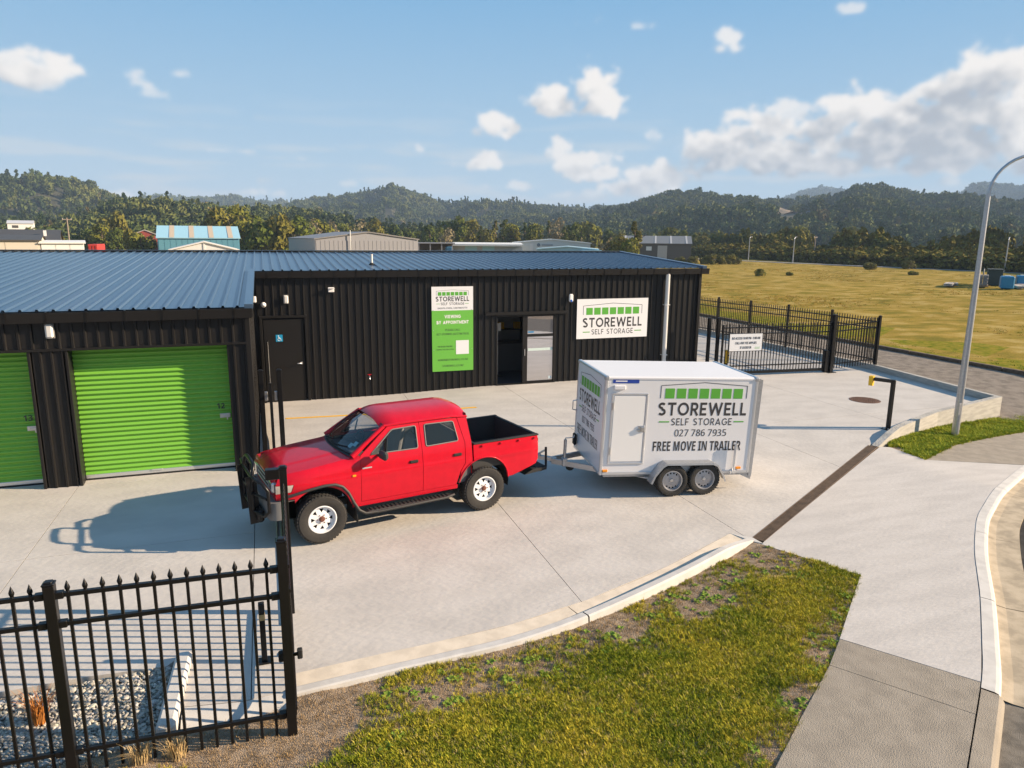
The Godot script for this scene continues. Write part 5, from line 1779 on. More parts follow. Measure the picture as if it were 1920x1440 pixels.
func truck() -> void:
	var t := thing("pickup_truck", "red four-door pickup truck with black bull bar and white spoked wheels", "pickup truck", Vector3(0.49, 0, -11.62), deg_to_rad(11.3))
	var arch_f := circle(0.0, 0.43, 0.50, 36)
	var arch_r := circle(2.87, 0.49, 0.49, 36)
	for s in [1.0, -1.0]:
		var side := func(p: Vector2) -> Vector3: return Vector3(p.x, p.y, body_z(p.x, p.y) * s)
		var out := Vector3(0, 0, s)
		var fl := Vector3(0, 0, -0.03 * s)
		# front wing
		var top := []
		for k in 9:
			var x := 0.645 - k * 0.155
			top.append(x)
			top.append(hood_edge(x) + (0.012 * smoothstep(0.5, 0.64, x)))
		var poly := [-0.66, 0.80, -0.4, 0.80, -0.4, 0.5, 0.45, 0.56, 0.64, 0.56]
		poly.append_array(top)
		poly.append_array([-0.67, 1.0])
		var pv := V2(poly)
		for q in Geometry2D.clip_polygons(pv, arch_f):
			for q2 in Geometry2D.clip_polygons(q, V2([-0.72, 0.895, -0.44, 0.915, -0.4, 1.03, -0.72, 1.03])):
				if absf(area(q2)) < 0.02: continue
				var m := MB.new()
				m.panel(q2, side, 0.06, out, fl)
				put(t, "front_wing", m, M.red)
		# corner lamp
		var cl := MB.new()
		cl.panel(V2([-0.66, 0.90, -0.45, 0.918, -0.41, 1.025, -0.66, 1.025]), func(p: Vector2) -> Vector3: return Vector3(p.x, p.y, (body_z(p.x, p.y) + 0.002) * s), 0.08, out, fl)
		put(t, "corner_lamp", cl, plain(0.5, 0.42, 0.36, 0.12))
		# doors
		for d in [["front_door", [0.648, 0.572, 1.708, 0.567, 1.708, 1.72, 1.165, 1.715, 0.665, 1.33, 0.648, 1.29], [0.83, 1.325, 1.64, 1.315, 1.645, 1.672, 1.225, 1.66]], ["rear_door", [1.716, 0.567, 2.33, 0.565, 2.405, 0.80, 2.49, 0.93, 2.502, 1.30, 2.406, 1.712, 1.716, 1.72], [1.79, 1.32, 2.385, 1.335, 2.33, 1.665, 1.80, 1.672]]]:
			var D := Node3D.new()
			D.name = d[0]
			t.add_child(D, true)
			var hole := rounded(d[2], 0.035)
			var m := MB.new()
			for q in Geometry2D.clip_polygons(V2(d[1]), arch_r): m.panel(q, side, 0.06, out, fl, [hole])
			put(D, "skin", m, M.red)
			var gm := MB.new()
			gm.panel(hole, func(p: Vector2) -> Vector3: return Vector3(p.x, p.y, (body_z(p.x, p.y) - 0.018) * s), 0.2, out)
			put(D, "window_glass", gm, M.glass)
			var sm := MB.new()
			var ring := []
			for p in hole: ring.append(Vector3(p.x, p.y, (body_z(p.x, p.y) + 0.001) * s))
			ring.append(ring[0])
			sm.tube(ring, 0.011, 6, false)
			put(D, "window_seal", sm, M.greyplastic)
			var hx: float = 1.55 if d[0] == "front_door" else 2.35
			var hm := MB.new()
			hm.box(Vector3(hx, 1.105, (body_z(hx, 1.1) + 0.008) * s), Vector3(0.15, 0.05, 0.03), 0.01)
			put(D, "handle", hm, M.matblack)
			var card := MB.new()
			var x0: float = d[1][0]
			card.box(Vector3(x0 + 0.48, 0.92, 0.745 * s), Vector3(0.9, 0.70, 0.02))
			put(D, "door_card", card, M.seat)
		# quarter light divider and mirror
		var dv := MB.new()
		dv.bar(Vector3(1.08, 1.31, 0.785 * s), Vector3(1.12, 1.53, 0.735 * s), 0.02, 0.02)
		put(t, "window_divider", dv, M.matblack)
		var mt := MB.new()
		mt.panel(V2([0.82, 1.315, 0.945, 1.315, 0.99, 1.40, 0.93, 1.415]), func(p: Vector2) -> Vector3: return Vector3(p.x, p.y, (body_z(p.x, p.y) + 0.012) * s), 0.1, out, fl)
		mt.tube([Vector3(0.95, 1.30, 0.79 * s), Vector3(0.97, 1.29, 0.9 * s)], 0.022, 8)
		mt.T = Transform3D(Basis(Vector3.UP, 0.15 * s), Vector3(0.97, 1.34, 0.98 * s))
		mt.box(Vector3.ZERO, Vector3(0.1, 0.14, 0.2), 0.035)
		put(t, "wing_mirror", mt, M.darkplastic)
		# cab corner behind the rear door
		var cq := MB.new()
		for q in Geometry2D.clip_polygons(V2([2.51, 1.30, 2.415, 1.725, 2.59, 1.725, 2.63, 1.30, 2.635, 0.60, 2.40, 0.60, 2.42, 0.80, 2.50, 0.93]), arch_r): cq.panel(q, side, 0.06, out, fl)
		put(t, "cab_corner", cq, M.red)
		var rk := MB.new()
		rk.panel(V2([0.50, 0.49, 2.36, 0.49, 2.36, 0.56, 0.50, 0.565]), side, 0.1, out, fl)
		put(t, "rocker_panel", rk, M.red)
		# load-bed side
		var bs := MB.new()
		for q in Geometry2D.clip_polygons(V2([2.665, 0.56, 2.66, 1.225, 3.985, 1.225, 3.995, 0.78, 3.95, 0.70, 3.46, 0.545, 3.3, 0.545]), arch_r):
			if absf(area(q)) > 0.004: bs.panel(q, side, 0.06, out, fl)
		put(t, "bed_side", bs, M.red)
		var lip := MB.new()
		var la := []
		for k in 15:
			var a := deg_to_rad(5 + k * 163.0 / 14.0)
			var px := 2.87 + cos(a) * 0.497
			var py := 0.49 + sin(a) * 0.497
			la.append(Vector3(px, py, (body_z(px, py) + 0.004) * s))
		lip.tube(la, 0.012, 6)
		put(t, "arch_lip", lip, M.red)
		var rb := MB.new()
		rb.box(Vector3(3.33, 1.238, 0.775 * s), Vector3(1.33, 0.028, 0.085), 0.01)
		put(t, "bed_rail", rb, M.matblack)
		for x in [2.83, 3.2, 3.57, 3.9]:
			var hk := MB.new()
			hk.box(Vector3(x, 1.19, 0.825 * s), Vector3(0.045, 0.035, 0.03), 0.008)
			put(t, "rope_hook", hk, M.red)
		# black flare over the front wheel, running into the side step
		var fm := MB.new()
		var fp := [Vector3(-0.56, 0.845, 0.775 * s), Vector3(-0.42, 0.875, 0.815 * s), Vector3(-0.2, 0.925, 0.845 * s), Vector3(0.05, 0.955, 0.852 * s), Vector3(0.22, 0.945, 0.852 * s), Vector3(0.33, 0.89, 0.85 * s), Vector3(0.42, 0.78, 0.85 * s), Vector3(0.5, 0.6, 0.855 * s), Vector3(0.58, 0.46, 0.875 * s), Vector3(0.68, 0.395, 0.885 * s), Vector3(0.9, 0.385, 0.89 * s), Vector3(2.1, 0.40, 0.89 * s), Vector3(2.26, 0.42, 0.86 * s)]
		fm.tube(fp, 0.024, 8)
		put(t, "wheel_flare", fm, M.darkplastic)
		var stp := MB.new()
		stp.box(Vector3(1.48, 0.405, 0.81 * s), Vector3(1.5, 0.03, 0.16), 0.01)
		for k in 20: stp.box(Vector3(0.8 + k * 0.071, 0.424, 0.81 * s), Vector3(0.03, 0.012, 0.13))
		put(t, "side_step", stp, M.darkplastic)
		var mf := MB.new()
		mf.bar(Vector3(0.52, 0.62, 0.72 * s), Vector3(0.56, 0.24, 0.74 * s), 0.26, 0.012, Vector3.RIGHT)
		put(t, "mud_flap", mf, M.matblack)
		# inner arches
		for c in [[0.0, 0.43, 0.515], [2.87, 0.49, 0.505]]:
			var im := MB.new()
			for k in 16:
				var a0 := deg_to_rad(-14 + k * 13.0)
				var a1 := deg_to_rad(-14 + (k + 1) * 13.0)
				var p0 := Vector3(c[0] + cos(a0) * c[2], c[1] + sin(a0) * c[2], 0)
				var p1 := Vector3(c[0] + cos(a1) * c[2], c[1] + sin(a1) * c[2], 0)
				im.quado(p0 + Vector3(0, 0, 0.79 * s), p1 + Vector3(0, 0, 0.79 * s), p1 + Vector3(0, 0, 0.42 * s), p0 + Vector3(0, 0, 0.42 * s), Vector3(c[0] - p0.x, c[1] - p0.y, 0))
			put(t, "inner_arch", im, M.matblack)
		# A pillar
		var ap := MB.new()
		ap.tube([Vector3(0.53, 1.315, 0.735 * s), Vector3(0.82, 1.525, 0.69 * s), Vector3(1.13, 1.735, 0.625 * s)], [0.05, 0.036, 0.036], 10)
		put(t, "windscreen_pillar", ap, M.red)
		var dr := MB.new()
		dr.tube([Vector3(1.1, 1.728, 0.648 * s), Vector3(1.5, 1.742, 0.660 * s), Vector3(2.3, 1.745, 0.660 * s), Vector3(2.60, 1.715, 0.655 * s)], 0.02, 8)
		put(t, "drip_rail", dr, M.red)
		var rl := MB.new()
		rl.box(Vector3(0.53, 1.03, (body_z(0.53, 1.03) + 0.006) * s), Vector3(0.06, 0.035, 0.016), 0.006)
		put(t, "side_repeater", rl, M.orange)
		var bg := MB.new()
		bg.box(Vector3(0.75, 1.125, (body_z(0.75, 1.125) + 0.003) * s), Vector3(0.16, 0.022, 0.006), 0.002)
		put(t, "badge_strip", bg, M.alu)
		# lamps and bumper ends
		var hl := MB.new()
		hl.box(Vector3(-0.655, 0.98, 0.52 * s), Vector3(0.1, 0.17, 0.28), 0.02)
		put(t, "headlight", hl, plain(0.6, 0.6, 0.6, 0.08, 0.6))
		var tl := MB.new()
		tl.box(Vector3(3.985, 1.0, 0.745 * s), Vector3(0.03, 0.34, 0.09), 0.008)
		put(t, "tail_light", tl, plain(0.35, 0.01, 0.01, 0.15))
	# bonnet
	var hood := MB.new()
	var hp := PackedVector2Array()
	for k in 13: hp.append(Vector2(-0.70, -1.0 + k / 6.0))
	for k in 13:
		var sv := 1.0 - k / 6.0
		hp.append(Vector2(0.53 - 0.13 * (1 - sv * sv), sv))
	hood.panel(hp, hood_fn, 0.09, Vector3.UP, Vector3(0, -0.02, 0))
	put(t, "bonnet", hood, M.red)
	var scut := MB.new()
	scut.panel(V2([-1, 0, 1, 0, 1, 1, -1, 1]), func(p: Vector2) -> Vector3:
		var c := 1.0 - p.x * p.x
		return Vector3(0.515 - 0.13 * c + p.y * 0.09, 1.312 + 0.042 * c + p.y * 0.03, p.x * 0.735), 0.12, Vector3.UP)
	put(t, "scuttle", scut, M.darkplastic)
	# windscreen
	var ws := MB.new()
	ws.panel(V2([-1, 0, 1, 0, 1, 1, -1, 1]), screen_fn, 0.14, Vector3(-1, 0.6, 0))
	put(t, "windscreen", ws, M.glass)
	var ss := MB.new()
	var loop := []
	for k in 9: loop.append(screen_fn(Vector2(-1 + k / 4.0, 0)))
	for k in range(1, 5): loop.append(screen_fn(Vector2(1, k / 4.0)))
	for k in range(1, 9): loop.append(screen_fn(Vector2(1 - k / 4.0, 1)))
	for k in range(1, 5): loop.append(screen_fn(Vector2(-1, 1 - k / 4.0)))
	ss.tube(loop, 0.014, 6, false)
	put(t, "windscreen_seal", ss, M.matblack)
	for z in [-0.38, 0.12]:
		var wp := MB.new()
		var sgn := 0.5
		wp.tube([screen_fn(Vector2(z / 0.7, 0.02)) + Vector3(-0.02, 0.02, 0), screen_fn(Vector2(z / 0.7 + 0.55, 0.12)) + Vector3(-0.015, 0.015, 0)], 0.009, 6)
		put(t, "wiper", wp, M.matblack)
	# labels behind the glass
	var lb := MB.new()
	for q in [[0.62, 0.12, 0.0], [0.72, 0.2, 0.02]]:
		var o: Vector3 = screen_fn(Vector2(q[0], q[1])) + Vector3(0.02, -0.01, 0)
		var ux: Vector3 = (screen_fn(Vector2(q[0] + 0.12, q[1])) - screen_fn(Vector2(q[0], q[1])))
		var uy: Vector3 = (screen_fn(Vector2(q[0], q[1] + 0.12)) - screen_fn(Vector2(q[0], q[1])))
		lb.quado(o, o + ux, o + ux + uy, o + uy, Vector3(-1, 1, 0))
	put(t, "licence_label", lb, plain(0.3, 0.6, 0.7, 0.6))
	# roof
	var roof := MB.new()
	roof.panel(V2([1.06, -1, 2.62, -1, 2.62, 1, 1.06, 1]), roof_fn, 0.1, Vector3.UP)
	put(t, "roof", roof, M.red)
	# back of the cab with its window
	var cb := MB.new()
	var rearf := func(p: Vector2) -> Vector3: return Vector3(2.635 - 0.04 * clampf((p.y - 1.25) / 0.45, 0.0, 1.0), p.y, p.x)
	var rw := rounded([-0.52, 1.33, 0.52, 1.33, 0.47, 1.63, -0.47, 1.63], 0.05)
	cb.panel(V2([-0.80, 0.62, 0.80, 0.62, 0.785, 1.27, 0.64, 1.77, -0.64, 1.77, -0.785, 1.27]), rearf, 0.12, Vector3(1, 0, 0), Vector3.ZERO, [rw])
	put(t, "cab_back", cb, M.red)
	var cw := MB.new()
	cw.panel(rw, func(p: Vector2) -> Vector3: return rearf.call(p) - Vector3(0.01, 0, 0), 0.4, Vector3(1, 0, 0))
	put(t, "rear_window", cw, M.glass)
	# load bed
	var bed := MB.new()
	bed.box(Vector3(3.32, 0.78, 0), Vector3(1.3, 0.03, 1.5))
	bed.box(Vector3(2.70, 1.0, 0), Vector3(0.03, 0.45, 1.5))
	bed.box(Vector3(3.945, 1.0, 0), Vector3(0.02, 0.42, 1.46))
	for s in [-1, 1]:
		bed.box(Vector3(3.32, 1.0, s * 0.745), Vector3(1.28, 0.46, 0.02))
		bed.box(Vector3(2.95, 0.9, s * 0.65), Vector3(0.75, 0.22, 0.2), 0.05)
	for k in 9: bed.box(Vector3(3.32, 0.80, -0.56 + k * 0.14), Vector3(1.24, 0.02, 0.05))
	put(t, "bed_liner", bed, M.darkplastic)
	var fr := MB.new()
	fr.box(Vector3(2.685, 1.238, 0), Vector3(0.06, 0.03, 1.56), 0.01)
	put(t, "bed_rail", fr, M.matblack)
	boxpart(t, "tailgate_cap", Vector3(3.965, 1.228, 0), Vector3(0.07, 0.03, 1.5), M.matblack, 0.01)
	var tg := MB.new()
	tg.box(Vector3(3.975, 0.97, 0), Vector3(0.05, 0.48, 1.42), 0.012)
	put(t, "tailgate", tg, M.red)
	# rear step bumper with upright end hoop
	var sb := MB.new()
	sb.box(Vector3(4.1, 0.56, 0), Vector3(0.24, 0.06, 1.5), 0.02)
	for s in [-1.0, 1.0]: sb.prism(V2([3.72, 0.50, 4.2, 0.53, 4.2, 0.58, 3.9, 0.58]), 0.60 * s, 0.78 * s)
	sb.tube([Vector3(3.75, 0.5, 0.62), Vector3(4.1, 0.52, 0.74), Vector3(4.22, 0.545, 0.72), Vector3(4.235, 0.60, 0.70), Vector3(4.235, 0.93, 0.69)], 0.022, 8)
	sb.tube([Vector3(3.75, 0.5, -0.62), Vector3(4.1, 0.52, -0.74), Vector3(4.22, 0.545, -0.72), Vector3(4.235, 0.60, -0.70), Vector3(4.235, 0.93, -0.69)], 0.022, 8)
	sb.box(Vector3(3.8, 0.5, 0), Vector3(0.6, 0.05, 0.9))
	put(t, "rear_bumper", sb, M.matblack)
	var tb := MB.new()
	tb.box(Vector3(4.3, 0.48, 0), Vector3(0.3, 0.05, 0.08))
	tb.T = Transform3D(Basis.IDENTITY, Vector3(4.43, 0.5, 0))
	tb.lathe([Vector2(0.03, 0), Vector2(0.015, 0.03), Vector2(0.025, 0.05), Vector2(0.018, 0.07), Vector2(0.001, 0.075)], 12)
	put(t, "tow_ball", tb, M.steel)
	# front end: grille, bumper, bull bar
	var gl := MB.new()
	gl.box(Vector3(-0.64, 0.99, 0), Vector3(0.1, 0.24, 0.78), 0.015)
	put(t, "grille", gl, M.darkplastic)
	for k in 3:
		var gb := MB.new()
		gb.box(Vector3(-0.692, 0.91 + k * 0.075, 0), Vector3(0.02, 0.02, 0.74), 0.004)
		put(t, "grille_bar", gb, M.alu)
	var fb := MB.new()
	fb.box(Vector3(-0.6, 0.82, 0), Vector3(0.12, 0.12, 1.36), 0.02)
	fb.box(Vector3(-0.61, 1.115, 0), Vector3(0.13, 0.1, 1.34), 0.025)
	put(t, "front_panel", fb, M.red)
	var bp := MB.new()
	bp.panel(V2([-1, 0.50, 1, 0.50, 1, 0.78, -1, 0.78]), bumper_fn, 0.09, Vector3(-1, 0, 0), Vector3.ZERO)
	var bt := MB.new()
	for k in 24:
		var a := -1.0 + k / 12.0
		var b := -1.0 + (k + 1) / 12.0
		bp.quado(bumper_fn(Vector2(a, 0.78)), bumper_fn(Vector2(b, 0.78)), bumper_fn(Vector2(b, 0.78)) * Vector3(0.6, 1, 0.8), bumper_fn(Vector2(a, 0.78)) * Vector3(0.6, 1, 0.8), Vector3.UP)
		bp.quado(bumper_fn(Vector2(a, 0.50)), bumper_fn(Vector2(b, 0.50)), bumper_fn(Vector2(b, 0.50)) * Vector3(0.6, 1, 0.8), bumper_fn(Vector2(a, 0.50)) * Vector3(0.6, 1, 0.8), Vector3.DOWN)
	put(t, "front_bumper", bp, M.greyplastic)
	var bull := MB.new()
	for s in [-1.0, 1.0]:
		bull.tube([Vector3(-0.86, 0.42, 0.36 * s), Vector3(-0.93, 0.6, 0.36 * s), Vector3(-0.93, 1.1, 0.36 * s), Vector3(-0.90, 1.24, 0.34 * s), Vector3(-0.88, 1.29, 0.27 * s), Vector3(-0.88, 1.30, 0.0)], 0.028, 10)
		bull.tube([Vector3(-0.93, 1.12, 0.36 * s), Vector3(-0.91, 1.13, 0.62 * s), Vector3(-0.85, 1.10, 0.73 * s), Vector3(-0.78, 0.98, 0.77 * s), Vector3(-0.78, 0.66, 0.77 * s), Vector3(-0.84, 0.58, 0.72 * s), Vector3(-0.92, 0.57, 0.38 * s)], 0.026, 10)
		bull.bar(Vector3(-0.91, 0.36, 0.36 * s), Vector3(-0.95, 1.12, 0.36 * s), 0.02, 0.16, Vector3(1, 0, 0))
	bull.tube([Vector3(-0.93, 1.1, -0.36), Vector3(-0.93, 1.1, 0.36)], 0.024, 8)
	bull.tube([Vector3(-0.93, 0.86, -0.76), Vector3(-0.94, 0.86, -0.36), Vector3(-0.94, 0.86, 0.36), Vector3(-0.80, 0.86, 0.76)], 0.022, 8)
	bull.tube([Vector3(-0.93, 0.6, -0.36), Vector3(-0.93, 0.6, 0.36)], 0.024, 8)
	bull.box(Vector3(-0.86, 0.52, 0), Vector3(0.1, 0.2, 1.1), 0.03)
	put(t, "bull_bar", bull, M.black)
	# frame and axles
	var ch := MB.new()
	for z in [-0.42, 0.42]: ch.box(Vector3(1.7, 0.5, z), Vector3(4.6, 0.12, 0.08))
	ch.box(Vector3(1.55, 0.585, 0), Vector3(2.1, 0.04, 1.5))
	for x in [0.0, 2.87]: ch.tube([Vector3(x, 0.4, -0.66), Vector3(x, 0.4, 0.66)], 0.055, 10)
	ch.tube([Vector3(1.6, 0.42, 0.3), Vector3(3.6, 0.42, 0.35)], 0.04, 8)
	ch.box(Vector3(0.0, 0.75, 0), Vector3(0.9, 0.36, 0.8))
	put(t, "chassis", ch, M.matblack)
	# inside of the cab
	var dash := MB.new()
	dash.box(Vector3(0.72, 1.12, 0), Vector3(0.42, 0.26, 1.42), 0.07)
	dash.box(Vector3(0.55, 0.9, 0), Vector3(0.1, 0.7, 1.45))
	put(t, "dashboard", dash, M.seat)
	var sw := MB.new()
	sw.T = Transform3D(Basis(Vector3(0, 0, 1), -0.45), Vector3(0.99, 1.24, -0.36))
	var rg := []
	for k in 21: rg.append(Vector3(0, sin(TAU * k / 20) * 0.19, cos(TAU * k / 20) * 0.19))
	sw.tube(rg, 0.015, 6, false)
	sw.bar(Vector3(0, 0, -0.18), Vector3(0, 0, 0.18), 0.03, 0.05)
	sw.bar(Vector3(0, 0, 0), Vector3(-0.3, -0.05, 0), 0.05, 0.05)
	put(t, "steering_wheel", sw, M.matblack)
	for z in [-0.37, 0.37]:
		var se := MB.new()
		se.box(Vector3(1.42, 0.83, z), Vector3(0.5, 0.16, 0.5), 0.05)
		se.T = Transform3D(Basis(Vector3(0, 0, 1), -0.22), Vector3(1.68, 1.14, z))
		se.box(Vector3.ZERO, Vector3(0.13, 0.6, 0.48), 0.05)
		se.box(Vector3(0.02, 0.39, 0), Vector3(0.09, 0.16, 0.26), 0.04)
		put(t, "front_seat", se, M.seatlight)
	var rs := MB.new()
	rs.box(Vector3(2.2, 0.82, 0), Vector3(0.45, 0.16, 1.36), 0.05)
	rs.T = Transform3D(Basis(Vector3(0, 0, 1), -0.15), Vector3(2.47, 1.12, 0))
	rs.box(Vector3.ZERO, Vector3(0.13, 0.55, 1.36), 0.05)
	put(t, "rear_seat", rs, M.seatlight)
	var hlg := MB.new()
	hlg.panel(V2([1.15, -0.9, 2.55, -0.9, 2.55, 0.9, 1.15, 0.9]), func(p: Vector2) -> Vector3: return roof_fn(p) - Vector3(0, 0.03, 0), 0.3, Vector3.DOWN)
	put(t, "headlining", hlg, M.seatlight)
	for s in [1.0, -1.0]:
		wheel(t, Vector3(0, 0.40, 0.705 * s), s, 0.40, 0.27, 0.222, "truck")
		wheel(t, Vector3(2.87, 0.40, 0.705 * s), s, 0.40, 0.27, 0.222, "truck")

func area(p: PackedVector2Array) -> float:
	var a := 0.0
	for k in p.size(): a += p[k].cross(p[(k + 1) % p.size()])
	return a * 0.5

func hood_fn(p: Vector2) -> Vector3:
	var x := p.x
	var e := hood_edge(x)
	var hz := body_z(x, e)
	var y := e + 0.05 * (1.0 - pow(absf(p.y), 2.4)) + 0.012 * smoothstep(0.62, 0.5, absf(p.y))
	if x < -0.48: y -= 0.10 * pow((-0.48 - x) / 0.22, 2.0)
	return Vector3(x, y, p.y * hz)

func screen_fn(p: Vector2) -> Vector3:
	var c := 1.0 - p.x * p.x
	var a := Vector3(0.555 - 0.14 * c, 1.335 + 0.04 * c, p.x * 0.71)
	var b := Vector3(1.115 - 0.055 * c, 1.728 + 0.062 * c, p.x * 0.60)
	return a.lerp(b, p.y) + Vector3(-0.25, 0.3, 0).normalized() * 0.025 * sin(PI * p.y)

func roof_fn(p: Vector2) -> Vector3:
	var y := 1.745 + 0.145 * (1.0 - pow(absf(p.y), 3.0))
	if p.x < 1.34: y -= 0.07 * pow((1.34 - p.x) / 0.28, 2.0)
	if p.x > 2.40: y -= 0.055 * pow((p.x - 2.40) / 0.22, 2.0)
	var hz := 0.655 - 0.05 * pow(clampf((1.3 - p.x) / 0.24, 0.0, 1.0), 2.0)
	return Vector3(p.x - 0.05 * (1 - p.y * p.y) * smoothstep(1.4, 1.06, p.x), y, p.y * hz)

func bumper_fn(p: Vector2) -> Vector3:
	var t := p.x
	var z := 0.80 * signf(t) * (1.0 - pow(1.0 - minf(absf(t) * 1.15, 1.0), 1.3)) if absf(t) < 0.87 else 0.80 * signf(t)
	var x := -0.80 + 0.10 * pow(absf(t), 3.0) + (0.0 if absf(t) < 0.75 else 0.30 * pow((absf(t) - 0.75) / 0.25, 1.2))
	return Vector3(x, p.y, z)

# ---------------------------------------------------------------- the box trailer
func trailer_print(parent: Node, b: Basis, at: Vector3, k: float) -> void:
	# the same lettering on the side and, narrower, on the front; at = middle of the house outline's top
	logo(parent, at, 1.68 * k, b, 0.66, 1.0 / k * 1.05)
	var y := func(v: float) -> Vector3: return at + b * Vector3(0, v - 2.15, 0)
	caps(parent, "STOREWELL", y.call(1.645), 1.73 * k, 0.25, b, M.ink)
	caps(parent, "SELF STORAGE", y.call(1.40), 1.19 * k, 0.135, b, M.ink, 0.14, 0.22)
	for s in [-1, 1]: flat(parent, "green_dash", y.call(1.40) + b * Vector3(0.735 * k * s, 0, 0), 0.2 * k, 0.022, b, M.logogreen)
	text(parent, "027 786 7935", y.call(1.185), 1.02 * k, 0.135, b, M.ink, false)
	text(parent, "FREE MOVE IN TRAILER", y.call(0.93) + b * Vector3(-0.04 * k, 0, 0), 1.74 * k, 0.185, b, M.ink, k > 1.0)

func trailer() -> void:
	var t := thing("box_trailer", "white enclosed box trailer with storage lettering hitched behind the red pickup", "trailer", Vector3(7.276, 0, -11.987), deg_to_rad(-8.8))
	t.rotation.z = deg_to_rad(-2.05)
	var w := plain(0.70, 0.69, 0.70, 0.35)
	var I := Basis.IDENTITY
	var L := 1.50
	for s in [1.0, -1.0]:
		boxpart(t, "side_wall", Vector3(0, 1.31, 0.88 * s), Vector3(2 * L - 0.08, 1.80, 0.04), w, 0.004)
		boxpart(t, "bottom_trim", Vector3(0, 0.415, 0.89 * s), Vector3(2 * L - 0.1, 0.06, 0.05), M.alu, 0.006)
		boxpart(t, "top_trim", Vector3(0, 2.215, 0.888 * s), Vector3(2 * L - 0.1, 0.05, 0.045), w, 0.012)
		for e in [-1.0, 1.0]: boxpart(t, "corner_trim", Vector3((L - 0.025) * e, 1.30, 0.882 * s), Vector3(0.06, 1.85, 0.062), M.alu, 0.014)
		for e in [-1.0, 1.0]: boxpart(t, "corner_cap", Vector3((L - 0.03) * e, 2.215, 0.878 * s), Vector3(0.09, 0.085, 0.09), M.galv, 0.02)
	boxpart(t, "front_wall", Vector3(-L + 0.02, 1.31, 0), Vector3(0.04, 1.80, 1.72), w, 0.004)
	boxpart(t, "rear_wall", Vector3(L - 0.02, 1.31, 0), Vector3(0.04, 1.80, 1.72), w, 0.004)
	boxpart(t, "floor", Vector3(0, 0.42, 0), Vector3(2 * L - 0.1, 0.04, 1.7), M.galv)
	boxpart(t, "roof_panel", Vector3(0, 2.232, 0), Vector3(2 * L - 0.06, 0.03, 1.76), w, 0.012)
	for e in [-1.0, 1.0]: boxpart(t, "roof_edge", Vector3((L - 0.02) * e, 2.235, 0), Vector3(0.06, 0.05, 1.72), M.alu, 0.012)
	for e in [-1.0, 1.0]: boxpart(t, "bottom_trim", Vector3((L - 0.02) * e, 0.415, 0), Vector3(0.05, 0.06, 1.7), M.alu, 0.006)
	# tail frame that drops below the body
	var tf := MB.new()
	for s in [-1.0, 1.0]: tf.prism(V2([L + 0.005, 0.32, L + 0.07, 0.30, L + 0.1, 2.2, L + 0.005, 2.24]), 0.84 * s, 0.9 * s)
	tf.box(Vector3(L + 0.04, 2.2, 0), Vector3(0.06, 0.06, 1.7), 0.01)
	for s in [-1.0, 1.0]: tf.prism(V2([L - 0.34, 0.42, L + 0.07, 0.24, L + 0.07, 0.42]), 0.86 * s, 0.88 * s)
	put(t, "tail_frame", tf, M.galv)
	# side door
	var d := Node3D.new()
	d.name = "side_door"
	t.add_child(d)
	boxpart(d, "leaf", Vector3(-1.015, 1.265, 0.906), Vector3(0.60, 1.24, 0.014), M.white, 0.004)
	for e in [[-1.015, 1.925, 0.70, 0.035], [-1.015, 0.605, 0.70, 0.035]]: boxpart(d, "frame", Vector3(e[0], e[1], 0.906), Vector3(e[2], e[3], 0.022), M.alu, 0.006)
	for x in [-1.348, -0.682]: boxpart(d, "frame", Vector3(x, 1.265, 0.906), Vector3(0.035, 1.285, 0.022), M.alu, 0.006)
	for y in [0.85, 1.7]: boxpart(d, "hinge", Vector3(-1.335, y, 0.92), Vector3(0.03, 0.14, 0.02), M.steel, 0.004)
	var lt := MB.new()
	lt.box(Vector3(-0.755, 1.27, 0.918), Vector3(0.13, 0.12, 0.02), 0.006)
	lt.box(Vector3(-0.735, 1.27, 0.935), Vector3(0.07, 0.09, 0.03), 0.008)
	lt.box(Vector3(-0.815, 1.25, 0.93), Vector3(0.07, 0.02, 0.02), 0.004)
	put(d, "latch", lt, M.steel)
	# print on the side and the front
	trailer_print(t, I, Vector3(0.435, 2.15, 0.9015), 1.02)
	trailer_print(t, Basis(Vector3(0, 0, 1), Vector3.UP, Vector3(-1, 0, 0)), Vector3(-L - 0.0015, 2.10, 0.0), 0.80)
	boxpart(t, "maker_strip", Vector3(-1.11, 2.165, 0.903), Vector3(0.50, 0.075, 0.004), plain(0.012, 0.05, 0.32, 0.4))
	boxpart(t, "maker_mark", Vector3(-1.2, 2.165, 0.9065), Vector3(0.22, 0.022, 0.002), M.white)
	boxpart(t, "vent", Vector3(-1.23, 2.05, 0.92), Vector3(0.22, 0.08, 0.05), w, 0.012)
	for x in [-1.40, 1.27]: boxpart(t, "marker_lamp", Vector3(x, 0.47 + (0.02 if x > 0 else 0.0), 0.918), Vector3(0.1, 0.045, 0.03), M.orange, 0.008)
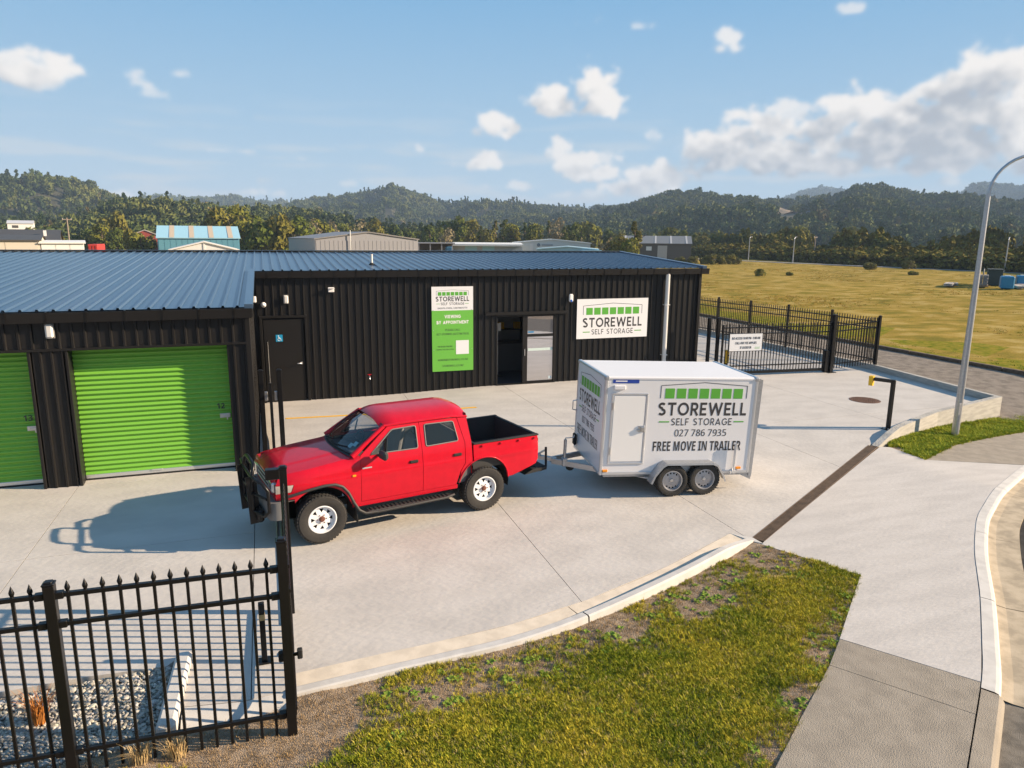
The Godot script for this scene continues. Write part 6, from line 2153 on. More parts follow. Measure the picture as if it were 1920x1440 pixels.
	# mudguards
	for s in [1.0, -1.0]:
		var m := MB.new()
		var pr := [Vector2(-0.56, 0.27), Vector2(-0.50, 0.42), Vector2(-0.36, 0.60), Vector2(-0.27, 0.655), Vector2(0.66, 0.655), Vector2(0.76, 0.61), Vector2(0.88, 0.43), Vector2(0.94, 0.30)]
		for k in 7:
			var a: Vector2 = pr[k]
			var b: Vector2 = pr[k + 1]
			var up := Vector3(a.y - b.y, b.x - a.x, 0)
			m.quado(Vector3(a.x, a.y, 0.9 * s), Vector3(b.x, b.y, 0.9 * s), Vector3(b.x, b.y, 1.12 * s), Vector3(a.x, a.y, 1.12 * s), up)
			var inn := -up.normalized() * 0.035
			m.quado(Vector3(a.x, a.y, 1.12 * s), Vector3(b.x, b.y, 1.12 * s), Vector3(b.x, b.y, 1.125 * s) + inn, Vector3(a.x, a.y, 1.125 * s) + inn, Vector3(0, 0, s))
		put(t, "mudguard", m, M.galv)
		for x in [-0.125, 0.52]: wheel(t, Vector3(x, 0.31 + 0.036 * x, 1.005 * s), s, 0.31, 0.175, 0.195, "trailer")
		# prop stand at the rear
		var ps := MB.new()
		ps.tube([Vector3(1.15, 0.40, 0.95 * s), Vector3(1.16, 0.98, 0.95 * s)], 0.026, 10)
		ps.box(Vector3(1.16, 0.97, 0.95 * s), Vector3(0.09, 0.02, 0.02), 0.004)
		ps.box(Vector3(1.15, 0.42, 0.93 * s), Vector3(0.11, 0.06, 0.07), 0.006)
		put(t, "prop_stand", ps, M.alu)
	# chassis, axles, drawbar
	var c := MB.new()
	for z in [-0.8, 0.8]: c.box(Vector3(0, 0.36, z), Vector3(2.8, 0.08, 0.05))
	for x in [-1.2, -0.5, 0.2, 0.9]: c.box(Vector3(x, 0.365, 0), Vector3(0.05, 0.06, 1.6))
	for x in [-0.13, 0.515]: c.box(Vector3(x, 0.31, 0), Vector3(0.05, 0.05, 1.9))
	for s in [-1.0, 1.0]: c.prism(V2([-0.75, 0.33, -0.1, 0.33, 0.1, 0.24, -0.45, 0.27]), 0.86 * s, 0.89 * s)
	put(t, "chassis", c, M.galv)
	var db := MB.new()
	for s in [-1.0, 1.0]: db.bar(Vector3(-1.0, 0.36, 0.78 * s), Vector3(-2.2, 0.40, 0.05 * s), 0.05, 0.1)
	db.bar(Vector3(-2.1, 0.41, 0), Vector3(-2.5, 0.45, -0.1), 0.1, 0.07)
	put(t, "drawbar", db, M.galv)
	var cp := MB.new()
	cp.box(Vector3(-2.49, 0.475, -0.1), Vector3(0.2, 0.08, 0.1), 0.02)
	cp.bar(Vector3(-2.42, 0.51, -0.1), Vector3(-2.28, 0.60, -0.08), 0.04, 0.03)
	put(t, "coupling", cp, M.galv)
	var jk := MB.new()
	jk.tube([Vector3(-1.98, 0.33, 0.16), Vector3(-1.98, 0.86, 0.16)], 0.03, 10)
	jk.tube([Vector3(-1.98, 0.86, 0.16), Vector3(-1.98, 0.89, 0.16), Vector3(-1.82, 0.90, 0.16), Vector3(-1.81, 0.95, 0.16)], 0.012, 6)
	jk.box(Vector3(-1.98, 0.41, 0.16), Vector3(0.1, 0.16, 0.12), 0.01)
	put(t, "jockey_stand", jk, M.galv)
	var jw := MB.new()
	jw.T = Transform3D(Basis(Vector3.RIGHT, PI / 2), Vector3(-1.84, 0.30, 0.10))
	jw.lathe([Vector2(0.01, -0.03), Vector2(0.08, -0.03), Vector2(0.09, 0), Vector2(0.08, 0.03), Vector2(0.01, 0.03)], 16)
	put(t, "jockey_wheel", jw, M.rubber)
	var hc := MB.new()
	hc.box(Vector3(-1.545, 0.62, -0.72), Vector3(0.06, 0.24, 0.14), 0.02)
	put(t, "brake_unit", hc, M.matblack)
	var gh := MB.new()
	gh.tube([Vector3(-1.5, 1.2, -0.84), Vector3(-1.59, 1.22, -0.84), Vector3(-1.59, 1.4, -0.84), Vector3(-1.5, 1.42, -0.84)], 0.012, 6)
	put(t, "grab_handle", gh, M.steel)

# ---------------------------------------------------------------- hills, far buildings, trees
const HILLS := [
	[850, 420, [[-25.99, 2.08], [-22.18, 2.71], [-18.95, 3.10], [-15.72, 3.43], [-14.02, 3.42], [-12.55, 3.35], [-11.37, 3.06], [-10.16, 2.62], [-8.94, 1.98], [-6.66, 1.50], [-3.21, 0.93], [-0.32, 0.39]]],
	[430, 270, [[-23.67, 0.10], [-18.80, 0.10], [-14.36, 0.15], [-11.59, 0.79], [-9.93, 1.71], [-8.26, 2.22], [-5.58, 2.19], [-2.42, 2.00], [-0.24, 1.71], [2.04, 1.91], [4.34, 1.63], [6.30, 1.11], [9.10, 0.58], [12.39, 0.28], [16.57, 0.16]]],
	[1900, 1300, [[-10.57, 1.62], [-8.27, 2.11], [-6.58, 2.49], [-4.18, 2.30], [-2.01, 2.62], [-0.20, 2.36], [2.82, 2.27], [5.95, 2.37], [8.33, 2.01]]],
	[1150, 650, [[-0.26, 1.36], [1.27, 1.81], [3.61, 2.60], [5.18, 2.83], [7.97, 3.08], [8.98, 3.30], [9.79, 3.43], [10.80, 3.17], [12.02, 2.87], [14.08, 2.33], [15.32, 2.59], [17.82, 2.46], [20.75, 2.36], [23.25, 2.25], [26.15, 2.35], [29.01, 2.36], [33.03, 2.08], [36.92, 1.69]]],
	[900, 380, [[19.09, 1.00], [22.85, 1.52], [25.75, 1.94], [28.20, 2.35], [30.59, 2.99], [31.97, 3.22], [34.16, 2.78], [36.84, 2.81], [39.47, 2.64], [41.98, 2.76], [43.87, 3.03], [44.67, 3.53], [46.02, 3.43], [47.36, 3.08], [48.67, 2.74], [50.20, 2.88], [52.05, 2.47], [54.10, 2.10], [57.58, 2.11], [62.32, 2.25], [67.45, 1.71]]],
	[2700, 1900, [[36.13, 2.19], [38.36, 2.64], [40.15, 3.16], [41.55, 3.55], [42.97, 3.38], [44.71, 3.16], [46.76, 2.56], [48.75, 2.00]]],
	[2300, 1500, [[48.75, 2.00], [50.22, 2.71], [51.05, 3.41], [51.62, 3.56], [53.37, 3.41], [55.05, 3.33], [57.41, 3.31], [61.08, 3.00], [65.38, 2.73]]],
]
const TREES := [ [-36.8, -186.4, 5.9, 1, 1.00], [-33.5, -181.9, 7.3, 1, 1.00], [-32.9, -192.2, 9.4, 0, 1.00], [-30.0, -177.5, 6.5, 1, 1.00], [-25.0, -168.2, 5.7, 0, 1.00], [-23.6, -166.3, 4.9, 0, 1.00], [-22.8, -178.6, 6.0, 2, 1.00], [-52.1, -203.4, 5.9, 0, 1.00], [-46.6, -194.5, 5.6, 1, 1.00], [-42.4, -185.2, 4.7, 1, 1.00], [-59.0, -211.9, 4.5, 0, 1.00], [-41.5, -195.6, 4.7, 1, 1.00], [-8.7, -164.8, 8.3, 0, 1.00], [-6.3, -159.9, 9.7, 0, 1.00], [-4.8, -169.9, 10.5, 0, 1.00], [-3.3, -155.0, 7.7, 1, 1.00], [-1.8, -168.0, 9.4, 1, 1.00], [-0.1, -150.0, 7.1, 0, 1.00], [1.8, -162.0, 9.9, 2, 1.00], [3.2, -150.0, 8.4, 0, 1.00], [5.2, -164.9, 7.9, 1, 1.00], [6.2, -149.9, 7.2, 0, 1.00], [8.8, -169.8, 9.6, 1, 1.00], [11.4, -174.6, 8.2, 3, 1.00], [13.6, -179.5, 9.2, 1, 1.00], [16.9, -189.2, 7.9, 3, 1.00], [23.6, -228.8, 8.5, 1, 1.00], [27.3, -233.4, 7.8, 1, 1.00], [30.0, -228.0, 9.4, 3, 1.00], [32.5, -222.6, 10.4, 1, 1.00], [37.2, -232.0, 7.9, 1, 1.00], [41.3, -231.3, 8.0, 0, 1.00], [43.7, -225.8, 7.4, 1, 1.00], [43.6, -205.4, 6.7, 1, 1.00], [44.7, -200.1, 8.4, 1, 1.00], [48.4, -204.4, 7.8, 1, 1.00], [48.3, -194.1, 7.0, 3, 1.00], [55.0, -213.0, 10.3, 0, 1.00], [53.4, -197.9, 7.8, 1, 1.00], [58.6, -206.9, 9.9, 1, 1.00], [58.5, -196.5, 8.8, 2, 1.00], [59.1, -191.1, 7.1, 1, 1.00], [65.5, -204.8, 10.6, 2, 1.00], [69.6, -208.7, 11.4, 2, 1.00], [66.8, -193.8, 8.6, 1, 1.00], [66.8, -188.5, 8.0, 2, 1.00], [74.0, -201.9, 10.1, 2, 1.00], [73.0, -191.6, 8.7, 1, 1.00], [73.0, -186.2, 7.2, 2, 1.00], [82.5, -204.0, 10.9, 2, 1.00], [83.1, -198.3, 10.1, 3, 1.00], [81.0, -188.3, 8.8, 2, 1.00], [87.1, -196.6, 9.7, 1, 1.00], [85.1, -186.5, 8.1, 2, 1.00], [99.9, -212.7, 9.3, 0, 1.00], [105.2, -215.7, 8.6, 2, 1.00], [108.3, -214.2, 7.8, 1, 1.00], [106.0, -204.1, 6.9, 1, 1.00], [65.0, -118.3, 8.8, 2, 1.00], [61.5, -116.8, 5.6, 1, 1.00], [60.7, -112.7, 4.7, 0, 1.00], [109.1, -191.1, 6.1, 2, 1.00], [116.8, -198.2, 7.8, 2, 1.00], [122.1, -200.8, 8.7, 1, 1.00], [125.6, -198.6, 7.9, 1, 1.00], [125.7, -192.6, 7.0, 1, 1.00], [62.8, -125.1, 4.8, 3, 1.00], [64.1, -124.4, 4.7, 0, 1.00], [125.6, -186.7, 6.2, 1, 1.00], [131.6, -188.7, 6.9, 0, 1.00], [132.5, -181.9, 6.0, 1, 1.00], [140.2, -163.0, 8.5, 1, 1.00], [145.7, -151.3, 7.8, 0, 1.00] ]

func at_az(az: float, d: float) -> Vector3:
	return Vector3(sin(deg_to_rad(az)) * d, 0, -cos(deg_to_rad(az)) * d)

# leaf cards spread over an uneven crown of radius 1 and height h (its foot at y = 0)
func crown_mesh(sd: int, cards: int, size: float, h: float, cone: float, lobes: int) -> ArrayMesh:
	var r := RandomNumberGenerator.new()
	r.seed = sd
	var m := MB.new()
	var lob := []
	for k in lobes:
		var y := h * (0.15 + 0.75 * (k + r.randf()) / lobes)
		var f := y / h
		var rad := lerpf(1.0, lerpf(1.0, 0.12, f), cone) * (0.75 if cone > 0.5 else sqrt(maxf(0.1, 1.0 - pow(absf(f - 0.45) * 1.7, 2.0))))
		var a := r.randf() * TAU
		lob.append([Vector3(cos(a) * rad * 0.55, y, sin(a) * rad * 0.55), rad * r.randf_range(0.4, 0.62)])
	for k in cards:
		var l: Array = lob[r.randi() % lobes]
		var d := Vector3(r.randfn(), r.randfn() * 0.85 + 0.2, r.randfn()).normalized()
		var p: Vector3 = l[0] + d * l[1] * r.randf_range(0.72, 1.08)
		if p.y < 0.0: p.y = r.randf() * 0.15 * h
		var nn := (d + Vector3(r.randfn(), r.randfn(), r.randfn()) * 0.45).normalized()
		var u := nn.cross(Vector3.UP if absf(nn.y) < 0.9 else Vector3.RIGHT).normalized()
		var w := nn.cross(u)
		var ang := r.randf() * TAU
		var a := (u * cos(ang) + w * sin(ang)) * size * r.randf_range(0.5, 1.1)
		var b := (w * cos(ang) - u * sin(ang)) * size * r.randf_range(0.35, 0.8)
		var bend := nn * size * 0.25
		m.tri(p - a, p - b + bend, p + a)
		m.tri(p + a, p + b + bend, p - a)
	return m.mesh()

func forest_mesh(sd: int, cards: int, size: float, h: float, cone: float, lobes: int) -> ArrayMesh:
	return crown_mesh(sd, cards, size, h, cone, lobes)

func hills() -> void:
	var r := RandomNumberGenerator.new()
	r.seed = 91
	var rough := fnoise(92, 0.006, 4)
	var kind := fnoise(93, 0.004, 3)
	var earth := mottled(Color(0.05, 0.05, 0.025), 65, 0.4, Vector3(0.02, 0.02, 0.02), 0.95)
	var xf := [[], [], []]
	var cols := [[], [], []]
	var hum := [[-1, "steep forested hill rising at the far left"], [-1, "low dark forested hill behind the blue shed"], [-1, "distant blue-green ridge"], [-1, "long forested hill with a pointed top"], [-1, "broad forested hill with a logged clearing behind the field"], [-1, "distant hazy blue hill"], [-1, "distant hazy blue hill at the far right"]]
	for hi in HILLS.size():
		var H: Array = HILLS[hi]
		var D: float = H[0]
		var Df: float = H[1]
		var tree := 6.0 if D < 1500 else 9.0
		var c := Curve2D.new()
		for q in H[2]: c.add_point(Vector2(q[0], 4.75 + D * tan(deg_to_rad(q[1])) - tree))
		var az0: float = H[2][0][0]
		var az1: float = H[2][-1][0]
		var nu := int(deg_to_rad(az1 - az0) * D / 18.0)
		var nv := 18
		var crest := []
		var qi := 0
		for i in nu + 1:
			var az := lerpf(az0, az1, float(i) / nu)
			while qi < H[2].size() - 2 and H[2][qi + 1][0] < az: qi += 1
			var a: Array = H[2][qi]
			var b: Array = H[2][qi + 1]
			var f := clampf((az - a[0]) / (b[0] - a[0]), 0.0, 1.0)
			crest.append(4.75 + D * tan(deg_to_rad(lerpf(a[1], b[1], f))) - tree)
		var grid := []
		for i in nu + 1:
			var az := lerpf(az0, az1, float(i) / nu)
			var col := []
			for j in nv + 1:
				var t := float(j) / (nv - 4)
				var d: float
				var y: float
				if t <= 1.0:
					d = lerpf(Df, D, t)
					y = -2.0 + (crest[i] + 2.0) * (t * 0.55 + 0.45 * smoothstep(0.0, 1.0, t))
				else:
					d = D + (t - 1.0) * D * 0.9
					y = crest[i] * (1.0 - (t - 1.0) * 2.2)
				var p := at_az(az, d)
				y += rough.get_noise_2d(p.x, p.z) * maxf(crest[i], 4.0) * 0.55 * sin(PI * clampf(t, 0.0, 1.0))
				col.append(Vector3(p.x, y, p.z))
			grid.append(col)
		var m := MB.new()
		for i in nu:
			for j in nv:
				m.quado(grid[i][j], grid[i + 1][j], grid[i + 1][j + 1], grid[i][j + 1], Vector3.UP)
		var o := struct("hill", m, earth)
		o.set_meta("label", hum[hi][1])
		# trees by area
		var gap := 5.6 if D < 600 else (7.5 if D < 1500 else 12.0)
		var size := 1.0 if D < 600 else (1.25 if D < 1500 else 2.1)
		var count := int(deg_to_rad(az1 - az0) * (D * D * 1.1 - Df * Df) / 2.0 / (gap * gap))
		count = mini(count, 26000)
		for k in count:
			var d := sqrt(lerpf(Df * Df, D * D * 1.06, r.randf()))
			var ui := r.randf() * nu
			var t := (d - Df) / (D - Df)
			var vj := clampf(t * (nv - 4), 0.0, nv - 0.01) if t <= 1.0 else (1.0 + (d - D) / (D * 0.9)) * (nv - 4)
			var i0 := mini(int(ui), nu - 1)
			var j0 := mini(int(vj), nv - 1)
			var fu := ui - i0
			var fv := vj - j0
			var p: Vector3 = grid[i0][j0].lerp(grid[i0 + 1][j0], fu).lerp(grid[i0][j0 + 1].lerp(grid[i0 + 1][j0 + 1], fu), fv)
			var az := lerpf(az0, az1, ui / nu)
			# the logged slope on the right-hand hill
			if hi == 4 and az > 37.2 and az < 43.2:
				var e := rad_to_deg(atan2(p.y - 4.75, d))
				if pow((az - 40.2) / 2.3, 2.0) + pow((e - 1.55) / 0.75, 2.0) + rough.get_noise_2d(p.x * 8, p.z * 8) * 1.2 < 1.0 and r.randf() < 0.9: continue
			var kn := kind.get_noise_2d(p.x, p.z) + r.randfn() * 0.22
			var which := 1 if kn > 0.22 else (2 if r.randf() < 0.06 else 0)
			var s := size * r.randf_range(2.6, 4.6) * (1.0 if which == 0 else 0.62)
			var hs := s * r.randf_range(0.8, 1.3)
			xf[which].append(Transform3D(Basis(Vector3.UP, r.randf() * TAU).scaled(Vector3(s, hs, s)), p - Vector3(0, 1.0, 0)))
			var tone := Color(0.07, 0.098, 0.03).lerp(Color(0.14, 0.145, 0.042), clampf(r.randf() * 0.8 + rough.get_noise_2d(p.x + 900, p.z) * 0.5, 0, 1))
			if which == 1: tone = Color(0.05, 0.08, 0.032).lerp(Color(0.08, 0.1, 0.035), r.randf())
			if r.randf() < 0.015: tone = Color(0.16, 0.13, 0.05)
			cols[which].append(tone)
	scatter("hill_forest", "mixed native bush covering the hills", "forest", forest_mesh(1, 190, 0.3, 1.9, 0.0, 8), leafy(0.15), xf[0], cols[0])
	scatter("hill_conifers", "dark conifer stands on the hills", "forest", forest_mesh(2, 170, 0.32, 4.2, 0.85, 9), leafy(0.12), xf[1], cols[1])
	scatter("hill_tall_trees", "scattered tall trees standing above the hill forest", "forest", forest_mesh(3, 160, 0.3, 3.4, 0.3, 8), leafy(0.15), xf[2], cols[2])
	# felled timber and bare earth of the clearing
	var cl := MB.new()
	cl.panel(circle(0, 0, 1.0, 22), func(p: Vector2) -> Vector3:
		var az := 40.2 + p.x * 2.2
		var t := 0.55 + p.y * 0.16
		var d := lerpf(380.0, 900.0, t)
		var q := at_az(az, d)
		return Vector3(q.x, -2.0 + 42.0 * (t * 0.55 + 0.45 * smoothstep(0.0, 1.0, t)) + rough.get_noise_2d(q.x, q.z) * 22.0 * sin(PI * t) + 1.2, q.z), 0.15, Vector3.UP)
	struct("logged_clearing", cl, mottled(Color(0.30, 0.22, 0.14), 66, 0.5, Vector3(0.04, 0.04, 0.04), 0.95))

# a shed from a to b (front, at ground), depth behind it; ridge along the front or gable to the front
func shed(called: String, label: String, a: Vector2, b: Vector2, depth: float, eave: float, ridge: float, gable: bool, wall: Material, roof: Material) -> Node3D:
	var L := a.distance_to(b)
	var t := thing(called, label, "building", Vector3(a.x, -0.3, a.y), atan2(-(b.y - a.y), b.x - a.x))
	eave += 0.3
	ridge += 0.3
	var w := MB.new()
	var o := 0.18
	if gable:
		w.prism(V2([0, 0, L, 0, L, eave, L / 2, ridge, 0, eave]), -depth, 0)
		put(t, "wall", w, wall)
		for s in [0, 1]:
			var rf := MB.new()
			var x0 := -o if s == 0 else L + o
			var y0 := eave - o * (ridge - eave) / (L / 2)
			rf.quado(Vector3(x0, y0 + 0.05, o), Vector3(L / 2, ridge + 0.05, o), Vector3(L / 2, ridge + 0.05, -depth - o), Vector3(x0, y0 + 0.05, -depth - o), Vector3.UP)
			rf.quado(Vector3(x0, y0 + 0.05, o), Vector3(L / 2, ridge + 0.05, o), Vector3(L / 2, ridge - 0.1, o), Vector3(x0, y0 - 0.1, o), Vector3(0, 0, 1))
			put(t, "roof", rf, roof)
	else:
		w.T = Transform3D(Basis(Vector3(0, 0, -1), Vector3.UP, Vector3(1, 0, 0)), Vector3.ZERO)
		w.prism(V2([0, 0, depth, 0, depth, eave, depth / 2, ridge, 0, eave]), 0, L)
		put(t, "wall", w, wall)
		for s in [0, 1]:
			var rf := MB.new()
			var z0 := o if s == 0 else -depth - o
			rf.quado(Vector3(-o, eave, z0), Vector3(L + o, eave, z0), Vector3(L + o, ridge + 0.05, -depth / 2), Vector3(-o, ridge + 0.05, -depth / 2), Vector3.UP)
			put(t, "roof", rf, roof)
		var bg := MB.new()
		bg.box(Vector3(L / 2, eave - 0.02, o), Vector3(L + 2 * o, 0.12, 0.1))
		put(t, "gutter", bg, roof)
	return t

func ribs(t: Node3D, x0: float, x1: float, h: float, step: float, mat: Material) -> void:
	var n := int((x1 - x0) / step)
	for k in n:
		boxpart(t, "wall_panel", Vector3(x0 + (k + 0.5) * (x1 - x0) / n, h / 2, 0.02), Vector3((x1 - x0) / n - 0.06, h, 0.05), mat)

func far_buildings() -> void:
	var blue := plain(0.10, 0.27, 0.35, 0.55)
	var paleblue := plain(0.30, 0.52, 0.62, 0.5)
	var cream := plain(0.55, 0.50, 0.42, 0.7)
	var grey := plain(0.25, 0.25, 0.27, 0.6)
	var dark := plain(0.06, 0.055, 0.05, 0.6)
	var wht := plain(0.68, 0.68, 0.66, 0.6)
	var b := shed("blue_shed", "large blue metal shed with pale roof strips behind the dark roof", Vector2(-14.6, -119.1), Vector2(-3.2, -120.0), 12.0, 4.2, 6.0, false, blue, paleblue)
	ribs(b, 0.1, 11.3, 4.3, 0.8, blue)
	for k in 4:
		var m := MB.new()
		var x := 1.6 + k * 2.75
		m.quad(Vector3(x, 4.56, 0.2), Vector3(x + 0.7, 4.56, 0.2), Vector3(x + 0.7, 6.38, -6.0), Vector3(x, 6.38, -6.0))
		put(b, "roof_light", m, plain(0.5, 0.4, 0.28, 0.5))
	var g := shed("white_gable_shed", "low white gabled building in front of the blue shed", Vector2(-10.9, -99.4), Vector2(-2.9, -100.0), 8.0, 2.85, 3.85, true, wht, wht)
	for k in 6: boxpart(g, "window", Vector3(0.9 + k * 1.25, 2.85, 0.01), Vector3(0.7, 0.35, 0.04), dark)
	boxpart(g, "corner_post", Vector3(4.0, 1.9, 0.04), Vector3(0.2, 4.0, 0.08), wht)
	var c := shed("cream_building", "long cream low building at the left edge beyond the roof", Vector2(-36.0, -84.5), Vector2(-21.8, -87.3), 9.0, 4.0, 4.5, false, cream, dark)
	ribs(c, 0.1, 14.3, 4.1, 2.4, cream)
	var wb := shed("white_low_building", "small white building beside the cream one", Vector2(-21.75, -87.3), Vector2(-17.95, -88.1), 6.0, 3.75, 3.95, false, wht, wht)
	for k in 3: boxpart(wb, "wall_panel", Vector3(0.65 + k * 1.28, 2.0, 0.02), Vector3(1.2, 4.0, 0.05), wht)
	var ct := thing("red_container", "red shipping container end beside the white building", "container", Vector3(-17.5, -0.3, -88.4))
	boxpart(ct, "shell", Vector3(0.3, 1.95, -2.0), Vector3(0.9, 3.9, 4.0), plain(0.4, 0.03, 0.02, 0.6), 0.03)
	for k in 3: boxpart(ct, "rib", Vector3(0.0 + k * 0.3, 1.95, 0.02), Vector3(0.1, 3.6, 0.05), plain(0.36, 0.025, 0.02, 0.6))
	var dr := shed("dark_roof_building", "dark-roofed building behind the cream one at the far left", Vector2(-38.0, -94.5), Vector2(-22.4, -97.5), 10.0, 3.9, 5.1, false, dark, dark)
	boxpart(dr, "chimney", Vector3(14.5, 4.9, -2), Vector3(0.3, 0.9, 0.3), wht)
	var fw := shed("hill_house", "small white house at the foot of the left hill", Vector2(-73.5, -262), Vector2(-66.9, -263.4), 8.0, 7.6, 8.5, false, wht, plain(0.5, 0.5, 0.52, 0.5))
	boxpart(fw, "window", Vector3(2.0, 6.9, 0.02), Vector3(1.6, 0.8, 0.06), dark)
	var rd := shed("red_shed", "small dark red shed with pale roof among trees", Vector2(-27.0, -178), Vector2(-21.6, -178.6), 8.0, 4.5, 5.6, true, plain(0.28, 0.05, 0.035, 0.7), plain(0.42, 0.38, 0.36, 0.6))
	boxpart(rd, "door", Vector3(3.6, 2.0, 0.02), Vector3(1.6, 3.4, 0.06), dark)
	var gs := shed("grey_gable_shed", "wide grey ribbed gable-fronted warehouse beyond the ridge", Vector2(7.1, -104.8), Vector2(22.3, -107.7), 16.0, 4.3, 5.3, true, grey, plain(0.2, 0.19, 0.19, 0.5))
	ribs(gs, 0.1, 15.3, 4.35, 0.62, grey)
	boxpart(gs, "base_band", Vector3(7.7, 2.85, 0.07), Vector3(15.3, 0.32, 0.05), plain(0.42, 0.40, 0.37, 0.6))
	boxpart(gs, "flue", Vector3(5.0, 4.2, 0.3), Vector3(0.1, 3.2, 0.1), wht)
	var ol := thing("open_lean_to", "dark open-fronted lean-to between grey and pale warehouses", "building", Vector3(23.2, -0.3, -112.5), -0.2)
	boxpart(ol, "roof", Vector3(2.8, 4.0, -2.0), Vector3(6.2, 0.16, 5.0), grey)
	for x in [0.2, 2.0, 3.8, 5.5]: boxpart(ol, "post", Vector3(x, 1.95, 0.3), Vector3(0.18, 3.9, 0.18), grey)
	boxpart(ol, "back_wall", Vector3(2.8, 1.95, -4.3), Vector3(6.0, 3.9, 0.1), dark)
	boxpart(ol, "water_tank", Vector3(5.0, 1.7, -1.0), Vector3(1.2, 3.6, 1.2), plain(0.03, 0.12, 0.25, 0.5), 0.2)
	var lb := shed("pale_flat_building", "pale blue-grey flat-roofed workshop with two light roller doors", Vector2(30.0, -116.2), Vector2(41.0, -113.2), 9.0, 3.55, 3.75, false, plain(0.36, 0.40, 0.44, 0.6), wht)
	for k in 2: boxpart(lb, "roller_door", Vector3(2.9 + k * 2.9, 1.85, 0.02), Vector3(2.0, 3.4, 0.06), paleblue)
	boxpart(lb, "awning", Vector3(5.6, 3.62, 0.5), Vector3(11.4, 0.14, 1.2), wht)
	var gb := shed("pale_gable_building", "pale gable-fronted warehouse with dark round emblem", Vector2(41.1, -118.1), Vector2(53.5, -113.2), 12.0, 3.85, 4.45, true, plain(0.44, 0.46, 0.46, 0.6), wht)
	var em := MB.new()
	em.T = Transform3D(Basis(Vector3.RIGHT, PI / 2), Vector3(4.4, 3.75, 0.02))
	em.lathe([Vector2(0.3, 0), Vector2(0.3, 0.04), Vector2(0.001, 0.045)], 16)
	put(gb, "emblem", em, plain(0.12, 0.14, 0.17, 0.6))
	boxpart(gb, "name_band", Vector3(5.9, 3.75, 0.03), Vector3(1.9, 0.22, 0.04), plain(0.2, 0.22, 0.25, 0.6))
	boxpart(gb, "louvre", Vector3(3.2, 3.3, 0.03), Vector3(0.6, 1.4, 0.05), plain(0.5, 0.5, 0.5, 0.6))
	var l2 := shed("light_blue_annex", "light blue low annex in front of the pale warehouse", Vector2(41.5, -107.5), Vector2(50.3, -103.6), 6.0, 2.95, 3.35, true, plain(0.30, 0.48, 0.55, 0.6), plain(0.45, 0.62, 0.68, 0.5))
	boxpart(l2, "window", Vector3(2.2, 2.6, 0.02), Vector3(1.6, 0.5, 0.05), dark)
	boxpart(l2, "side_block", Vector3(8.6, 1.55, 0.6), Vector3(3.2, 3.1, 2.4), plain(0.28, 0.46, 0.55, 0.6))
	var ds := shed("dark_shed", "dark brown long shed with grey-striped roof near the field corner", Vector2(69.7, -132.8), Vector2(81.8, -125.8), 11.0, 3.7, 5.2, false, plain(0.10, 0.09, 0.08, 0.6), plain(0.16, 0.16, 0.16, 0.5))
	for k in 5:
		var m := MB.new()
		var x := 0.5 + k * 3.1
		m.quad(Vector3(x, 4.06, 0.22), Vector3(x + 0.35, 4.06, 0.22), Vector3(x + 0.35, 5.58, -5.5), Vector3(x, 5.58, -5.5))
		put(ds, "roof_light", m, plain(0.42, 0.41, 0.40, 0.5))
	boxpart(ds, "notice", Vector3(5.6, 3.0, 0.03), Vector3(1.1, 0.8, 0.06), wht)
	boxpart(ds, "door", Vector3(8.3, 1.9, 0.03), Vector3(1.9, 3.4, 0.06), plain(0.42, 0.40, 0.38, 0.6))

const ORDINAL := ["first", "second", "third", "fourth", "fifth", "sixth", "seventh", "eighth", "ninth", "tenth", "eleventh", "twelfth", "thirteenth", "fourteenth"]

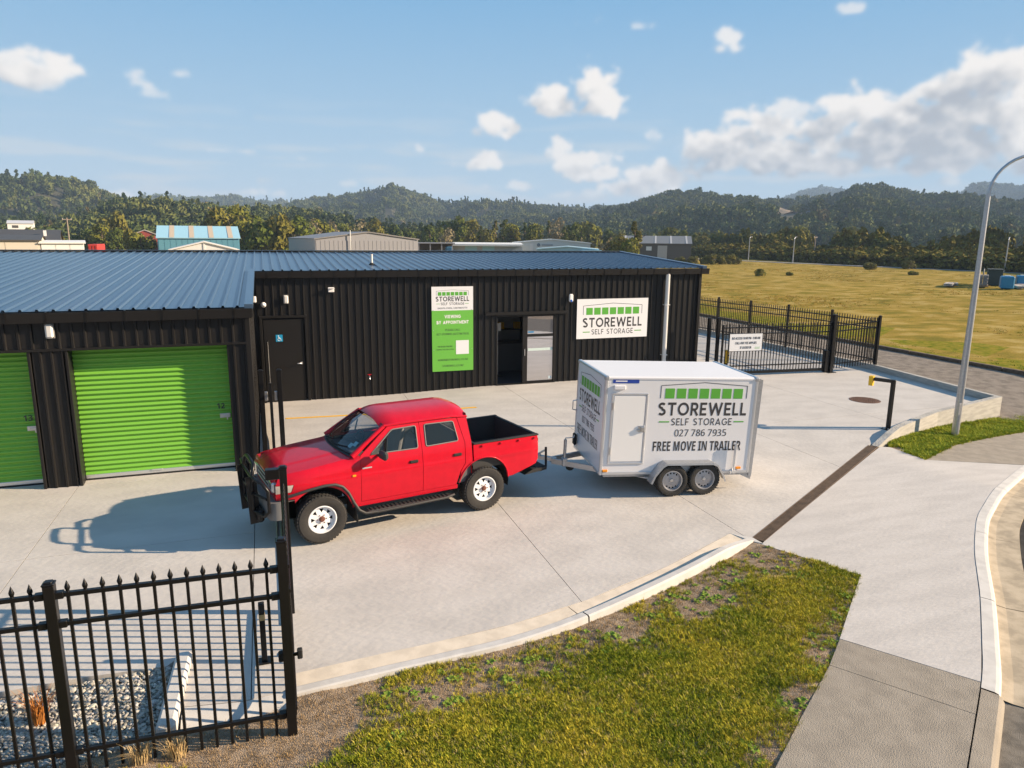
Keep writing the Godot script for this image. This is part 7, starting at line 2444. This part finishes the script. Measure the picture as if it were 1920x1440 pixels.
func far_trees() -> void:
	var crowns := [crown_mesh(21, 900, 0.17, 1.7, 0.0, 12), crown_mesh(22, 900, 0.16, 2.3, 0.15, 13), crown_mesh(23, 900, 0.17, 4.4, 0.85, 16), crown_mesh(24, 420, 0.15, 2.0, 0.0, 9), crown_mesh(25, 900, 0.16, 2.0, 0.1, 11), crown_mesh(26, 900, 0.16, 4.0, 0.7, 14)]
	var hts := [1.7, 2.3, 4.4, 2.0, 2.0, 4.0]
	var trunk := MB.new()
	trunk.tube([Vector3(0, 0, 0), Vector3(0.02, 0.4, 0), Vector3(0, 1, 0.02)], [0.05, 0.038, 0.012], 7)
	for k in 4:
		var a := k * 1.7
		trunk.tube([Vector3(0, 0.35 + k * 0.11, 0), Vector3(cos(a) * 0.2, 0.55 + k * 0.1, sin(a) * 0.2)], [0.016, 0.005], 5)
	var tm := trunk.mesh()
	var bark := plain(0.12, 0.09, 0.065, 0.9)
	var r := RandomNumberGenerator.new()
	r.seed = 17
	var greens := []
	for c in [[0.11, 0.128, 0.022], [0.145, 0.148, 0.026], [0.085, 0.11, 0.024], [0.15, 0.138, 0.03], [0.25, 0.21, 0.12]]:
		var m := leafy(0.25)
		m.vertex_color_use_as_albedo = false
		m.albedo_color = lin(c[0], c[1], c[2])
		greens.append(m)
	var names := ["broad_tree", "round_tree", "conifer_tree", "scrub_tree"]
	var desc := ["broad dark green tree", "rounded olive green tree", "pointed dark conifer", "thin pale scrubby tree"]
	var where := ""
	var counts := {}
	var sorted := TREES.duplicate()
	sorted.sort_custom(func(a, b): return atan2(a[0], -a[1]) < atan2(b[0], -b[1]))
	for q in sorted:
		var az := rad_to_deg(atan2(q[0], -q[1]))
		if az < -5.0: where = "left of the blue shed"
		elif az < 8.0: where = "between the blue shed and the grey warehouse"
		elif az < 14.0: where = "behind the grey warehouse"
		elif az < 27.5: where = "in the row behind the pale warehouses"
		else: where = "near the dark striped-roof shed"
		var kd: int = q[3]
		var key := "%d %s" % [kd, where]
		counts[key] = counts.get(key, 0) + 1
		var t := thing(names[kd], "%s %s, %s such from left" % [desc[kd], where, ORDINAL[counts[key] - 1]], "tree", Vector3(q[0], -0.3, q[1]), r.randf() * TAU, "%s %s" % [names[kd].replace("_", " ") + "s", where])
		var H: float = q[2]
		var o := put(t, "trunk", tm, bark)
		o.scale = Vector3(H, H * 0.85, H)
		var v := kd
		if kd == 1 and r.randf() < 0.5: v = 4
		if kd == 2 and r.randf() < 0.5: v = 5
		var foot := 0.1 * H
		var sy: float = (H - foot) / hts[v] / 1.02
		var sx: float = H * [0.42, 0.33, 0.24, 0.3][kd] * r.randf_range(0.85, 1.2)
		var cr := put(t, "crown", crowns[v], greens[4] if kd == 3 else greens[(r.randi() % 4)], Vector3(0, foot, 0))
		cr.scale = Vector3(sx, sy, sx)
	# dense scrub belt beyond the field
	var line := V2([128, -235, 119.1, -190.9, 115.6, -169.3, 113.1, -140.0, 111.8, -114.4, 111.2, -95.2, 110.9, -78.1, 112.5, -62.4, 116, -40, 122, -10])
	var xf := []
	var cols := []
	var bump2 := fnoise(95, 0.05, 3)
	for k in line.size() - 1:
		var a := line[k]
		var b := line[k + 1]
		var d := (b - a).normalized()
		var nrm := Vector2(-d.y, d.x)
		if nrm.x < 0: nrm = -nrm
		var n := int(a.distance_to(b) / 1.1)
		for i in n:
			for row in 9:
				var p := a.lerp(b, (i + r.randf()) / n) + nrm * (row * 3.0 + r.randfn() * 0.9)
				var h := lerpf(2.6, 3.4, minf(row / 3.0, 1.0))
				if row > 4: h = 4.6 + bump2.get_noise_2d(p.x, p.y) * 4.5
				if row > 4 and bump2.get_noise_2d(p.x * 0.5 + 70, p.y * 0.5) > 0.25: continue
				h *= r.randf_range(0.85, 1.12)
				var s := r.randf_range(1.5, 2.4)
				xf.append(Transform3D(Basis(Vector3.UP, r.randf() * TAU).scaled(Vector3(s, h / 1.7, s)), Vector3(p.x, -0.4, p.y)))
				cols.append(Color(0.1, 0.095, 0.018).lerp(Color(0.2, 0.16, 0.032), clampf(r.randf() * 0.7 + (0.25 if row < 4 else 0.0), 0, 1)))
	scatter("scrub_belt", "dense dark scrub and hedge mass along the far side of the field", "scrub", crown_mesh(31, 220, 0.26, 1.7, 0.0, 9), leafy(0.2), xf, cols)
	# planted shrubs by the dark shed, loose bushes in the field
	var shr := [[74.7, -118.4], [76.7, -117.1], [79.5, -117.7], [80.7, -116.9], [82.5, -116.8], [85.1, -117.4], [86.6, -117.5]]
	for k in shr.size():
		var t := thing("border_shrub", "olive shrub in the planted row before the dark shed, %s from the left" % ORDINAL[k], "shrub", Vector3(shr[k][0], -0.2, shr[k][1]), r.randf() * TAU, "shrubs planted before the dark shed")
		var st := put(t, "stem", tm, bark)
		st.scale = Vector3(1.6, 1.2, 1.6)
		var o := put(t, "foliage", crowns[4 if k % 2 else 0], greens[3])
		o.scale = Vector3(1.1, 0.75 + 0.3 * r.randf(), 1.1)
	var bs := [[96.1, -94.2, "yellow-green bush at the far edge of the field, left one"], [103.5, -93.2, "pale bush at the far edge of the field, right one"], [85.4, -76.0, "small dark bush alone in the field right of centre"], [62.0, -78.8, "small brown bush alone in the field, leftmost one"], [68.1, -80.4, "small brown bush alone in the field, second from left"]]
	for k in bs.size():
		var t := thing("field_bush", bs[k][2], "bush", Vector3(bs[k][0], -0.15, bs[k][1]), 0.0, "bushes loose in the field")
		var st := put(t, "stem", tm, bark)
		st.scale = Vector3(0.8, 0.7, 0.8)
		var o := put(t, "foliage", crowns[k % 2], greens[3] if k < 2 else greens[1])
		var s: float = [1.1, 1.2, 0.7, 0.8, 0.5][k]
		o.scale = Vector3(s, s * 0.6, s)

func far_items() -> void:
	# street lamps along the far road
	var lm := [[105.4, -138.5, 5.0, "left one"], [103.7, -121.8, 5.0, "middle one"], [109.4, -80.8, 5.1, "right one"]]
	for q in lm:
		var l := thing("far_street_lamp", "distant pale street lamp on the far road, %s" % q[3], "street lamp", Vector3(q[0], -0.1, q[1]), 0.6, "street lamps along the far road")
		var m := MB.new()
		m.tube([Vector3.ZERO, Vector3(0, q[2], 0)], [0.11, 0.07], 8)
		put(l, "pole", m, M.galv)
		var a := MB.new()
		a.tube([Vector3(0, q[2] - 0.02, 0), Vector3(0.25, q[2] + 0.22, 0), Vector3(0.9, q[2] + 0.35, 0)], 0.05, 6)
		put(l, "arm", a, M.galv)
		boxpart(l, "lamp_head", Vector3(1.15, q[2] + 0.36, 0), Vector3(0.6, 0.12, 0.25), M.galv, 0.03)
	var pl := [[116.7, -130.4, 5.9, "thin wooden power pole behind the far road"], [-34.2, -156.3, 7.9, "wooden power pole at the far left near the cream building"]]
	for q in pl:
		var p := thing("power_pole", q[3], "pole", Vector3(q[0], -0.3, q[1]), 0.4)
		var m := MB.new()
		m.tube([Vector3.ZERO, Vector3(0, q[2], 0)], [0.16, 0.11], 8)
		put(p, "pole", m, plain(0.25, 0.2, 0.16, 0.9))
		boxpart(p, "crossarm", Vector3(0, q[2] - 0.35, 0), Vector3(1.6, 0.12, 0.12), plain(0.25, 0.2, 0.16, 0.9))
		for x in [-0.7, 0.0, 0.7]: boxpart(p, "insulator", Vector3(x, q[2] - 0.22, 0), Vector3(0.08, 0.16, 0.08), M.white, 0.02)
	# building materials in the field at the right edge
	var tk := [[73.2, -53.6, 2.3, 1.25, "blue plastic water tank in the materials pile, left one"], [79.4, -56.4, 2.2, 1.1, "blue plastic water tank in the materials pile, right one"]]
	for q in tk:
		var t := thing("water_tank", q[4], "tank", Vector3(q[0], -0.05, q[1]), 0.7, "blue tanks in the materials pile")
		boxpart(t, "tank", Vector3(0, q[3] / 2, 0), Vector3(q[2], q[3], 1.2), plain(0.01, 0.19, 0.36, 0.5), 0.1)
		boxpart(t, "lid", Vector3(0.2, q[3] + 0.04, 0), Vector3(0.7, 0.08, 0.5), M.white, 0.03)
	var pp := thing("block_pallet", "pallet of grey hollow concrete blocks in the materials pile", "blocks", Vector3(73.6, -0.05, -56.6), 0.65)
	for i in 4:
		for j in 3:
			for k in 2: boxpart(pp, "block", Vector3(-0.75 + i * 0.5, 0.35 + j * 0.36, -0.25 + k * 0.5), Vector3(0.46, 0.32, 0.46), plain(0.24, 0.22, 0.21, 0.9), 0.02)
	boxpart(pp, "pallet", Vector3(0, 0.09, 0), Vector3(2.1, 0.16, 1.1), plain(0.25, 0.18, 0.11, 0.9))
	var hp := MB.new()
	hp.tube([Vector3(-0.6, 1.25, 0), Vector3(-0.55, 1.75, 0), Vector3(-0.1, 1.85, 0), Vector3(0.6, 1.4, 0)], 0.06, 6)
	put(pp, "pipe_offcut", hp, M.greyplastic)
	var dk := thing("steel_bin", "dark green steel bin behind the blue tanks", "bin", Vector3(77.4, -0.05, -58.2), 0.7)
	boxpart(dk, "shell", Vector3(0, 0.85, 0), Vector3(2.6, 1.7, 1.4), plain(0.02, 0.035, 0.03, 0.7), 0.03)
	boxpart(dk, "rim", Vector3(0, 1.72, 0), Vector3(2.7, 0.1, 1.5), plain(0.03, 0.04, 0.035, 0.7), 0.02)
	var pk := [[71.0, -58.4, 3.4], [72.2, -58.9, 2.2], [75.2, -53.8, 4.2], [77.6, -54.8, 3.2]]
	var pn := ["plank stack lying at the left end of the materials pile", "short plank stack beside the concrete blocks", "long plank stack before the left blue tank", "plank stack before the right blue tank"]
	for k in pk.size():
		var t := thing("plank_stack", pn[k], "planks", Vector3(pk[k][0], -0.05, pk[k][1]), 0.62 + 0.1 * k, "plank stacks in the materials pile")
		for i in 3:
			for j in 2: boxpart(t, "plank", Vector3(rng.randfn() * 0.12, 0.08 + j * 0.14, -0.3 + i * 0.3), Vector3(pk[k][2] * rng.randf_range(0.85, 1.0), 0.1, 0.24), plain(0.42, 0.38, 0.34, 0.85))
